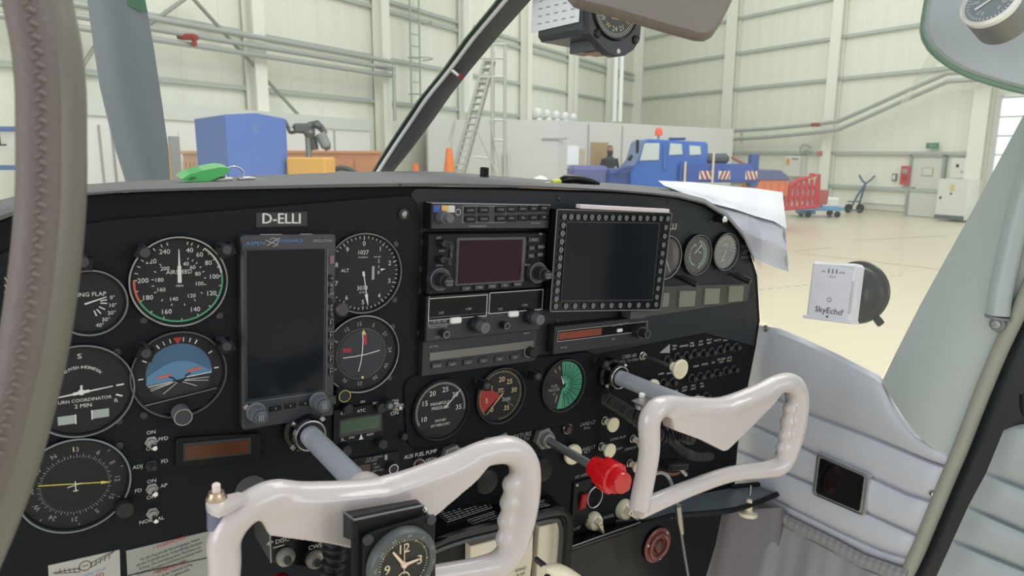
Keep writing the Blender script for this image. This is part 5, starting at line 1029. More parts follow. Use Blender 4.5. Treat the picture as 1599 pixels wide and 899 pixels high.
t = thing('door_panel', 'ribbed grey vinyl door panel at the bottom right corner', 'door'); ds = [[(1567, 672), (1582, 665), (1599, 662), (1720, 668)], [(1540, 738), (1599, 761), (1720, 815)], [(1512, 790), (1599, 828), (1720, 885)], [(1488, 843), (1599, 888), (1720, 940)], [(1462, 900), (1599, 955), (1720, 1010)], [(1430, 970), (1599, 1040), (1720, 1090)]]
for i in range(5): part(t, 'padded_panel', pleat(ds[i], ds[i + 1], WX - .004, .014, 13, 16, pw=.36), K('door_vinyl', (158, 166, 168), .42, bump=.12, bscale=700, var=.03))
t = thing('clear_strap', 'glossy dark strap hook in the door gap at the right edge', 'strap', hit(1593, 640, 0, WX)); part(t, 'strap', MB().tube([(0, 0, .02), (-.004, -.006, 0), (0, -.02, -.012), (0, -.04, -.014)], .004, 10, smooth=4), blackgl)
t = thing('frame_tube', 'grey painted frame tube bolted to the window pillar at the right edge', 'tube'); q = [hit(x, y, 0, WX - .022) for x, y in ((1558, 492), (1563, 455), (1575, 400), (1592, 330), (1620, 240), (1660, 120))]; part(t, 'tube', MB().tube(q, .0125, 16, smooth=4), K('tube_paint', (160, 170, 168), .4)); part(t, 'end_ring', MB().tube([hit(1558, 493, 0, WX - .022), hit(1557, 497, 0, WX - .022)], .0135, 16), K('tube_ring', (110, 118, 116), .4))
part(t, 'bolt_washer', MB().lathe([(.0095, 0), (.0085, .003), (.006, .0035)], hit(1558, 506, 0, WX - .016), (-1, 0, 0), 20), K('tube_ring', (110, 118, 116), .4)); part(t, 'bolt', MB().lathe([(.0055, .003), (.005, .0055), (.002, .0056)], hit(1558, 506, 0, WX - .016), (-1, 0, 0), 14), steel)
# ============================================================ windshield, centre strut, visor, compass
bs = [(-300, 480, .05), (-100, 372, .22), (100, 296, .36), (300, 282, .40), (600, 269, .43), (850, 282, .42), (1000, 292, .36), (1110, 312, .24), (1176, 380, .10), (1190, 500, .02)]
base = [hit(x, y, 1, yy) for x, y, yy in bs]; base += [hit(1240, 527, 0, WX), hit(1310, 560, 0, WX), hit(1374, 594, 0, WX)]
tops = []
for i, p in enumerate(base[:10]): tops.append(Vector((p.x * .92 - .01, p.y - .36, .46)))
tops += [Vector((.47, -.28, .47)), Vector((.48, -.36, .47)), Vector((.49, -.44, .47))]
rows = []
for k in range(9):
    u = k / 8; rows.append([a.lerp(b, u) + Vector((.02 * min(1, max(0, (j - 6) / 5)), .09 - .07 * min(1, max(0, (j - 5) / 5)), .03)) * math.sin(PI * u) * (0.6) for j, (a, b) in enumerate(zip(base, tops))])
struct('window_1', MB().grid(rows), wind, None, 'clear curved windshield wrapping into the side window')
Lp = [(583, 270, .40), (605, 234, .37), (627, 200, .34), (658, 154, .29), (694, 110, .24), (730, 60, .18), (774, 7, .11), (815, -45, .05), (885, -140, -.03), (960, -240, -.10)]
Rp = [(613, 270, .39), (645, 230, .36), (677, 187, .33), (705, 147, .28), (734, 110, .23), (780, 55, .17), (829, 0, .10), (880, -55, .04), (955, -145, -.04), (1035, -240, -.11)]
lv = [hit(x, y, 1, yy) for x, y, yy in Lp]; rv = [hit(x, y, 1, yy) for x, y, yy in Rp]
t = thing('windshield_strut', 'dark grey windshield centre strut with a painted highlight strip rising from the dash', 'strut')
part(t, 'bar', MB().grid([[a.lerp(b, v) + Vector((0, -.006 * math.sin(PI * v), 0)) for v in (.14, .35, .6, .85, 1)] for a, b in zip(lv, rv)], (.004, .016, 0)), K('strut_grey', (92, 95, 95), .5))
part(t, 'highlight_strip', MB().tube([a.lerp(b, .15) + Vector((0, -.003, 0)) for a, b in zip(lv, rv)], .0030, 8, smooth=3), K('painted_highlight', (235, 235, 232), .4, .1)); part(t, 'green_edge', MB().grid([[a.lerp(b, v) for v in (-.05, .12)] for a, b in zip(lv, rv)], (.003, .012, 0)), K('dark_green_edge', (34, 58, 50), .4))  # pale strip paints the highlight along the strut's left side
a = hit(711, 120, 1, .235); k = part(t, 'bolt', MB().cyl(a + Vector((-.006, 0, .010)), a + Vector((0, -.014, 0)), .0052, .0040, 12, .001), steel); part(k, 'red_bolt_tip', MB().cyl(a + Vector((0, -.014, 0)), a + Vector((.0005, -.018, -.001)), .0040, .003, 12), redd)
vp = [(640, -260), (820, -120), (880, -20), (897, 0), (950, 12.5), (1005, 29), (1045, 41), (1075, 49), (1096, 55), (1106, 55.5), (1118, 49), (1130, 30), (1145, 0), (1160, -40), (1185, -130), (1200, -260)]
def cam_slab(name, label, cat, pts, dist, thick, m, ch):
    P_ = [far(x, y, dist) for x, y in pts]; c = sum(P_, Vector()) / len(P_); v = (AI.to_3x3() @ fwd); mb = MB(); n = len(P_); I = [c + (p - c) * (1 - ch) for p in P_]
    vs = [p for p in I] + [p + v * thick * .3 for p in P_] + [p + v * thick * .7 for p in P_] + [p + v * thick for p in I]
    fs = [tuple(range(n)), tuple(range(3 * n, 4 * n))[::-1]]
    for k in range(3): fs += [(i + k * n, i + (k + 1) * n, (i + 1) % n + (k + 1) * n, (i + 1) % n + k * n) for i in range(n)]
    mb.add(vs, fs); return solo(name, label, cat, mb, m)
cam_slab('sun_visor', 'taupe grey sun visor hanging down at the top centre', 'visor', vp, .46, .016, taupe, .05)
# compass
o = hit(961, 13, 1, -.02); t = thing('magnetic_compass', 'black magnetic compass with lettered dial, partly hidden by the sun visor', 'compass', o); L = lambda x, y, yy=-.02: (lambda p: (p.x, p.z))(hit(x, y, 1, yy) - o)
q = [L(x, y) for x, y in ((921, -60), (921, 52), (938, 72), (950, 84), (962, 89), (976, 87), (990, 78), (1000, 62), (1003, 30), (1003, -60))]; part(t, 'face_plate', chprism(MB(), q, 0, .012, .0012), K('compass_black', (46, 49, 54), .4))
q = [L(x, y) for x, y in ((924, -60), (924, 52), (985, 40), (1000, -60))]; part(t, 'body', MB().box(((q[0][0] + q[2][0]) / 2, .055, (L(924, -60)[1] + L(924, 55)[1]) / 2), (abs(q[2][0] - q[0][0]), .09, L(924, -60)[1] - L(924, 52)[1]), .006), K('compass_body', (58, 62, 70), .4))
r_ = 43 * mpp(960, 8, -.02); part(t, 'dial_ring', MB().lathe([(r_ * 1.22, 0), (r_ * 1.18, .003), (r_ * 1.12, .001)], seg=44), blackgl); part(t, 'dial', MB().lathe([(r_ * 1.12, .001), (r_ * 1.12, .0014)], seg=44), K('compass_dial', (60, 62, 60), .5)); mb = MB()
for k in range(72): mb.tick((0, 0), 5 * k, r_ * .92, r_ * (1.08), .0007, -.0018)
for s__, a in (('24', 180), ('21', 152), ('15', 90), ('12', 62), ('30', 238), ('33', 262), ('N', 290), ('3', 320), ('6', 350)): mb.text(s__, .78 * r_ * math.sin(math.radians(a)), .78 * r_ * math.cos(math.radians(a)), .0085, -.0018, a + 180)
part(t, 'card_markings', mb, K('compass_print', (190, 188, 178), .5)); part(t, 'gold_letters', MB().text('W', .78 * r_ * math.sin(math.radians(208)), .78 * r_ * math.cos(math.radians(208)), .0080, -.0018, 28).text('S', .78 * r_ * math.sin(math.radians(124)), .78 * r_ * math.cos(math.radians(124)), .0080, -.0018, -56), K('gold_print', (200, 160, 84), .5))
part(t, 'aeroplane_outline', MB().line((-.006, -.012), (0, -.004), .0012, -.0018).line((.006, -.012), (0, -.004), .0012, -.0018).line((-.006, -.012), (.006, -.012), .0012, -.0018).line((-.001, -.004), (-.001, .012), .0012, -.0018).line((.0015, -.004), (.0015, .012), .0012, -.0018), K('gold_print', (200, 160, 84), .5))
for x, y in ((933, 52), (992, 62)): q = L(x, y); part(t, 'screw', MB().lathe([(.0055, 0), (.0048, .002), (.0025, .0015)], (q[0], 0, q[1]), seg=16), blackgl)
q = L(966, 80); part(t, 'white_screw', MB().lathe([(.0030, 0), (.0022, .001)], (q[0], 0, q[1]), seg=12), white); a = hit(922, 0, 1, -.005) - o; b0 = hit(922, 36, 1, -.005) - o
w_ = Vector((L(924, -60)[0] - .0010, 0, 0)); zt, zb = L(924, -60)[1], L(922, 33)[1]; part(t, 'correction_card', MB().poly3([Vector((w_.x, .014, zt)), Vector((w_.x, .014, zb)), Vector((w_.x, .108, zb - .002)), Vector((w_.x, .108, zt))], (-.0008, 0, 0)), paper)
mb = MB()
for i in range(5):
    for j in range(5): mb.add([(w_.x - .0010, .022 + .016 * j, zb + .006 + .009 * i), (w_.x - .0010, .030 + .016 * j, zb + .006 + .009 * i), (w_.x - .0010, .030 + .016 * j, zb + .0075 + .009 * i), (w_.x - .0010, .022 + .016 * j, zb + .0075 + .009 * i)], [(0, 1, 2, 3)])
part(t, 'card_figures', mb, dimwhite); zq = L(924, 52)[1]; part(t, 'light_bracket', MB().box((q[0] - .008, .045, zq - .007), (.024, .05, .014), .001), K('bracket_grey2', (86, 90, 98), .4)); part(t, 'brass_strip', MB().box((q[0] - .006, .030, zq - .0155), (.022, .03, .002)), K('brass_dull', (150, 112, 88), .4, .5))
# upper right corner panel with outside air thermometer
dp = [(1447, 18), (1443.5, 44), (1447, 60), (1456, 76), (1470, 90), (1485, 101), (1503, 111), (1522, 119), (1560, 131), (1599, 141), (1700, 160), (1820, 150), (1860, -60), (1840, -260), (1620, -300), (1500, -160), (1465, -50), (1452, -10)]
cam_slab('window_corner_panel', 'grey rounded panel in the upper right corner of the window, holding the thermometer', 'panel', [(x + 4, y - 5) for x, y in dp], .60, .014, K('corner_panel_grey', (160, 169, 171), .45), .02)
P_ = [far(x, y, .615) for x, y in dp[:11]]; solo('corner_panel_seal', 'dark green glass-edge seal around the grey corner panel', 'seal', MB().tube([far(x, y, .607) for x, y in dp[-2:] + dp[:11]], .0034, 8, smooth=3), K('seal_green', (108, 138, 124), .35))
def camthing(name, label, cat, px, py, d, yaw=0, roll=0, pitch=0):
    t = thing(name, label, cat); R3 = Matrix(((rgt.x, fwd.x, up.x, 0), (rgt.y, fwd.y, up.y, 0), (rgt.z, fwd.z, up.z, 0), (0, 0, 0, 1)))
    t.matrix_world = Matrix.Translation(CAM + ray(px, py) * d) @ R3 @ RY(roll) @ RZ(yaw) @ RX(pitch); return t
t = camthing('outside_thermometer', 'round thermometer with white rim and grey dial on the corner panel at top right', 'gauge', 1549, 6, .55, -54, 0, -20); s_ = .55 / 1100
part(t, 'barrel', MB().lathe([(40 * s_, -.026), (42 * s_, 0)], seg=32), K('thermo_barrel', (120, 122, 122), .35, .4)); part(t, 'rim', MB().lathe([(42 * s_, 0), (42.5 * s_, .004), (38 * s_, .006), (35.5 * s_, .003)], seg=40), K('thermo_rim', (226, 226, 220), .25, .2)); part(t, 'dial', MB().lathe([(35.5 * s_, .003), (35.5 * s_, .0034)], seg=36), K('thermo_dial', (112, 122, 126), .4)); mb = ticks(MB(), [60 + 10 * k for k in range(25)], 29 * s_, 33 * s_, .0006, -.0038); nums(mb, [('100', 280), ('50', 110), ('0', 140), ('C', 220), ('F', 200)], 22 * s_, .0042, -.0038)
part(t, 'markings', mb, white); part(t, 'needle', MB().line((-20 * s_, -9 * s_), (24 * s_, 15 * s_), .0022, -.0042, .001), white)
# position transmitter on suction cup
s_ = 1.05 / 1100; t = camthing('position_transmitter', 'white plastic box on a black suction cup stuck to the side window', 'transmitter', 1297, 455, 1.05, -50, 8, 2)
w2, h2 = 36 * s_, 46 * s_; part(t, 'case', MB().box((0, .014, 0), (2 * w2, .028, 2 * h2), .0040), K('case_white', (216, 216, 222), .35)); mb = MB().text('SkyEcho', .001, -h2 * .66, .0125, -.0015, 2).text('))', w2 * .62, -h2 * .60, .006, -.0015, -20); g = K('print_grey', (84, 86, 96), .5)
mb.arc((0, -h2 * .28), .0028, .0034, 30, 330, -.0015, 16).line((0, -h2 * .28 + .001), (0, -h2 * .28 + .0045), .0006, -.0015)
for dx in (-.006, 0, .006): mb.line((dx, h2 * .62), (dx, h2 * .76), .0014, -.0015)
mb.text('GPS', -.014, h2 * .66, .0035, -.0015).text('ADSB', .014, h2 * .66, .0035, -.0015).text('STATUS', 0, h2 * .50, .0030, -.0015); part(t, 'lettering', mb, g); part(t, 'side_groove', MB().box((w2 * .93, -.0005, -.006), (.003, .003, h2 * 1.1), .001), K('groove_white', (190, 190, 196), .4)); part(t, 'small_hole', MB().lathe([(.0014, .001), (.0014, .0013)], (.0, 0, -h2 * .86), seg=8), blackpl)
part(t, 'case_foot', MB().box((0, .010, -h2 + .002), (2 * w2 + .006, .024, .005), .001), K('case_white', (216, 216, 222), .35))
part(t, 'suction_cup', MB().lathe([(.047, -.042), (.0485, -.038), (.047, -.034), (.040, -.031), (.036, -.024), (.026, -.018), (.012, -.016), (.010, -.012)], (.012, .022, .004), (0, -1, 0), 40), K('cup_black', (14, 19, 22), .25, spec=.3)); part(t, 'cup_tab', MB().box((.048, .062, -.036), (.014, .004, .012), .002, RY(45)), K('cup_black', (14, 19, 22), .25, spec=.3)); part(t, 'arm', MB().box((.008, .034, .002), (.02, .018, .02), .002), blackpl)
# leather wrapped tube at the left, near the camera
path = [(48, -60), (60, 10), (72, 70), (79, 140), (80, 210), (80, 290), (75, 370), (66, 450), (52, 540), (34, 620), (10, 710), (-22, 800), (-60, 890)]
t = thing('grab_tube', 'brown leather wrapped grab tube standing close at the left edge', 'tube'); D_ = .30
part(t, 'sleeve', MB().tube([far(x + 4, y, D_) for x, y in path], .0123, 18, smooth=4), K('tube_sleeve', (104, 101, 94), .4)); mb = MB().tube([far(x - 13, y, D_ - .006) for x, y in path], .0098, 14, smooth=4); part(t, 'leather_wrap', mb, leather)
st_ = MB(); pp = resample([Vector((x - 16, y, 0)) for x, y in path], 90)
for i in range(0, 90): st_.box(far(pp[i].x + (4 if i % 2 else -4), pp[i].y, D_ - .0150), (.0032, .0012, .0016), .0004, RY(30 if i % 2 else -30))
part(t, 'braid_stitches', st_, K('leather_light', (112, 101, 96), .55), None, 'stuff')
# propeller blade beyond the nose
lp_ = [(130, -80), (134, -40), (138, 0), (147, 67), (157, 133), (177, 217), (197, 282), (212, 330)]; rp_ = [(205, -80), (217, -40), (227, 0), (240, 73), (253, 160), (263, 233), (266, 282), (262, 330)]
t = thing('propeller', 'slate grey propeller blade with green tip outside the windshield', 'propeller'); rows = [[hit(a[0] * (1 - v) + b[0] * v, a[1] * (1 - v) + b[1] * v, 1, 1.15 - .02 * math.sin(PI * v) - .03 * v) for v in [k / 8 for k in range(9)]] for a, b in zip(lp_, rp_)]
part(t, 'blade', MB().grid(rows, (0, .025, 0)), K('blade_slate', (98, 108, 118), .45, var=.10, vscale=9)); part(t, 'green_tip', MB().grid([[hit(x, y, 1, yy) for x, y, yy in r_] for r_ in (((150, -79, 1.128), (180, -79, 1.115), (204, -79, 1.105)), ((168, -20, 1.128), (200, -20, 1.112), (222, -20, 1.10)), ((180, 0, 1.122), (205, 11, 1.109), (231, 20, 1.10)))], (0, .004, 0)), K('tip_green', (40, 96, 70), .4))
# ============================================================ hangar
FR = Matrix.Identity(4)
wallm = wave_mat('hangar_wall_panel', (226, 228, 215), (223, 225, 212), 1.0, 'X', .7, bump=.05)
colm = K('column_paint', (228, 229, 218), .6); girt = K('girt_grey', (172, 180, 172), .5); pipe = K('pipe_grey', (166, 172, 168), .4, .3); whitew = K('white_partition', (226, 228, 226), .6, var=.01)
floorm = K('floor_epoxy', (212, 202, 178), .3, var=.03, vscale=.6)
bpt = [(-60, 30), (60, 30), (60, -30), (-60, -30)]
mb = MB().box((0, 10, -.05), (90, 80, .1)); struct('floor', mb, floorm).matrix_world = FR
mb = MB()
for a, b in (((1185, 452), (1420, 428)), ((1240, 392), (1300, 386)), ((1250, 395), (1500, 424)), ((1330, 375), (1480, 368))):
    p, q = hfl(*a, .004), hfl(*b, .004); d = (q - p); L_ = d.length; d.normalize(); n = Vector((-d.y, d.x, 0)) * .02
    if a == (1185, 452):
        k = 0
        while k < L_ - .12: s0, s1 = p + d * k, p + d * (k + .1); mb.add([s0 - n * .6, s1 - n * .6, s1 + n * .6, s0 + n * .6], [(0, 1, 2, 3)]); k += .2
    else: mb.add([p - n * .7, q - n * .7, q + n * .7, p + n * .7], [(0, 1, 2, 3)])
fl = bpy.data.objects['floor']; part(fl, 'floor_joint', mb, K('joint_grey', (168, 160, 146), .7))
CO = Vector((6.8, 40.0, 0)); dl = Vector((-.54, -1, 0)).normalized(); dr = Vector((.54, -1, 0)).normalized(); kk = math.hypot(.54, 1)
nl = Vector((-dl.y, dl.x, 0)); nl = nl if nl.dot(-CO) > 0 else -nl; nr = Vector((-dr.y, dr.x, 0)); nr = nr if nr.dot(-CO) > 0 else -nr
def wallslab2(p, d, n, s0, s1, z0, z1, th=.12, off=0.0):
    a = p + d * s0 + n * off; b = p + d * s1 + n * off; return [Vector((a.x, a.y, z0)), Vector((b.x, b.y, z0)), Vector((b.x, b.y, z1)), Vector((a.x, a.y, z1))], -n * th
def wbox(mb, p, d, n, s0, s1, z0, z1, o0, o1):
    q, _ = wallslab2(p, d, n, s0, s1, z0, z1, 0, o0); return mb.poly3(q, n * (o1 - o0))
wl = struct('wall_left', MB().poly3(*wallslab2(CO, dl, nl, 0, 50, 0, 14)), wallm); wl.matrix_world = FR
wr2 = struct('wall_back', MB().poly3(*wallslab2(CO, dr, nr, 0, 18.6, 0, 14)), wallm); wr2.matrix_world = FR
def onwall(px, py, n, off=0.0): d = ray(px, py); p0 = CO + n * off; k = (p0 - CAM).dot(n) / d.dot(n); return CAM + d * k
def wl_s(px, py, off=0): p = onwall(px, py, nl, off); return (p - CO).dot(dl), p.z
def wr_s(px, py, off=0): p = onwall(px, py, nr, off); return (p - CO).dot(dr), p.z
# corrugation ribs on walls
for wobj, d, n, s1 in ((wl, dl, nl, 40), (wr2, dr, nr, 18)):
    mb = MB(); s_ = .5
    while s_ < s1: wbox(mb, CO, d, n, s_, s_ + .03, 0, 13.9, 0, .008); s_ += 1.0
    part(wobj, 'wall_ribs', mb, K('wall_rib', (222, 224, 211), .7), None, 'stuff')
# columns: each one a piece of the wall
for t_ in (31.5, 27.6, 23.6, 19.7, 15.9, 12.1, 8.2, 4.2):
    s_ = t_ * kk; w_ = .32; mb = MB(); wbox(mb, CO, dl, nl, s_ - w_ / 2, s_ + w_ / 2, 0, 13.9, .10, .14); wbox(mb, CO, dl, nl, s_ - .03, s_ + .03, 0, 13.9, 0, .4); wbox(mb, CO, dl, nl, s_ - w_ / 2, s_ + w_ / 2, 0, 13.9, .4, .44); part(wl, 'column', mb, colm)
mb = MB(); wbox(mb, CO, dl, nl, -.1, .7, 0, 13.9, 0, .5); part(wl, 'corner_column', mb, colm)
for px, w_ in ((1131, .6), (1290, .45), (1523, .5)):
    s_, _z = wr_s(px, 240, .3); mb = MB(); wbox(mb, CO, dr, nr, s_ - w_ / 2, s_ + w_ / 2, 0, 13.9, .30, .36); wbox(mb, CO, dr, nr, s_ - .05, s_ + .05, 0, 13.9, 0, .30); wbox(mb, CO, dr, nr, s_ - w_ / 2, s_ + w_ / 2, 0, 13.9, .04, .08); part(wr2, 'column', mb, colm)
# girts, given the height where each crosses x = 500 px on the left wall
for px, py in ((610, 18), (500, 35), (500, -30), (610, 93), (500, 149)):
    s_, z = wl_s(px, py, .1)
    if py in (35,): continue
    mb = MB(); wbox(mb, CO, dl, nl, .8, 42, z - .05, z + .05, .0, .11); part(wl, 'girt', mb, girt)
for px, py in ((1060, 49), (1060, 98), (1060, 148), (1060, 1), (1400, 239), (1400, 295)):
    s_, z = wr_s(px, py, .1); mb = MB(); wbox(mb, CO, dr, nr, .3, 18, z - .06, z + .06, .0, .14); part(wr2, 'girt', mb, girt)
# long pipes on the left wall
t = thing('wall_pipes', 'three long grey pipes running along the left hangar wall with a red valve', 'pipe')
for py in (58, 72, 86):
    s_, z = wl_s(400, py, .6); a = CO + dl * 19.6 * kk + nl * .6; b = CO + dl * 40 + nl * .6; part(t, 'pipe', MB().cyl((a.x, a.y, z), (b.x, b.y, z), .055, seg=10), pipe)
s_, z = wl_s(292, 58, .6); p = CO + dl * s_ + nl * .62; part(t, 'red_valve', MB().box((p.x, p.y, z), (.35, .22, .10), .02), redd); part(t, 'valve_stem', MB().box((p.x + .12, p.y, z - .1), (.08, .08, .14), .01), redd)
s_, z = wl_s(600, 105, .6); p = CO + dl * s_ + nl * .6
for dz, hh in ((0, 2.3),): part(t, 'down_pipe', MB().tube([(p.x - .3, p.y - .5, z), (p.x + .25, p.y, z), (p.x + .25, p.y, z - 1.4)], .05, 8), pipe)
# diagonal wall braces
for i, (a, b, lab) in enumerate((((300, -4), (470, 184), 'long thin diagonal brace crossing the left wall columns beside the blue crate'), ((292, -4), (230, 40), 'short diagonal brace on the left wall behind the propeller blade'), ((150, 70), (118, 120), 'short diagonal brace visible between the grab tube and the propeller'))):
    p, q = onwall(*a, nl, .35), onwall(*b, nl, .35); solo('wall_brace', lab, 'brace', MB().cyl(p, q, .04, seg=8), K('brace_grey', (140, 144, 136), .5))
# vertical drain pipes
for (px, top_, bot_, Z, r_, col, lab) in ((727, -10, 175, 21.5, .10, (216, 218, 214), 'thick pale vertical pipe rising behind the windshield strut'), (959, 88, 190, 31, .10, (226, 228, 226), 'left one of the two white vertical pipes below the compass'), (968, 88, 190, 31, .09, (232, 234, 232), 'right one of the two white vertical pipes below the compass')):
    a, b = hz(px, top_ - 90, Z), hz(px, bot_, Z); a.x = b.x; solo('vertical_pipe', lab, 'pipe', MB().cyl(b, a, r_, seg=12), K('vpipe_%d' % px, col, .35))
# caged ladder on the left wall
t = thing('wall_ladder', 'tall caged wall ladder on the left hangar wall above the strut foot', 'ladder'); s0, z0 = wl_s(650, 165, .5); p = CO + dl * s0 + nl * .5
for sx in (-.22, .22): part(t, 'rail', MB().cyl(p + dl * sx + Vector((0, 0, z0 - p.z)), p + dl * sx + Vector((0, 0, 9)), .03, seg=6), pipe)
for k in range(20): part(t, 'rung', MB().cyl(p + dl * -.22 + Vector((0, 0, z0 + .33 * k)), p + dl * .22 + Vector((0, 0, z0 + .33 * k)), .018, seg=6), pipe)
for k in range(6):
    c = p + Vector((0, 0, z0 + .3 + 1.0 * k)); part(t, 'cage_hoop', MB().tube([c + dl * (.36 * math.cos(a)) + nl * (.55 * math.sin(a)) for a in [PI * j / 8 for j in range(9)]], .02, 6), pipe)
# white partition buildings
def footbox(pts, z0, z1):
    n = len(pts); vs = [(x, y, z0) for x, y in pts] + [(x, y, z1) for x, y in pts]; return MB().add(vs, [tuple(range(n))[::-1], tuple(range(n, 2 * n))] + [(i, (i + 1) % n, (i + 1) % n + n, i + n) for i in range(n)])
h1 = 3.02; A_ = hz(120, 200, 11.2); B_ = hz(577, 200, 19.3); bk = -nl * .9
t = thing('office_block', 'long low white office block along the left hangar wall', 'building'); part(t, 'walls', footbox([(A_.x, A_.y), (B_.x, B_.y), ((B_ + bk).x, (B_ + bk).y), ((A_ + bk).x, (A_ + bk).y)], 0, h1), whitew)
a = hz(120, 200, 11.15); part(t, 'roof_edge', MB().poly3([Vector((A_.x, A_.y, h1)), Vector((B_.x, B_.y, h1)), Vector((B_.x, B_.y, h1 - .28)), Vector((A_.x, A_.y, h1 - .28))], nl * .04), K('roof_edge', (206, 212, 208), .6))
dd = (B_ - A_).normalized()
def on_face(px): d = ray(px, 200); n = nl; n2 = Vector((-dd.y, dd.x, 0)); k = (A_ - CAM).dot(n2) / d.dot(n2); return CAM + d * k
nn = Vector((dd.y, -dd.x, 0))
for x0, x1, z0, z1, nm, m_ in ((261, 276, .9, 2.45, 'window', K('window_grey', (150, 156, 158), .3)), (276, 277.5, .5, 2.55, 'window_post', whitew), (152, 153.5, 0, 2.6, 'panel_joint', K('joint2', (170, 172, 170), .6)), (172, 173.5, 0, 2.6, 'panel_joint', K('joint2', (170, 172, 170), .6)), (520, 521, 0, 2.7, 'panel_joint', K('joint2', (170, 172, 170), .6))):
    p, q = on_face(x0), on_face(x1); part(t, nm, MB().poly3([Vector((p.x, p.y, z0)), Vector((q.x, q.y, z0)), Vector((q.x, q.y, z1)), Vector((p.x, p.y, z1))], nn * .04), m_)
C0, C1, C2 = hz(668, 200, 20), hz(872, 200, 20), hz(1146, 200, 26.6); hh = [CAM.z + (238 - 189) / 1100 * 20, 0, CAM.z + (239 - 203) / 1100 * 26.6]; H2 = 3.08
t = thing('white_partition_block', 'white partition building in the hangar corner behind the blue truck', 'building'); part(t, 'walls', footbox([(C0.x, C0.y), (C1.x, C1.y), (C2.x, C2.y), (7.5, 33), (1, 30), (C0.x - .3, C0.y + 2)], 0, H2), K('partition_pale', (212, 214, 212), .6, var=.01))
e = (C2 - C1).normalized(); en = Vector((e.y, -e.x, 0))
def onC(px): d = ray(px, 230); k = (C1 - CAM).dot(en) / d.dot(en); return CAM + d * k
def fpan(x0, x1, z0, z1, nm, m_, off=.03, right=True):
    if right: p, q = onC(x0), onC(x1); n_ = en
    else: p, q = hz(x0, 230, 20), hz(x1, 230, 20); n_ = Vector((0, -1, 0))
    return part(t, nm, MB().poly3([Vector((p.x, p.y, z0)), Vector((q.x, q.y, z0)), Vector((q.x, q.y, z1)), Vector((p.x, p.y, z1))], n_ * off), m_)
fpan(886, 903, 1.86, 2.38, 'window', K('bright_window', (225, 232, 238), .4, emit=.25)); fpan(904, 912, .2, 2.3, 'door_jamb', K('jamb_beige', (200, 188, 166), .6)); fpan(922, 949, 0, 2.5, 'doorway', K('doorway_warm', (176, 152, 118), .7)); fpan(917, 918.5, 0, 3.0, 'panel_joint', K('joint2', (170, 172, 170), .6)); fpan(970, 971, 0, 3.0, 'panel_joint', K('joint2', (170, 172, 170), .6)); fpan(846, 885, 2.55, 2.6, 'ledge', K('joint2', (170, 172, 170), .6), .05, False); fpan(786, 791, 1.2, 2.2, 'dark_box', K('dark_box', (70, 76, 84), .5), .1, False)
p = onC(935); part(t, 'doorstep', MB().box((p.x + en.x * .45, p.y + en.y * .45, .31), (1.2, .7, .62), .02, Matrix.Rotation(math.atan2(e.y, e.x), 3, 'Z')), K('step_grey', (170, 168, 160), .7))
# person in the doorway
p = onC(934); p = p + en * .45; t = thing('person', 'distant person in dark clothing standing in the doorway of the white partition block', 'person', (p.x, p.y, .62))
mb = MB(); T = mb.tube; T([(-.10, 0, .04), (-.10, 0, .5), (-.09, 0, .92)], [.06, .075, .10], 10); T([(.10, 0, .04), (.10, 0, .5), (.09, 0, .92)], [.06, .075, .10], 10); T([(0, 0, .85), (0, 0, 1.1), (0, 0, 1.38), (0, 0, 1.48), (0, -.01, 1.60), (0, -.01, 1.72)], [.16, .15, .19, .07, .095, .07], 12, smooth=3)
for s_ in (-1, 1): T([(s_ * .19, 0, 1.42), (s_ * .25, .02, 1.15), (s_ * .22, -.08, .88)], [.055, .045, .035], 8, smooth=3); mb.box((s_ * .10, -.06, .04), (.10, .26, .08), .02)
part(t, 'body', fuse(mb, 'body', K('dark_clothes', (48, 52, 60), .8), .022, 3), None); part(t, 'head', MB().lathe([(0, -.12), (.07, -.08), (.088, 0), (.07, .08), (0, .12)], (0, -.01, 1.66), (0, 0, 1), 14), K('skin_tone', (170, 130, 106), .6)); part(t, 'hair', MB().lathe([(.092, 0), (.08, .07), (.04, .115), (0, .125)], (0, .01, 1.67), (0, 0, 1), 14), K('hair_dark', (40, 32, 28), .7))
# balloon lamps on the partition roof
bl = None
for i, (px, py, r_) in enumerate(((839, 175, 9), (854, 176, 7), (868, 178, 7), (882, 180, 7), (895, 182, 6.5), (842, 187, 6), (857, 187, 6), (870, 189, 6), (883, 190, 6), (895, 192, 5.5))):
    p = hz(px, py + 1, 20.6); rr = r_ / 1100 * 18.0; row = 'upper' if i < 5 else 'lower'; lab = 'white ball lamp in the %s row on the partition roof, %s' % (row, ('leftmost', 'second from left', 'middle one', 'second from right', 'rightmost')[i % 5])
    t = thing('ball_lamp', lab, 'lamp', p, None, 'white ball lamps on the partition roof'); part(t, 'globe', MB().lathe([(rr * math.sin(a), -rr * math.cos(a)) for a in [PI * k / 8 for k in range(9)]], (0, 0, 0), (0, 0, 1), 14), K('lamp_globe', (222, 224, 222), .3, coat=.3)); part(t, 'socket', MB().cyl((0, .02, -rr * 1.5), (0, .02, -rr * .8), rr * .45, seg=10), pipe)
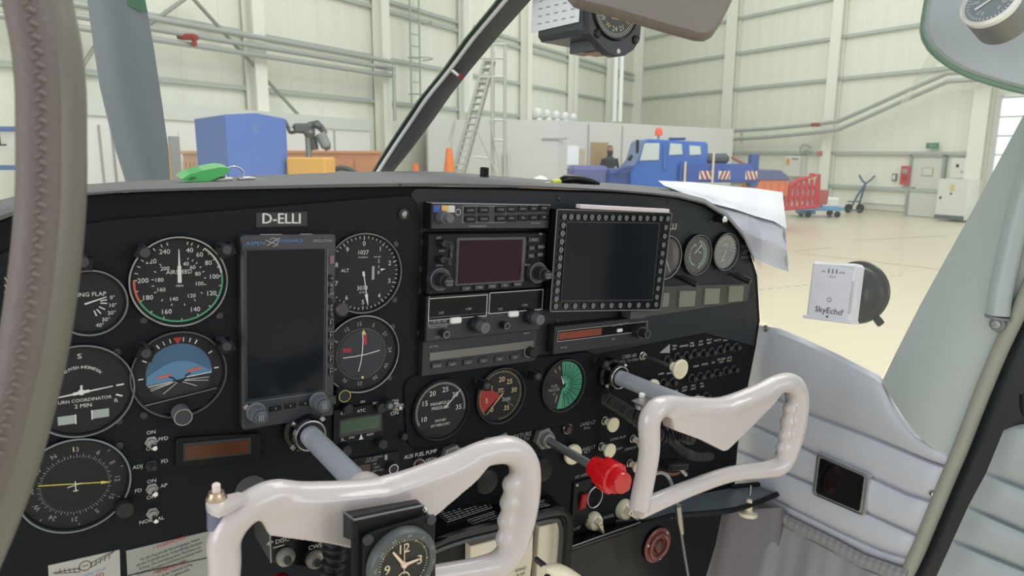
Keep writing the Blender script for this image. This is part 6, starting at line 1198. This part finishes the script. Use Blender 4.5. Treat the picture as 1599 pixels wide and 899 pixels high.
# stair tower scaffold
t = thing('stair_tower', 'tall aluminium stair tower beside the white partition block', 'ladder'); Zs = 17.0; zm = lambda py, Z=Zs: CAM.z + (238 - py) / 1100 * Z; xm = lambda px, Z=Zs: (px - 799.5) / 1100 * Z
alu = K('aluminium_pale', (186, 190, 184), .4, .3)
for x, t_, y0 in ((768, 80, 0), (787, 82, 0), (768, 82, 1.0), (787, 84, 1.0)): part(t, 'post', MB().cyl((xm(x), Zs + y0, 0), (xm(x), Zs + y0, zm(t_)), .035, seg=8), alu)
for py in (80, 100, 127, 190, 220): part(t, 'deck_rail', MB().cyl((xm(750 if py < 130 else 766), Zs, zm(py)), (xm(789), Zs, zm(py)), .03, seg=6), alu); part(t, 'side_rail', MB().cyl((xm(787), Zs, zm(py)), (xm(787), Zs + 1, zm(py)), .03, seg=6), alu)
for dy in (0, .8):
    part(t, 'stringer', MB().cyl((xm(706), Zs + dy, zm(272)), (xm(757), Zs + dy, zm(98)), .03, seg=8), alu); part(t, 'stringer', MB().cyl((xm(722), Zs + dy, zm(272)), (xm(771), Zs + dy, zm(98)), .03, seg=8), alu)
for k in range(17): u = (k + .5) / 17; x0 = 706 + 51 * u; py = 272 - 174 * u; part(t, 'step', MB().box((xm(x0 + 8), Zs + .4, zm(py)), (xm(x0 + 16) - xm(x0), .8, .03)), alu)
for a, b in (((702, 222), (712, 190)), ((745, 205), (775, 270)), ((764, 190), (782, 272)), ((698, 272), (712, 195)), ((740, 245), (762, 247))): part(t, 'brace', MB().cyl((xm(a[0]), Zs - .1, zm(a[1])), (xm(b[0]), Zs - .1, zm(b[1])), .022, seg=6), alu)
# ---- vehicles and goods
def box3(px0, px1, py0, py1, Z, dep, ch=.02): 
    x0, x1 = xm(px0, Z), xm(px1, Z); z0, z1 = zm(py1, Z), zm(py0, Z); return (((x0 + x1) / 2, Z + dep / 2, (z0 + z1) / 2), (x1 - x0, dep, z1 - z0), ch)
tarp = K('blue_tarpaulin', (88, 118, 190), .5, bump=.2, bscale=3, var=.05)
Zb_ = 9.5; p0, p1, p2 = Vector((xm(315, 10.2), 10.2, 0)), Vector((xm(362, Zb_), Zb_, 0)), Vector((xm(454, 10.3), 10.3, 0)); p3 = p0 + (p2 - p1)
t = thing('covered_crate', 'tall crate covered by a blue tarpaulin, beyond the dash at left', 'crate'); hA = CAM.z + (238 - 191) / 1100 * 10.2; hB = CAM.z + (238 - 184) / 1100 * Zb_; hC = CAM.z + (238 - 190) / 1100 * 10.3; mid = (p1 + p2) / 2; hM = CAM.z + (238 - 181.5) / 1100 * 9.9; mid2 = mid + (p0 - p1)
vs = [p0, p1, mid, p2, p3, mid2]; hs = [hA, hB, hM, hC, hC - .02, hM]; n = 6; tv = [(v.x, v.y, .45) for v in vs] + [(v.x, v.y, h_) for v, h_ in zip(vs, hs)]
part(t, 'tarpaulin', MB().add(tv, [(0, 1, 2, 3, 4, 5)[::-1], (6, 7, 8, 11), (8, 9, 10, 11)] + [(i, (i + 1) % n, (i + 1) % n + n, i + n) for i in range(n)]), tarp); cc = (p0 + p2) / 2
part(t, 'pallet', MB().box((cc.x, cc.y, .225), (1.0, .8, .45), .02), K('wood_brown', (130, 100, 70), .7)); q = hz(401, 201, 9.75); part(t, 'white_logo', MB().tube([q + Vector((.04 * math.cos(a), -.02, .04 * math.sin(a))) for a in [PI / 3 + k * PI / 6 for k in range(9)]], .006, 6), dimwhite)
orng = K('crate_orange', (196, 140, 104), .6); yelo = K('crate_yellow', (222, 170, 84), .6); Zc = 12.0
for nm, lab, cat, a, Z, dep, m_ in (('timber_crate', 'pale wooden crate directly left of the blue covered crate', 'crate', (292, 316, 238, 290), 11.5, .8, K('crate_wood', (206, 172, 140), .7)), ('orange_barrier', 'long pale orange barrier running behind the yellow machine base', 'barrier', (450, 590, 237, 300), 13.5, .5, orng)):
    c, d, ch = box3(*a, Z, dep); zt = c[2] + d[2] / 2; t = thing(nm, lab, cat, (c[0], c[1], 0)); part(t, 'body', MB().box((0, 0, zt * .52), (d[0], d[1], zt * .94), .02), m_); part(t, 'top_rail', MB().box((0, 0, zt - .03), (d[0] + .05, d[1] + .05, .06), .01), m_)
    for k in range(4): part(t, 'board', MB().box((-d[0] / 2 + d[0] * (k + .5) / 4, -d[1] / 2 - .015, zt * .5), (d[0] / 4 * .86, .03, zt * .85), .005), m_)
t = thing('yellow_trolley', 'small yellow trolley between propeller blade and wooden crate', 'trolley', (xm(274, 10.8), 10.8, 0)); part(t, 'frame', MB().box((0, 0, 1.7), (.24, .3, .10), .01).box((-.10, 0, 1.4), (.05, .3, .6), .01).box((.10, 0, 1.4), (.05, .3, .6), .01).box((0, 0, .6), (.26, .4, 1.1), .01), yelo); part(t, 'upper_arm', MB().box((-.05, 0, 2.02), (.05, .1, .55), .01), yelo)
t = thing('engine_on_stand', 'dark grey engine assembly mounted on a yellow stand beside the blue covered crate', 'engine', (xm(500, 10.5), 10.5, 0)); X_ = lambda px: xm(px, 10.5) - xm(500, 10.5); Z_ = lambda py: zm(py, 10.5); eg = K('engine_grey', (88, 92, 90), .45, .4, var=.2, vscale=12); eg2 = K('engine_light', (134, 140, 138), .4, .5)
c0 = MB().box(((X_(465) + X_(515)) / 2, 0, (Z_(247) + Z_(275)) / 2), (X_(520) - X_(462), .6, Z_(247) - Z_(275)), .02); part(t, 'stand', c0.box((X_(490), 0, .9), (.5, .6, 1.8), .03), yelo)
part(t, 'column', MB().cyl((X_(487), 0, Z_(250)), (X_(487), 0, Z_(212)), .045, seg=14), eg2); part(t, 'gearbox', MB().box((X_(482), 0, Z_(204)), (.26, .22, .14), .03).box((X_(470), .02, Z_(202)), (.1, .16, .10), .03).lathe([(.06, 0), (.09, .04), (.06, .10)], (X_(492), -.1, Z_(207)), (0, 0, -1), 12), eg)
part(t, 'hook_arm', MB().tube([(X_(470), 0, Z_(208)), (X_(460), 0, Z_(210)), (X_(456), 0, Z_(200)), (X_(452), 0, Z_(192))], .026, 8, smooth=3), eg); part(t, 'upper_head', MB().tube([(X_(488), 0, Z_(200)), (X_(500), 0, Z_(198)), (X_(508), 0, Z_(204)), (X_(513), 0, Z_(212))], [.05, .055, .05, .04], 10, smooth=3).box((X_(505), -.02, Z_(200)), (.12, .14, .06), .02, RY(15)), eg)
part(t, 'cylinder', MB().cyl((X_(507), -.05, Z_(212)), (X_(516), -.05, Z_(232)), .085, .075, 16, .01), eg2); part(t, 'cylinder_end', MB().cyl((X_(516), -.05, Z_(231)), (X_(518), -.05, Z_(236)), .06, .04, 14), eg); part(t, 'second_cylinder', MB().cyl((X_(493), .05, Z_(215)), (X_(495), .05, Z_(236)), .055, seg=12), eg); part(t, 'cable_loop', MB().tube([(X_(500), -.1, Z_(196)), (X_(506), -.12, Z_(193)), (X_(511), -.1, Z_(200))], .012, 6, smooth=3), eg)
t = thing('grey_machine', 'low grey machine behind the dash right of the yellow stand', 'machine', (xm(538, 11), 11, 0)); part(t, 'body', MB().box((0, 0, .95), (.40, .4, 1.9), .06), K('machine_grey', (110, 120, 134), .5)); part(t, 'top_dome', MB().tube([(-.18, 0, 1.88), (-.06, 0, 1.95), (.10, 0, 1.93), (.2, 0, 1.88)], .04, 8, smooth=3), eg)
for px, Z, s_, lab in ((702, 15, 1, 'bright orange traffic cone standing at the foot of the stair tower'), (650, 15.5, .5, 'small orange cone between the windshield strut and the stair tower')):
    zt = zm(232 if s_ == 1 else 256, Z); t = thing('traffic_cone', lab, 'cone', (xm(px, Z), Z, 0)); part(t, 'plinth', MB().box((0, 0, .5), (.5, .5, 1.0), .02), K('plinth_grey', (150, 152, 148), .6)); part(t, 'cone', MB().cyl((0, 0, 1.0), (0, 0, zt), .19 * s_ + .03, .06, 18), K('cone_orange', (226, 124, 62), .5)); part(t, 'cone_band', MB().cyl((0, 0, 1.35), (0, 0, 1.5), .17 * s_ + .03, .15 * s_ + .03, 18), white)
# timber heap and white sacks on the floor behind the dash
t = thing('timber_pile', 'pile of brown timber and white sacks behind the antenna on the dash', 'timber', (xm(850, 13), 13, 0)); part(t, 'trestle', MB().box((0, .5, .65), (1.6, 1.0, 1.3), .03), K('trestle_beige', (196, 186, 160), .7))
for k in range(16): part(t, 'timber_beam', MB().box((random.uniform(-.35, .45), random.uniform(-.1, .6), 1.36 + .055 * (k // 4) + .02), (random.uniform(.7, 1.3), .12, .05), .006, RZ(random.uniform(-14, 14))), K('timber_%d' % (k % 3), ((170, 140, 100), (186, 152, 108), (156, 118, 84))[k % 3], .7))
part(t, 'white_sack', MB().lathe([(0, -.08), (.12, -.05), (.15, .02), (.08, .08), (0, .10)], (-.08, .2, 1.68), (0, 0, 1), 14), whitew); part(t, 'dark_coil', MB().tube([(-.62 + .18 * math.cos(a), -.05, 1.45 + .18 * math.sin(a)) for a in [k * PI / 8 for k in range(16)]], .05, 8, True), K('coil_blue_grey', (96, 112, 140), .5))
# blue truck
Zt = 17.0; o_t = Vector((xm(1050, Zt), Zt, 0)); t = thing('blue_truck', 'blue truck with orange beacon and red and white striped flatbed side', 'truck', o_t); bl_ = K('truck_blue', (34, 92, 178), .35, coat=.3, var=.02); bl2 = K('truck_blue_dark', (44, 72, 140), .45)
TX = lambda px: xm(px, Zt) - o_t.x; TZ_ = lambda py: zm(py, Zt)
cabo = [(TX(972), TZ_(262)), (TX(982), TZ_(250)), (TX(990), TZ_(222)), (TX(996), TZ_(218)), (TX(1080), TZ_(222)), (TX(1083), TZ_(226)), (TX(1084), TZ_(262)), (TX(1030), TZ_(300)), (TX(972), TZ_(300))]
part(t, 'cab', chprism(MB(), cabo, -.9, .9, .04), bl_)
for q in (((984, 249), (990, 224), (1012, 224), (1012, 248)), ((1026, 241), (1027, 224), (1044, 225), (1046, 240)), ((1056, 241), (1055, 227), (1071, 228), (1073, 240))):
    w_ = [(TX(a), TZ_(b)) for a, b in q]; part(t, 'cab_window', chprism(MB(), w_, -.93, -.88, .01), K('truck_glass', (188, 200, 198), .15))
q = [(TX(a), TZ_(b)) for a, b in ((1017, 226), (1022, 224), (1024, 262), (1018, 262))]; part(t, 'door_post', chprism(MB(), q, -.94, -.86, .01), bl_); part(t, 'roof_lamp_bar', MB().box((TX(1046), -.3, TZ_(217)), (.35, .3, .06), .02), bl2)
part(t, 'beacon_post', MB().cyl((TX(1022), 0, TZ_(220)), (TX(1022), 0, TZ_(212)), .03, seg=8), pipe); part(t, 'beacon', MB().lathe([(.085, 0), (.09, .08), (.06, .17), (0, .19)], (TX(1022), 0, TZ_(212)), (0, 0, 1), 14), K('beacon_orange', (230, 92, 56), .3, emit=.3))
part(t, 'mirror', MB().box((TX(979), -1.0, TZ_(229)), (.06, .1, .30), .02), blackpl); part(t, 'mirror_arm', MB().tube([(TX(972), -.95, TZ_(246)), (TX(968), -.95, TZ_(244))], .07, 8), blackpl); part(t, 'bonnet', MB().box((TX(962), 0, TZ_(281)), (TX(985) - TX(940), 1.5, TZ_(262) - TZ_(300)), .08), bl2); part(t, 'front_wing', MB().tube([(TX(950), -.8, TZ_(268)), (TX(962), -.85, TZ_(260)), (TX(976), -.85, TZ_(258))], .04, 8, smooth=3), bl2)
part(t, 'low_nose', MB().box((TX(915), 0, TZ_(276)), (TX(950) - TX(892), 1.2, TZ_(263) - TZ_(300)), .08), K('nose_violet', (92, 96, 150), .5))
part(t, 'flatbed_side', MB().box((TX(1095), -1.0, TZ_(266)), (TX(1150) - TX(1042), .08, TZ_(253) - TZ_(280)), .02), K('bed_blue', (48, 78, 158), .4)); part(t, 'flatbed_floor', MB().box((TX(1095), 0, TZ_(272)), (TX(1150) - TX(1042), 2, .12), .02), bl2)
for x0, x1, nm in ((1069, 1090, 0), (1097, 1114, 1), (1136, 1153, 0)):
    p_ = part(t, 'hazard_board', MB().box((TX((x0 + x1) / 2), -1.06, TZ_(269)), (TX(x1) - TX(x0), .04, TZ_(263) - TZ_(275)), .005), white); mb = MB(); h_ = TZ_(263) - TZ_(275); w_ = TX(x1) - TX(x0)
    for k in range(3):
        xx = TX(x0) + w_ * (k + .1) / 3; s_ = .5 * w_ / 3; dx = (w_ / 3 * .8) * (1 if nm else -1); xx += 0 if nm else w_ / 3 * .5
        cl_ = lambda v: max(TX(x0), min(TX(x1), v)); mb.add([(cl_(xx), -1.085, TZ_(275)), (cl_(xx + s_), -1.085, TZ_(275)), (cl_(xx + s_ + dx), -1.085, TZ_(263)), (cl_(xx + dx), -1.085, TZ_(263))], [(0, 1, 2, 3)])
    part(p_, 'red_stripes', mb, redd)
part(t, 'dark_load', MB().box((TX(1094), -.3, TZ_(246)), (TX(1124) - TX(1074), .9, TZ_(237) - TZ_(253)), .08), K('load_grey', (74, 80, 90), .5)); part(t, 'strap', MB().box((TX(1088), -1.1, TZ_(258)), (.045, .04, TZ_(238) - TZ_(281)), .004), K('strap_beige', (206, 196, 170), .6)); part(t, 'strap', MB().box((TX(1048), -1.1, TZ_(266)), (.045, .04, TZ_(250) - TZ_(282)), .004), K('strap_beige', (206, 196, 170), .6))
part(t, 'hose', MB().tube([(TX(1124), -.6, TZ_(243)), (TX(1133), -.7, TZ_(249)), (TX(1142), -.8, TZ_(254))], .035, 8, smooth=3), K('hose_rust', (156, 96, 74), .5)); part(t, 'bed_post', MB().box((TX(1150), -.9, TZ_(262)), (.2, .2, TZ_(243) - TZ_(290)), .02), bl2)
for x in (965, 1065, 1135): part(t, 'wheel', MB().lathe([(.3, 0), (.48, .02), (.48, .28), (.3, .3), (.1, .26)], (TX(x), -.72, .48), (0, -1, 0), 24), rubber)
part(t, 'chassis', MB().box((TX(1050), 0, 1.0), (TX(1150) - TX(930), .9, .35), .03), blackpl)
# skip, barrier, carts
Zk = 21.; t = thing('orange_skip', 'orange skip with dark blue lid behind the paper sheets', 'skip', (xm(1182, Zk), Zk, 0)); w_ = xm(1210, Zk) - xm(1152, Zk)
q = [(-w_ / 2 + .15, zm(300, Zk)), (w_ / 2, zm(300, Zk)), (w_ / 2, zm(276, Zk)), (-w_ / 2 + .3, zm(276, Zk))]; part(t, 'body', chprism(MB(), q, -.7, .7, .03), K('skip_orange', (224, 124, 76), .5)); part(t, 'legs', MB().box((-.3, 0, .5), (.15, 1.2, 1.0)).box((.45, 0, .5), (.15, 1.2, 1.0)), blackpl)
q = [(-w_ / 2, zm(277, Zk)), (w_ / 2 + .02, zm(277, Zk)), (w_ / 2 + .02, zm(272, Zk)), (w_ / 2 - .25, zm(262, Zk)), (-w_ / 2, zm(262, Zk))]; part(t, 'lid', chprism(MB(), q, -.75, .75, .03), K('lid_slate_blue', (92, 96, 140), .5))
for k in range(4): part(t, 'rib', MB().box((-.1 + .2 * k, -.72, zm(288, Zk)), (.04, .05, .35), .01), K('skip_orange', (224, 124, 76), .5))
Zr = 24.; t = thing('red_barrier_rack', 'red slotted barrier rack against the hangar wall', 'rack', (xm(1255, Zr), Zr, 0)); rd = K('rack_red', (196, 48, 56), .5); RX_ = lambda px: xm(px, Zr) - xm(1255, Zr); RZ_ = lambda py: zm(py, Zr)
part(t, 'frame', MB().tube([(RX_(1223), 0, RZ_(322)), (RX_(1225), 0, RZ_(287)), (RX_(1240), 0, RZ_(278)), (RX_(1272), 0, RZ_(270)), (RX_(1275), 0, RZ_(318)), (RX_(1223), 0, RZ_(322))], .07, 8), rd)
for k in range(6): part(t, 'slat', MB().box((RX_(1230 + 8 * k), 0, (RZ_(280 - k) + RZ_(322)) / 2), (.10, .10, RZ_(280 - k) - RZ_(322)), .02), rd)
for py in (288, 304): part(t, 'cross_bar', MB().box((RX_(1248), .02, RZ_(py)), (RX_(1276) - RX_(1222), .10, .10), .02), rd)
part(t, 'white_inserts', MB().box((RX_(1248), .08, RZ_(300)), (RX_(1272) - RX_(1228), .03, .55)), whitew); part(t, 'hanging_coat', MB().box((RX_(1281), .05, RZ_(304)), (.35, .2, .5), .05), K('rack_rust', (166, 86, 76), .6)); part(t, 'top_knob', MB().box((RX_(1262), 0, RZ_(270)), (.22, .1, .12), .03), rd)
pt = hfl(1271, 338); Zq = pt.y; t = thing('blue_cart', 'light blue flat cart loaded with blue and white boxes on the floor', 'cart', (pt.x, pt.y, 0)); QX = lambda px: xm(px, Zq) - pt.x; QZ = lambda py: max(0.05, zm(py, Zq) ); lb = K('cart_blue', (96, 156, 206), .5)
part(t, 'deck', MB().box((0, 0, .30), (QX(1308) - QX(1234), .9, .12), .02), lb); part(t, 'lower_frame', MB().box((QX(1256), 0, .16), (.45, .7, .12), .02), lb)
for x in (1254, 1299):
    for yy_ in (-.3, .3): part(t, 'wheel', MB().lathe([(.06, 0), (.11, .01), (.11, .06), (.06, .07)], (QX(x), yy_, .11), (0, -1, 0), 16), blackpl)
part(t, 'white_box', MB().box((QX(1289), 0, .52), (.62, .6, .34), .05), whitew); part(t, 'blue_can', MB().box((QX(1271), -.1, .56), (.26, .3, .42), .05), K('can_blue', (44, 132, 204), .4)); part(t, 'white_can', MB().box((QX(1262), .1, .5), (.25, .3, .34), .05), whitew); part(t, 'push_handle', MB().tube([(QX(1245), 0, .3), (QX(1255), 0, .5), (QX(1258), 0, 1.15)], .03, 8), K('handle_blue_grey', (90, 120, 180), .4))
pt = onwall(1330, 300, nr, .75); pt.z = 0; Zq = pt.y; t = thing('sack_truck', 'dark blue two-wheeled sack truck with split handles standing by the hangar wall', 'trolley', (pt.x, pt.y, 0)); QX = lambda px: xm(px, Zq) - pt.x; zq = lambda py: .02 + (325 - py) / 1100 * Zq; sb = K('sack_truck_blue', (74, 98, 124), .5)
part(t, 'frame', MB().tube([(QX(1326), 0, zq(318)), (QX(1334), -.05, zq(298)), (QX(1343), -.1, zq(281))], .045, 8).tube([(QX(1338), .05, zq(318)), (QX(1343), -.1, zq(281))], .04, 8), sb); part(t, 'handle', MB().tube([(QX(1343), -.1, zq(281)), (QX(1337), -.1, zq(276)), (QX(1332), -.1, zq(268))], .035, 8), sb); part(t, 'handle', MB().tube([(QX(1343), -.1, zq(281)), (QX(1350), -.1, zq(276)), (QX(1356), -.1, zq(269))], .035, 8), sb)
for x in (1320, 1338): part(t, 'wheel', MB().lathe([(.08, 0), (.17, .01), (.17, .07), (.08, .08)], (QX(x), -.05, .17), (.3, -1, 0), 18), blackpl)
part(t, 'toe_plate', MB().box((QX(1329), -.1, .10), (.45, .3, .04), .01), sb); part(t, 'cross_bar', MB().box((QX(1330), 0, .42), (.5, .05, .05), .01), sb)
# fittings on the back wall
def wthing(name, lab, cat, px, py, off=0.0):
    s_, z = wr_s(px, py, off); p = CO + dr * s_ + nr * off; return thing(name, lab, cat, (p.x, p.y, z), Matrix.Rotation(math.atan2(dr.y, dr.x), 4, 'Z')), s_, z
sc_ = lambda px: None
def wsz(px, py, off, x0, x1, y0, y1): a, b = wr_s(x0, py, off), wr_s(x1, py, off); c, d = wr_s(px, y0, off), wr_s(px, y1, off); return abs(b[0] - a[0]), abs(c[1] - d[1])
cabm = K('cabinet_white', (214, 216, 210), .5, var=.01)
# door
s0, _a = wr_s(1423, 300); s1, _b = wr_s(1470, 300); dgr = K('door_grey_white', (204, 208, 200), .5)
mb = MB(); wbox(mb, CO, dr, nr, s0, s1, .02, 2.12, .02, .10); dj = struct('door_1', mb, dgr); dj.matrix_world = FR
mb = MB(); wbox(mb, CO, dr, nr, s0 - .10, s0, 0, 2.2, .0, .16); wbox(mb, CO, dr, nr, s1, s1 + .10, 0, 2.2, 0, .16); wbox(mb, CO, dr, nr, s0 - .1, s1 + .1, 2.12, 2.22, 0, .16); part(dj, 'door_frame', mb, K('frame_grey', (150, 158, 156), .5)); mb = MB(); w_ = s1 - s0; wbox(mb, CO, dr, nr, s0 + w_ * .34, s0 + w_ * .72, 1.45, 1.75, .10, .12); part(dj, 'door_sign', mb, K('sign_frame_gold', (176, 172, 140), .5)); mb = MB(); wbox(mb, CO, dr, nr, s0 + w_ * .37, s0 + w_ * .69, 1.48, 1.72, .12, .13); part(dj, 'sign_sheet', mb, dgr); mb = MB(); wbox(mb, CO, dr, nr, s0 + w_ * .08, s0 + w_ * .18, 1.0, 1.04, .10, .16); part(dj, 'door_handle', mb, steel)
nrY = Matrix.Identity(4)
def wallbox(name, lab, cat, x0, x1, y0, y1, dep, m_, off=0.0, extra=None):
    px, py = (x0 + x1) / 2, (y0 + y1) / 2; a, b = wr_s(x0, py, off)[0], wr_s(x1, py, off)[0]; z1_, z0_ = wr_s(px, y0, off)[1], wr_s(px, y1, off)[1]
    z0_ = max(z0_, 0.0); t = thing(name, lab, cat); mb = MB(); wbox(mb, CO, dr, nr, a, b, z0_, z1_, off, off + dep); part(t, 'body', mb, m_)
    def sub(nm, u0, u1, v0, v1, m2, th=.02):
        mb = MB(); wbox(mb, CO, dr, nr, a + (b - a) * u0, a + (b - a) * u1, z0_ + (z1_ - z0_) * v0, z0_ + (z1_ - z0_) * v1, off + dep, off + dep + th); part(t, nm, mb, m2)
    for e_ in extra or []: sub(*e_)
    return t
wallbox('exit_sign', 'green emergency exit sign above the hangar door', 'sign', 1448, 1466, 223, 232, .08, K('exit_green', (58, 130, 88), .4), .15, [('running_figure', .42, .55, .2, .8, dimwhite), ('arrow', .7, .9, .4, .6, dimwhite)])
wallbox('extinguisher_box', 'red and white fire extinguisher box left of the hangar door', 'extinguisher', 1411, 1425, 259, 288, .2, K('box_red', (190, 66, 70), .5), .02, [('white_window', .2, .8, .62, .85, dimwhite), ('emblem', .3, .7, .2, .5, K('emblem_red', (160, 40, 44), .5))])
wallbox('notice_board', 'small grey framed notice left of the extinguisher box', 'notice', 1394, 1401, 271, 282, .05, K('frame_dark', (96, 104, 106), .5), .02, [('sheet', .2, .8, .15, .85, cabm)])
wallbox('wall_cabinet', 'white wall cabinet with orange warning label above the red rack', 'cabinet', 1234, 1260, 243, 275, .35, cabm, .02, [('warning_label', .1, .28, .55, .85, K('label_orange', (226, 150, 80), .5)), ('dark_strip', .45, .8, .82, .86, K('frame_dark', (96, 104, 106), .5)), ('door_line', .97, 1.0, 0, 1, girt)])
wallbox('electrical_cabinet', 'large pale electrical cabinet with warning label standing right of the hangar door', 'cabinet', 1487, 1533, 279, 341, .9, cabm, .05, [('warning_label', .42, .56, .72, .88, K('label_yellow', (214, 196, 120), .5)), ('handle', .10, .16, .5, .56, blackpl), ('knob', .45, .5, .62, .66, blackpl), ('plinth', 0, 1, 0, .10, K('plinth_dark', (84, 96, 100), .5))])
wallbox('meter_cabinet', 'small meter cabinet above the large electrical cabinet', 'cabinet', 1493, 1520, 247, 278, .3, cabm, .05, [('dial_cover', .3, .45, .55, .7, blackpl), ('dial_cover', .6, .72, .25, .4, girt)])
wallbox('fire_sign', 'small red fire sign on the column near the wall cabinet', 'sign', 1276, 1284, 236, 243, .03, K('sign_red', (206, 84, 84), .5), .38, [('symbol', .3, .7, .3, .7, dimwhite)])
wallbox('skirting_board', 'pale skirting board along the base of the wall behind the sack truck', 'skirting', 1350, 1418, 318, 328, .1, K('skirt_pale', (200, 200, 190), .6), .0, [('top_line', 0, 1, .85, 1, girt)])
mb = MB(); t = thing('bent_pipe', 'thin bent grey pipe above the white wall cabinet', 'pipe'); part(t, 'pipe', mb.tube([onwall(x, y, nr, .2) for x, y in ((1249, 242), (1250, 231), (1256, 226), (1266, 230))], .035, 8, smooth=3), pipe); part(t, 'pipe', MB().tube([onwall(x, y, nr, .25) for x, y in ((1253, 240), (1257, 235), (1267, 237))], .03, 8, smooth=3), pipe)
# pipes on the back wall
t = thing('back_wall_pipes', 'pair of long grey pipes on the right hangar wall, rising diagonally at the right end', 'pipe')
for dy in (0, 13): part(t, 'pipe', MB().tube([onwall(x, y + dy, nr, .75) for x, y in ((1085, 208), (1120, 206), (1200, 201), (1285, 193), (1310, 189), (1340, 176), (1420, 140), (1480, 114), (1545, 110), (1600, 112))], .075, 8), pipe)
s_, z = wr_s(1275, 195, .8); p = CO + dr * s_ + nr * .85; part(t, 'red_valve', MB().box((p.x, p.y, z), (.3, .3, .14), .03), redd)
for x in (1090, 1124, 1158): part(t, 'bracket', MB().tube([onwall(x, 203, nr, .75), onwall(x, 224, nr, .75)], .05, 6), pipe)
# bright translucent gate at the far right
g0, _a = wr_s(1553, 250); p0_ = CO + dr * (18.6 - .0); gd = Vector((.9, -.45, 0)).normalized(); gn = Vector((-gd.y, gd.x, 0)); gn = gn if gn.dot(-CO) > 0 else -gn
wr3 = struct('wall_right_side', MB().poly3(*wallslab2(CO + dr * 18.6, Vector((.62, -.78, 0)).normalized(), nr, 0, 20, 0, 14)), wallm); wr3.matrix_world = FR; wr3.name = 'wall_gate_side'
pg = CO + dr * 18.6; d3 = Vector((.62, -.78, 0)).normalized(); n3 = Vector((-d3.y, d3.x, 0)); n3 = n3 if n3.dot(-CO) > 0 else -n3
d_ = ray(1552, 250); k = (pg - CAM).dot(n3) / d_.dot(n3); sg = (CAM + d_ * k - pg).dot(d3)
gate = struct('window_2', MB().poly3(*wallslab2(pg, d3, n3, sg, sg + 4.2, .3, 4.0, -.06, .02)), K('daylight_panel', (250, 252, 252), .5, emit=1.1), None, 'bright translucent hangar gate'); gate.matrix_world = FR
for z in (.3, 1.0, 1.6, 2.2, 2.8, 3.4, 4.0): mb = MB(); wbox(mb, pg, d3, n3, sg, sg + 4.2, z - .03, z + .03, .08, .14); part(gate, 'glazing_bar', mb, K('bar_pale', (190, 196, 196), .5))
for s_ in (0, 1.4, 2.8, 4.2): mb = MB(); wbox(mb, pg, d3, n3, sg + s_ - .05, sg + s_ + .05, .2, 4.1, .06, .16); part(gate, 'glazing_post', mb, K('bar_pale', (190, 196, 196), .5))
# board with white letters beyond the far left
t = thing('lettered_board', 'pale board with dark letters between two blue rails at the far left', 'sign', (xm(10, 9), 9.0, 0)); part(t, 'board', MB().box((0, 0, zm(224, 9)), (.9, .04, .24), .005), cabm)
for py in (207, 265): part(t, 'blue_rail', MB().box((0, -.03, zm(py, 9)), (.95, .06, .06), .01), K('rail_blue', (84, 112, 168), .5))
mb = MB().text('F L', .0, zm(224, 9), .22, -.025); part(t, 'lettering', mb, K('ink_dark', (40, 40, 44), .5)); part(t, 'post', MB().box((-.3, .03, .9), (.06, .06, 2.4), .01), pipe)
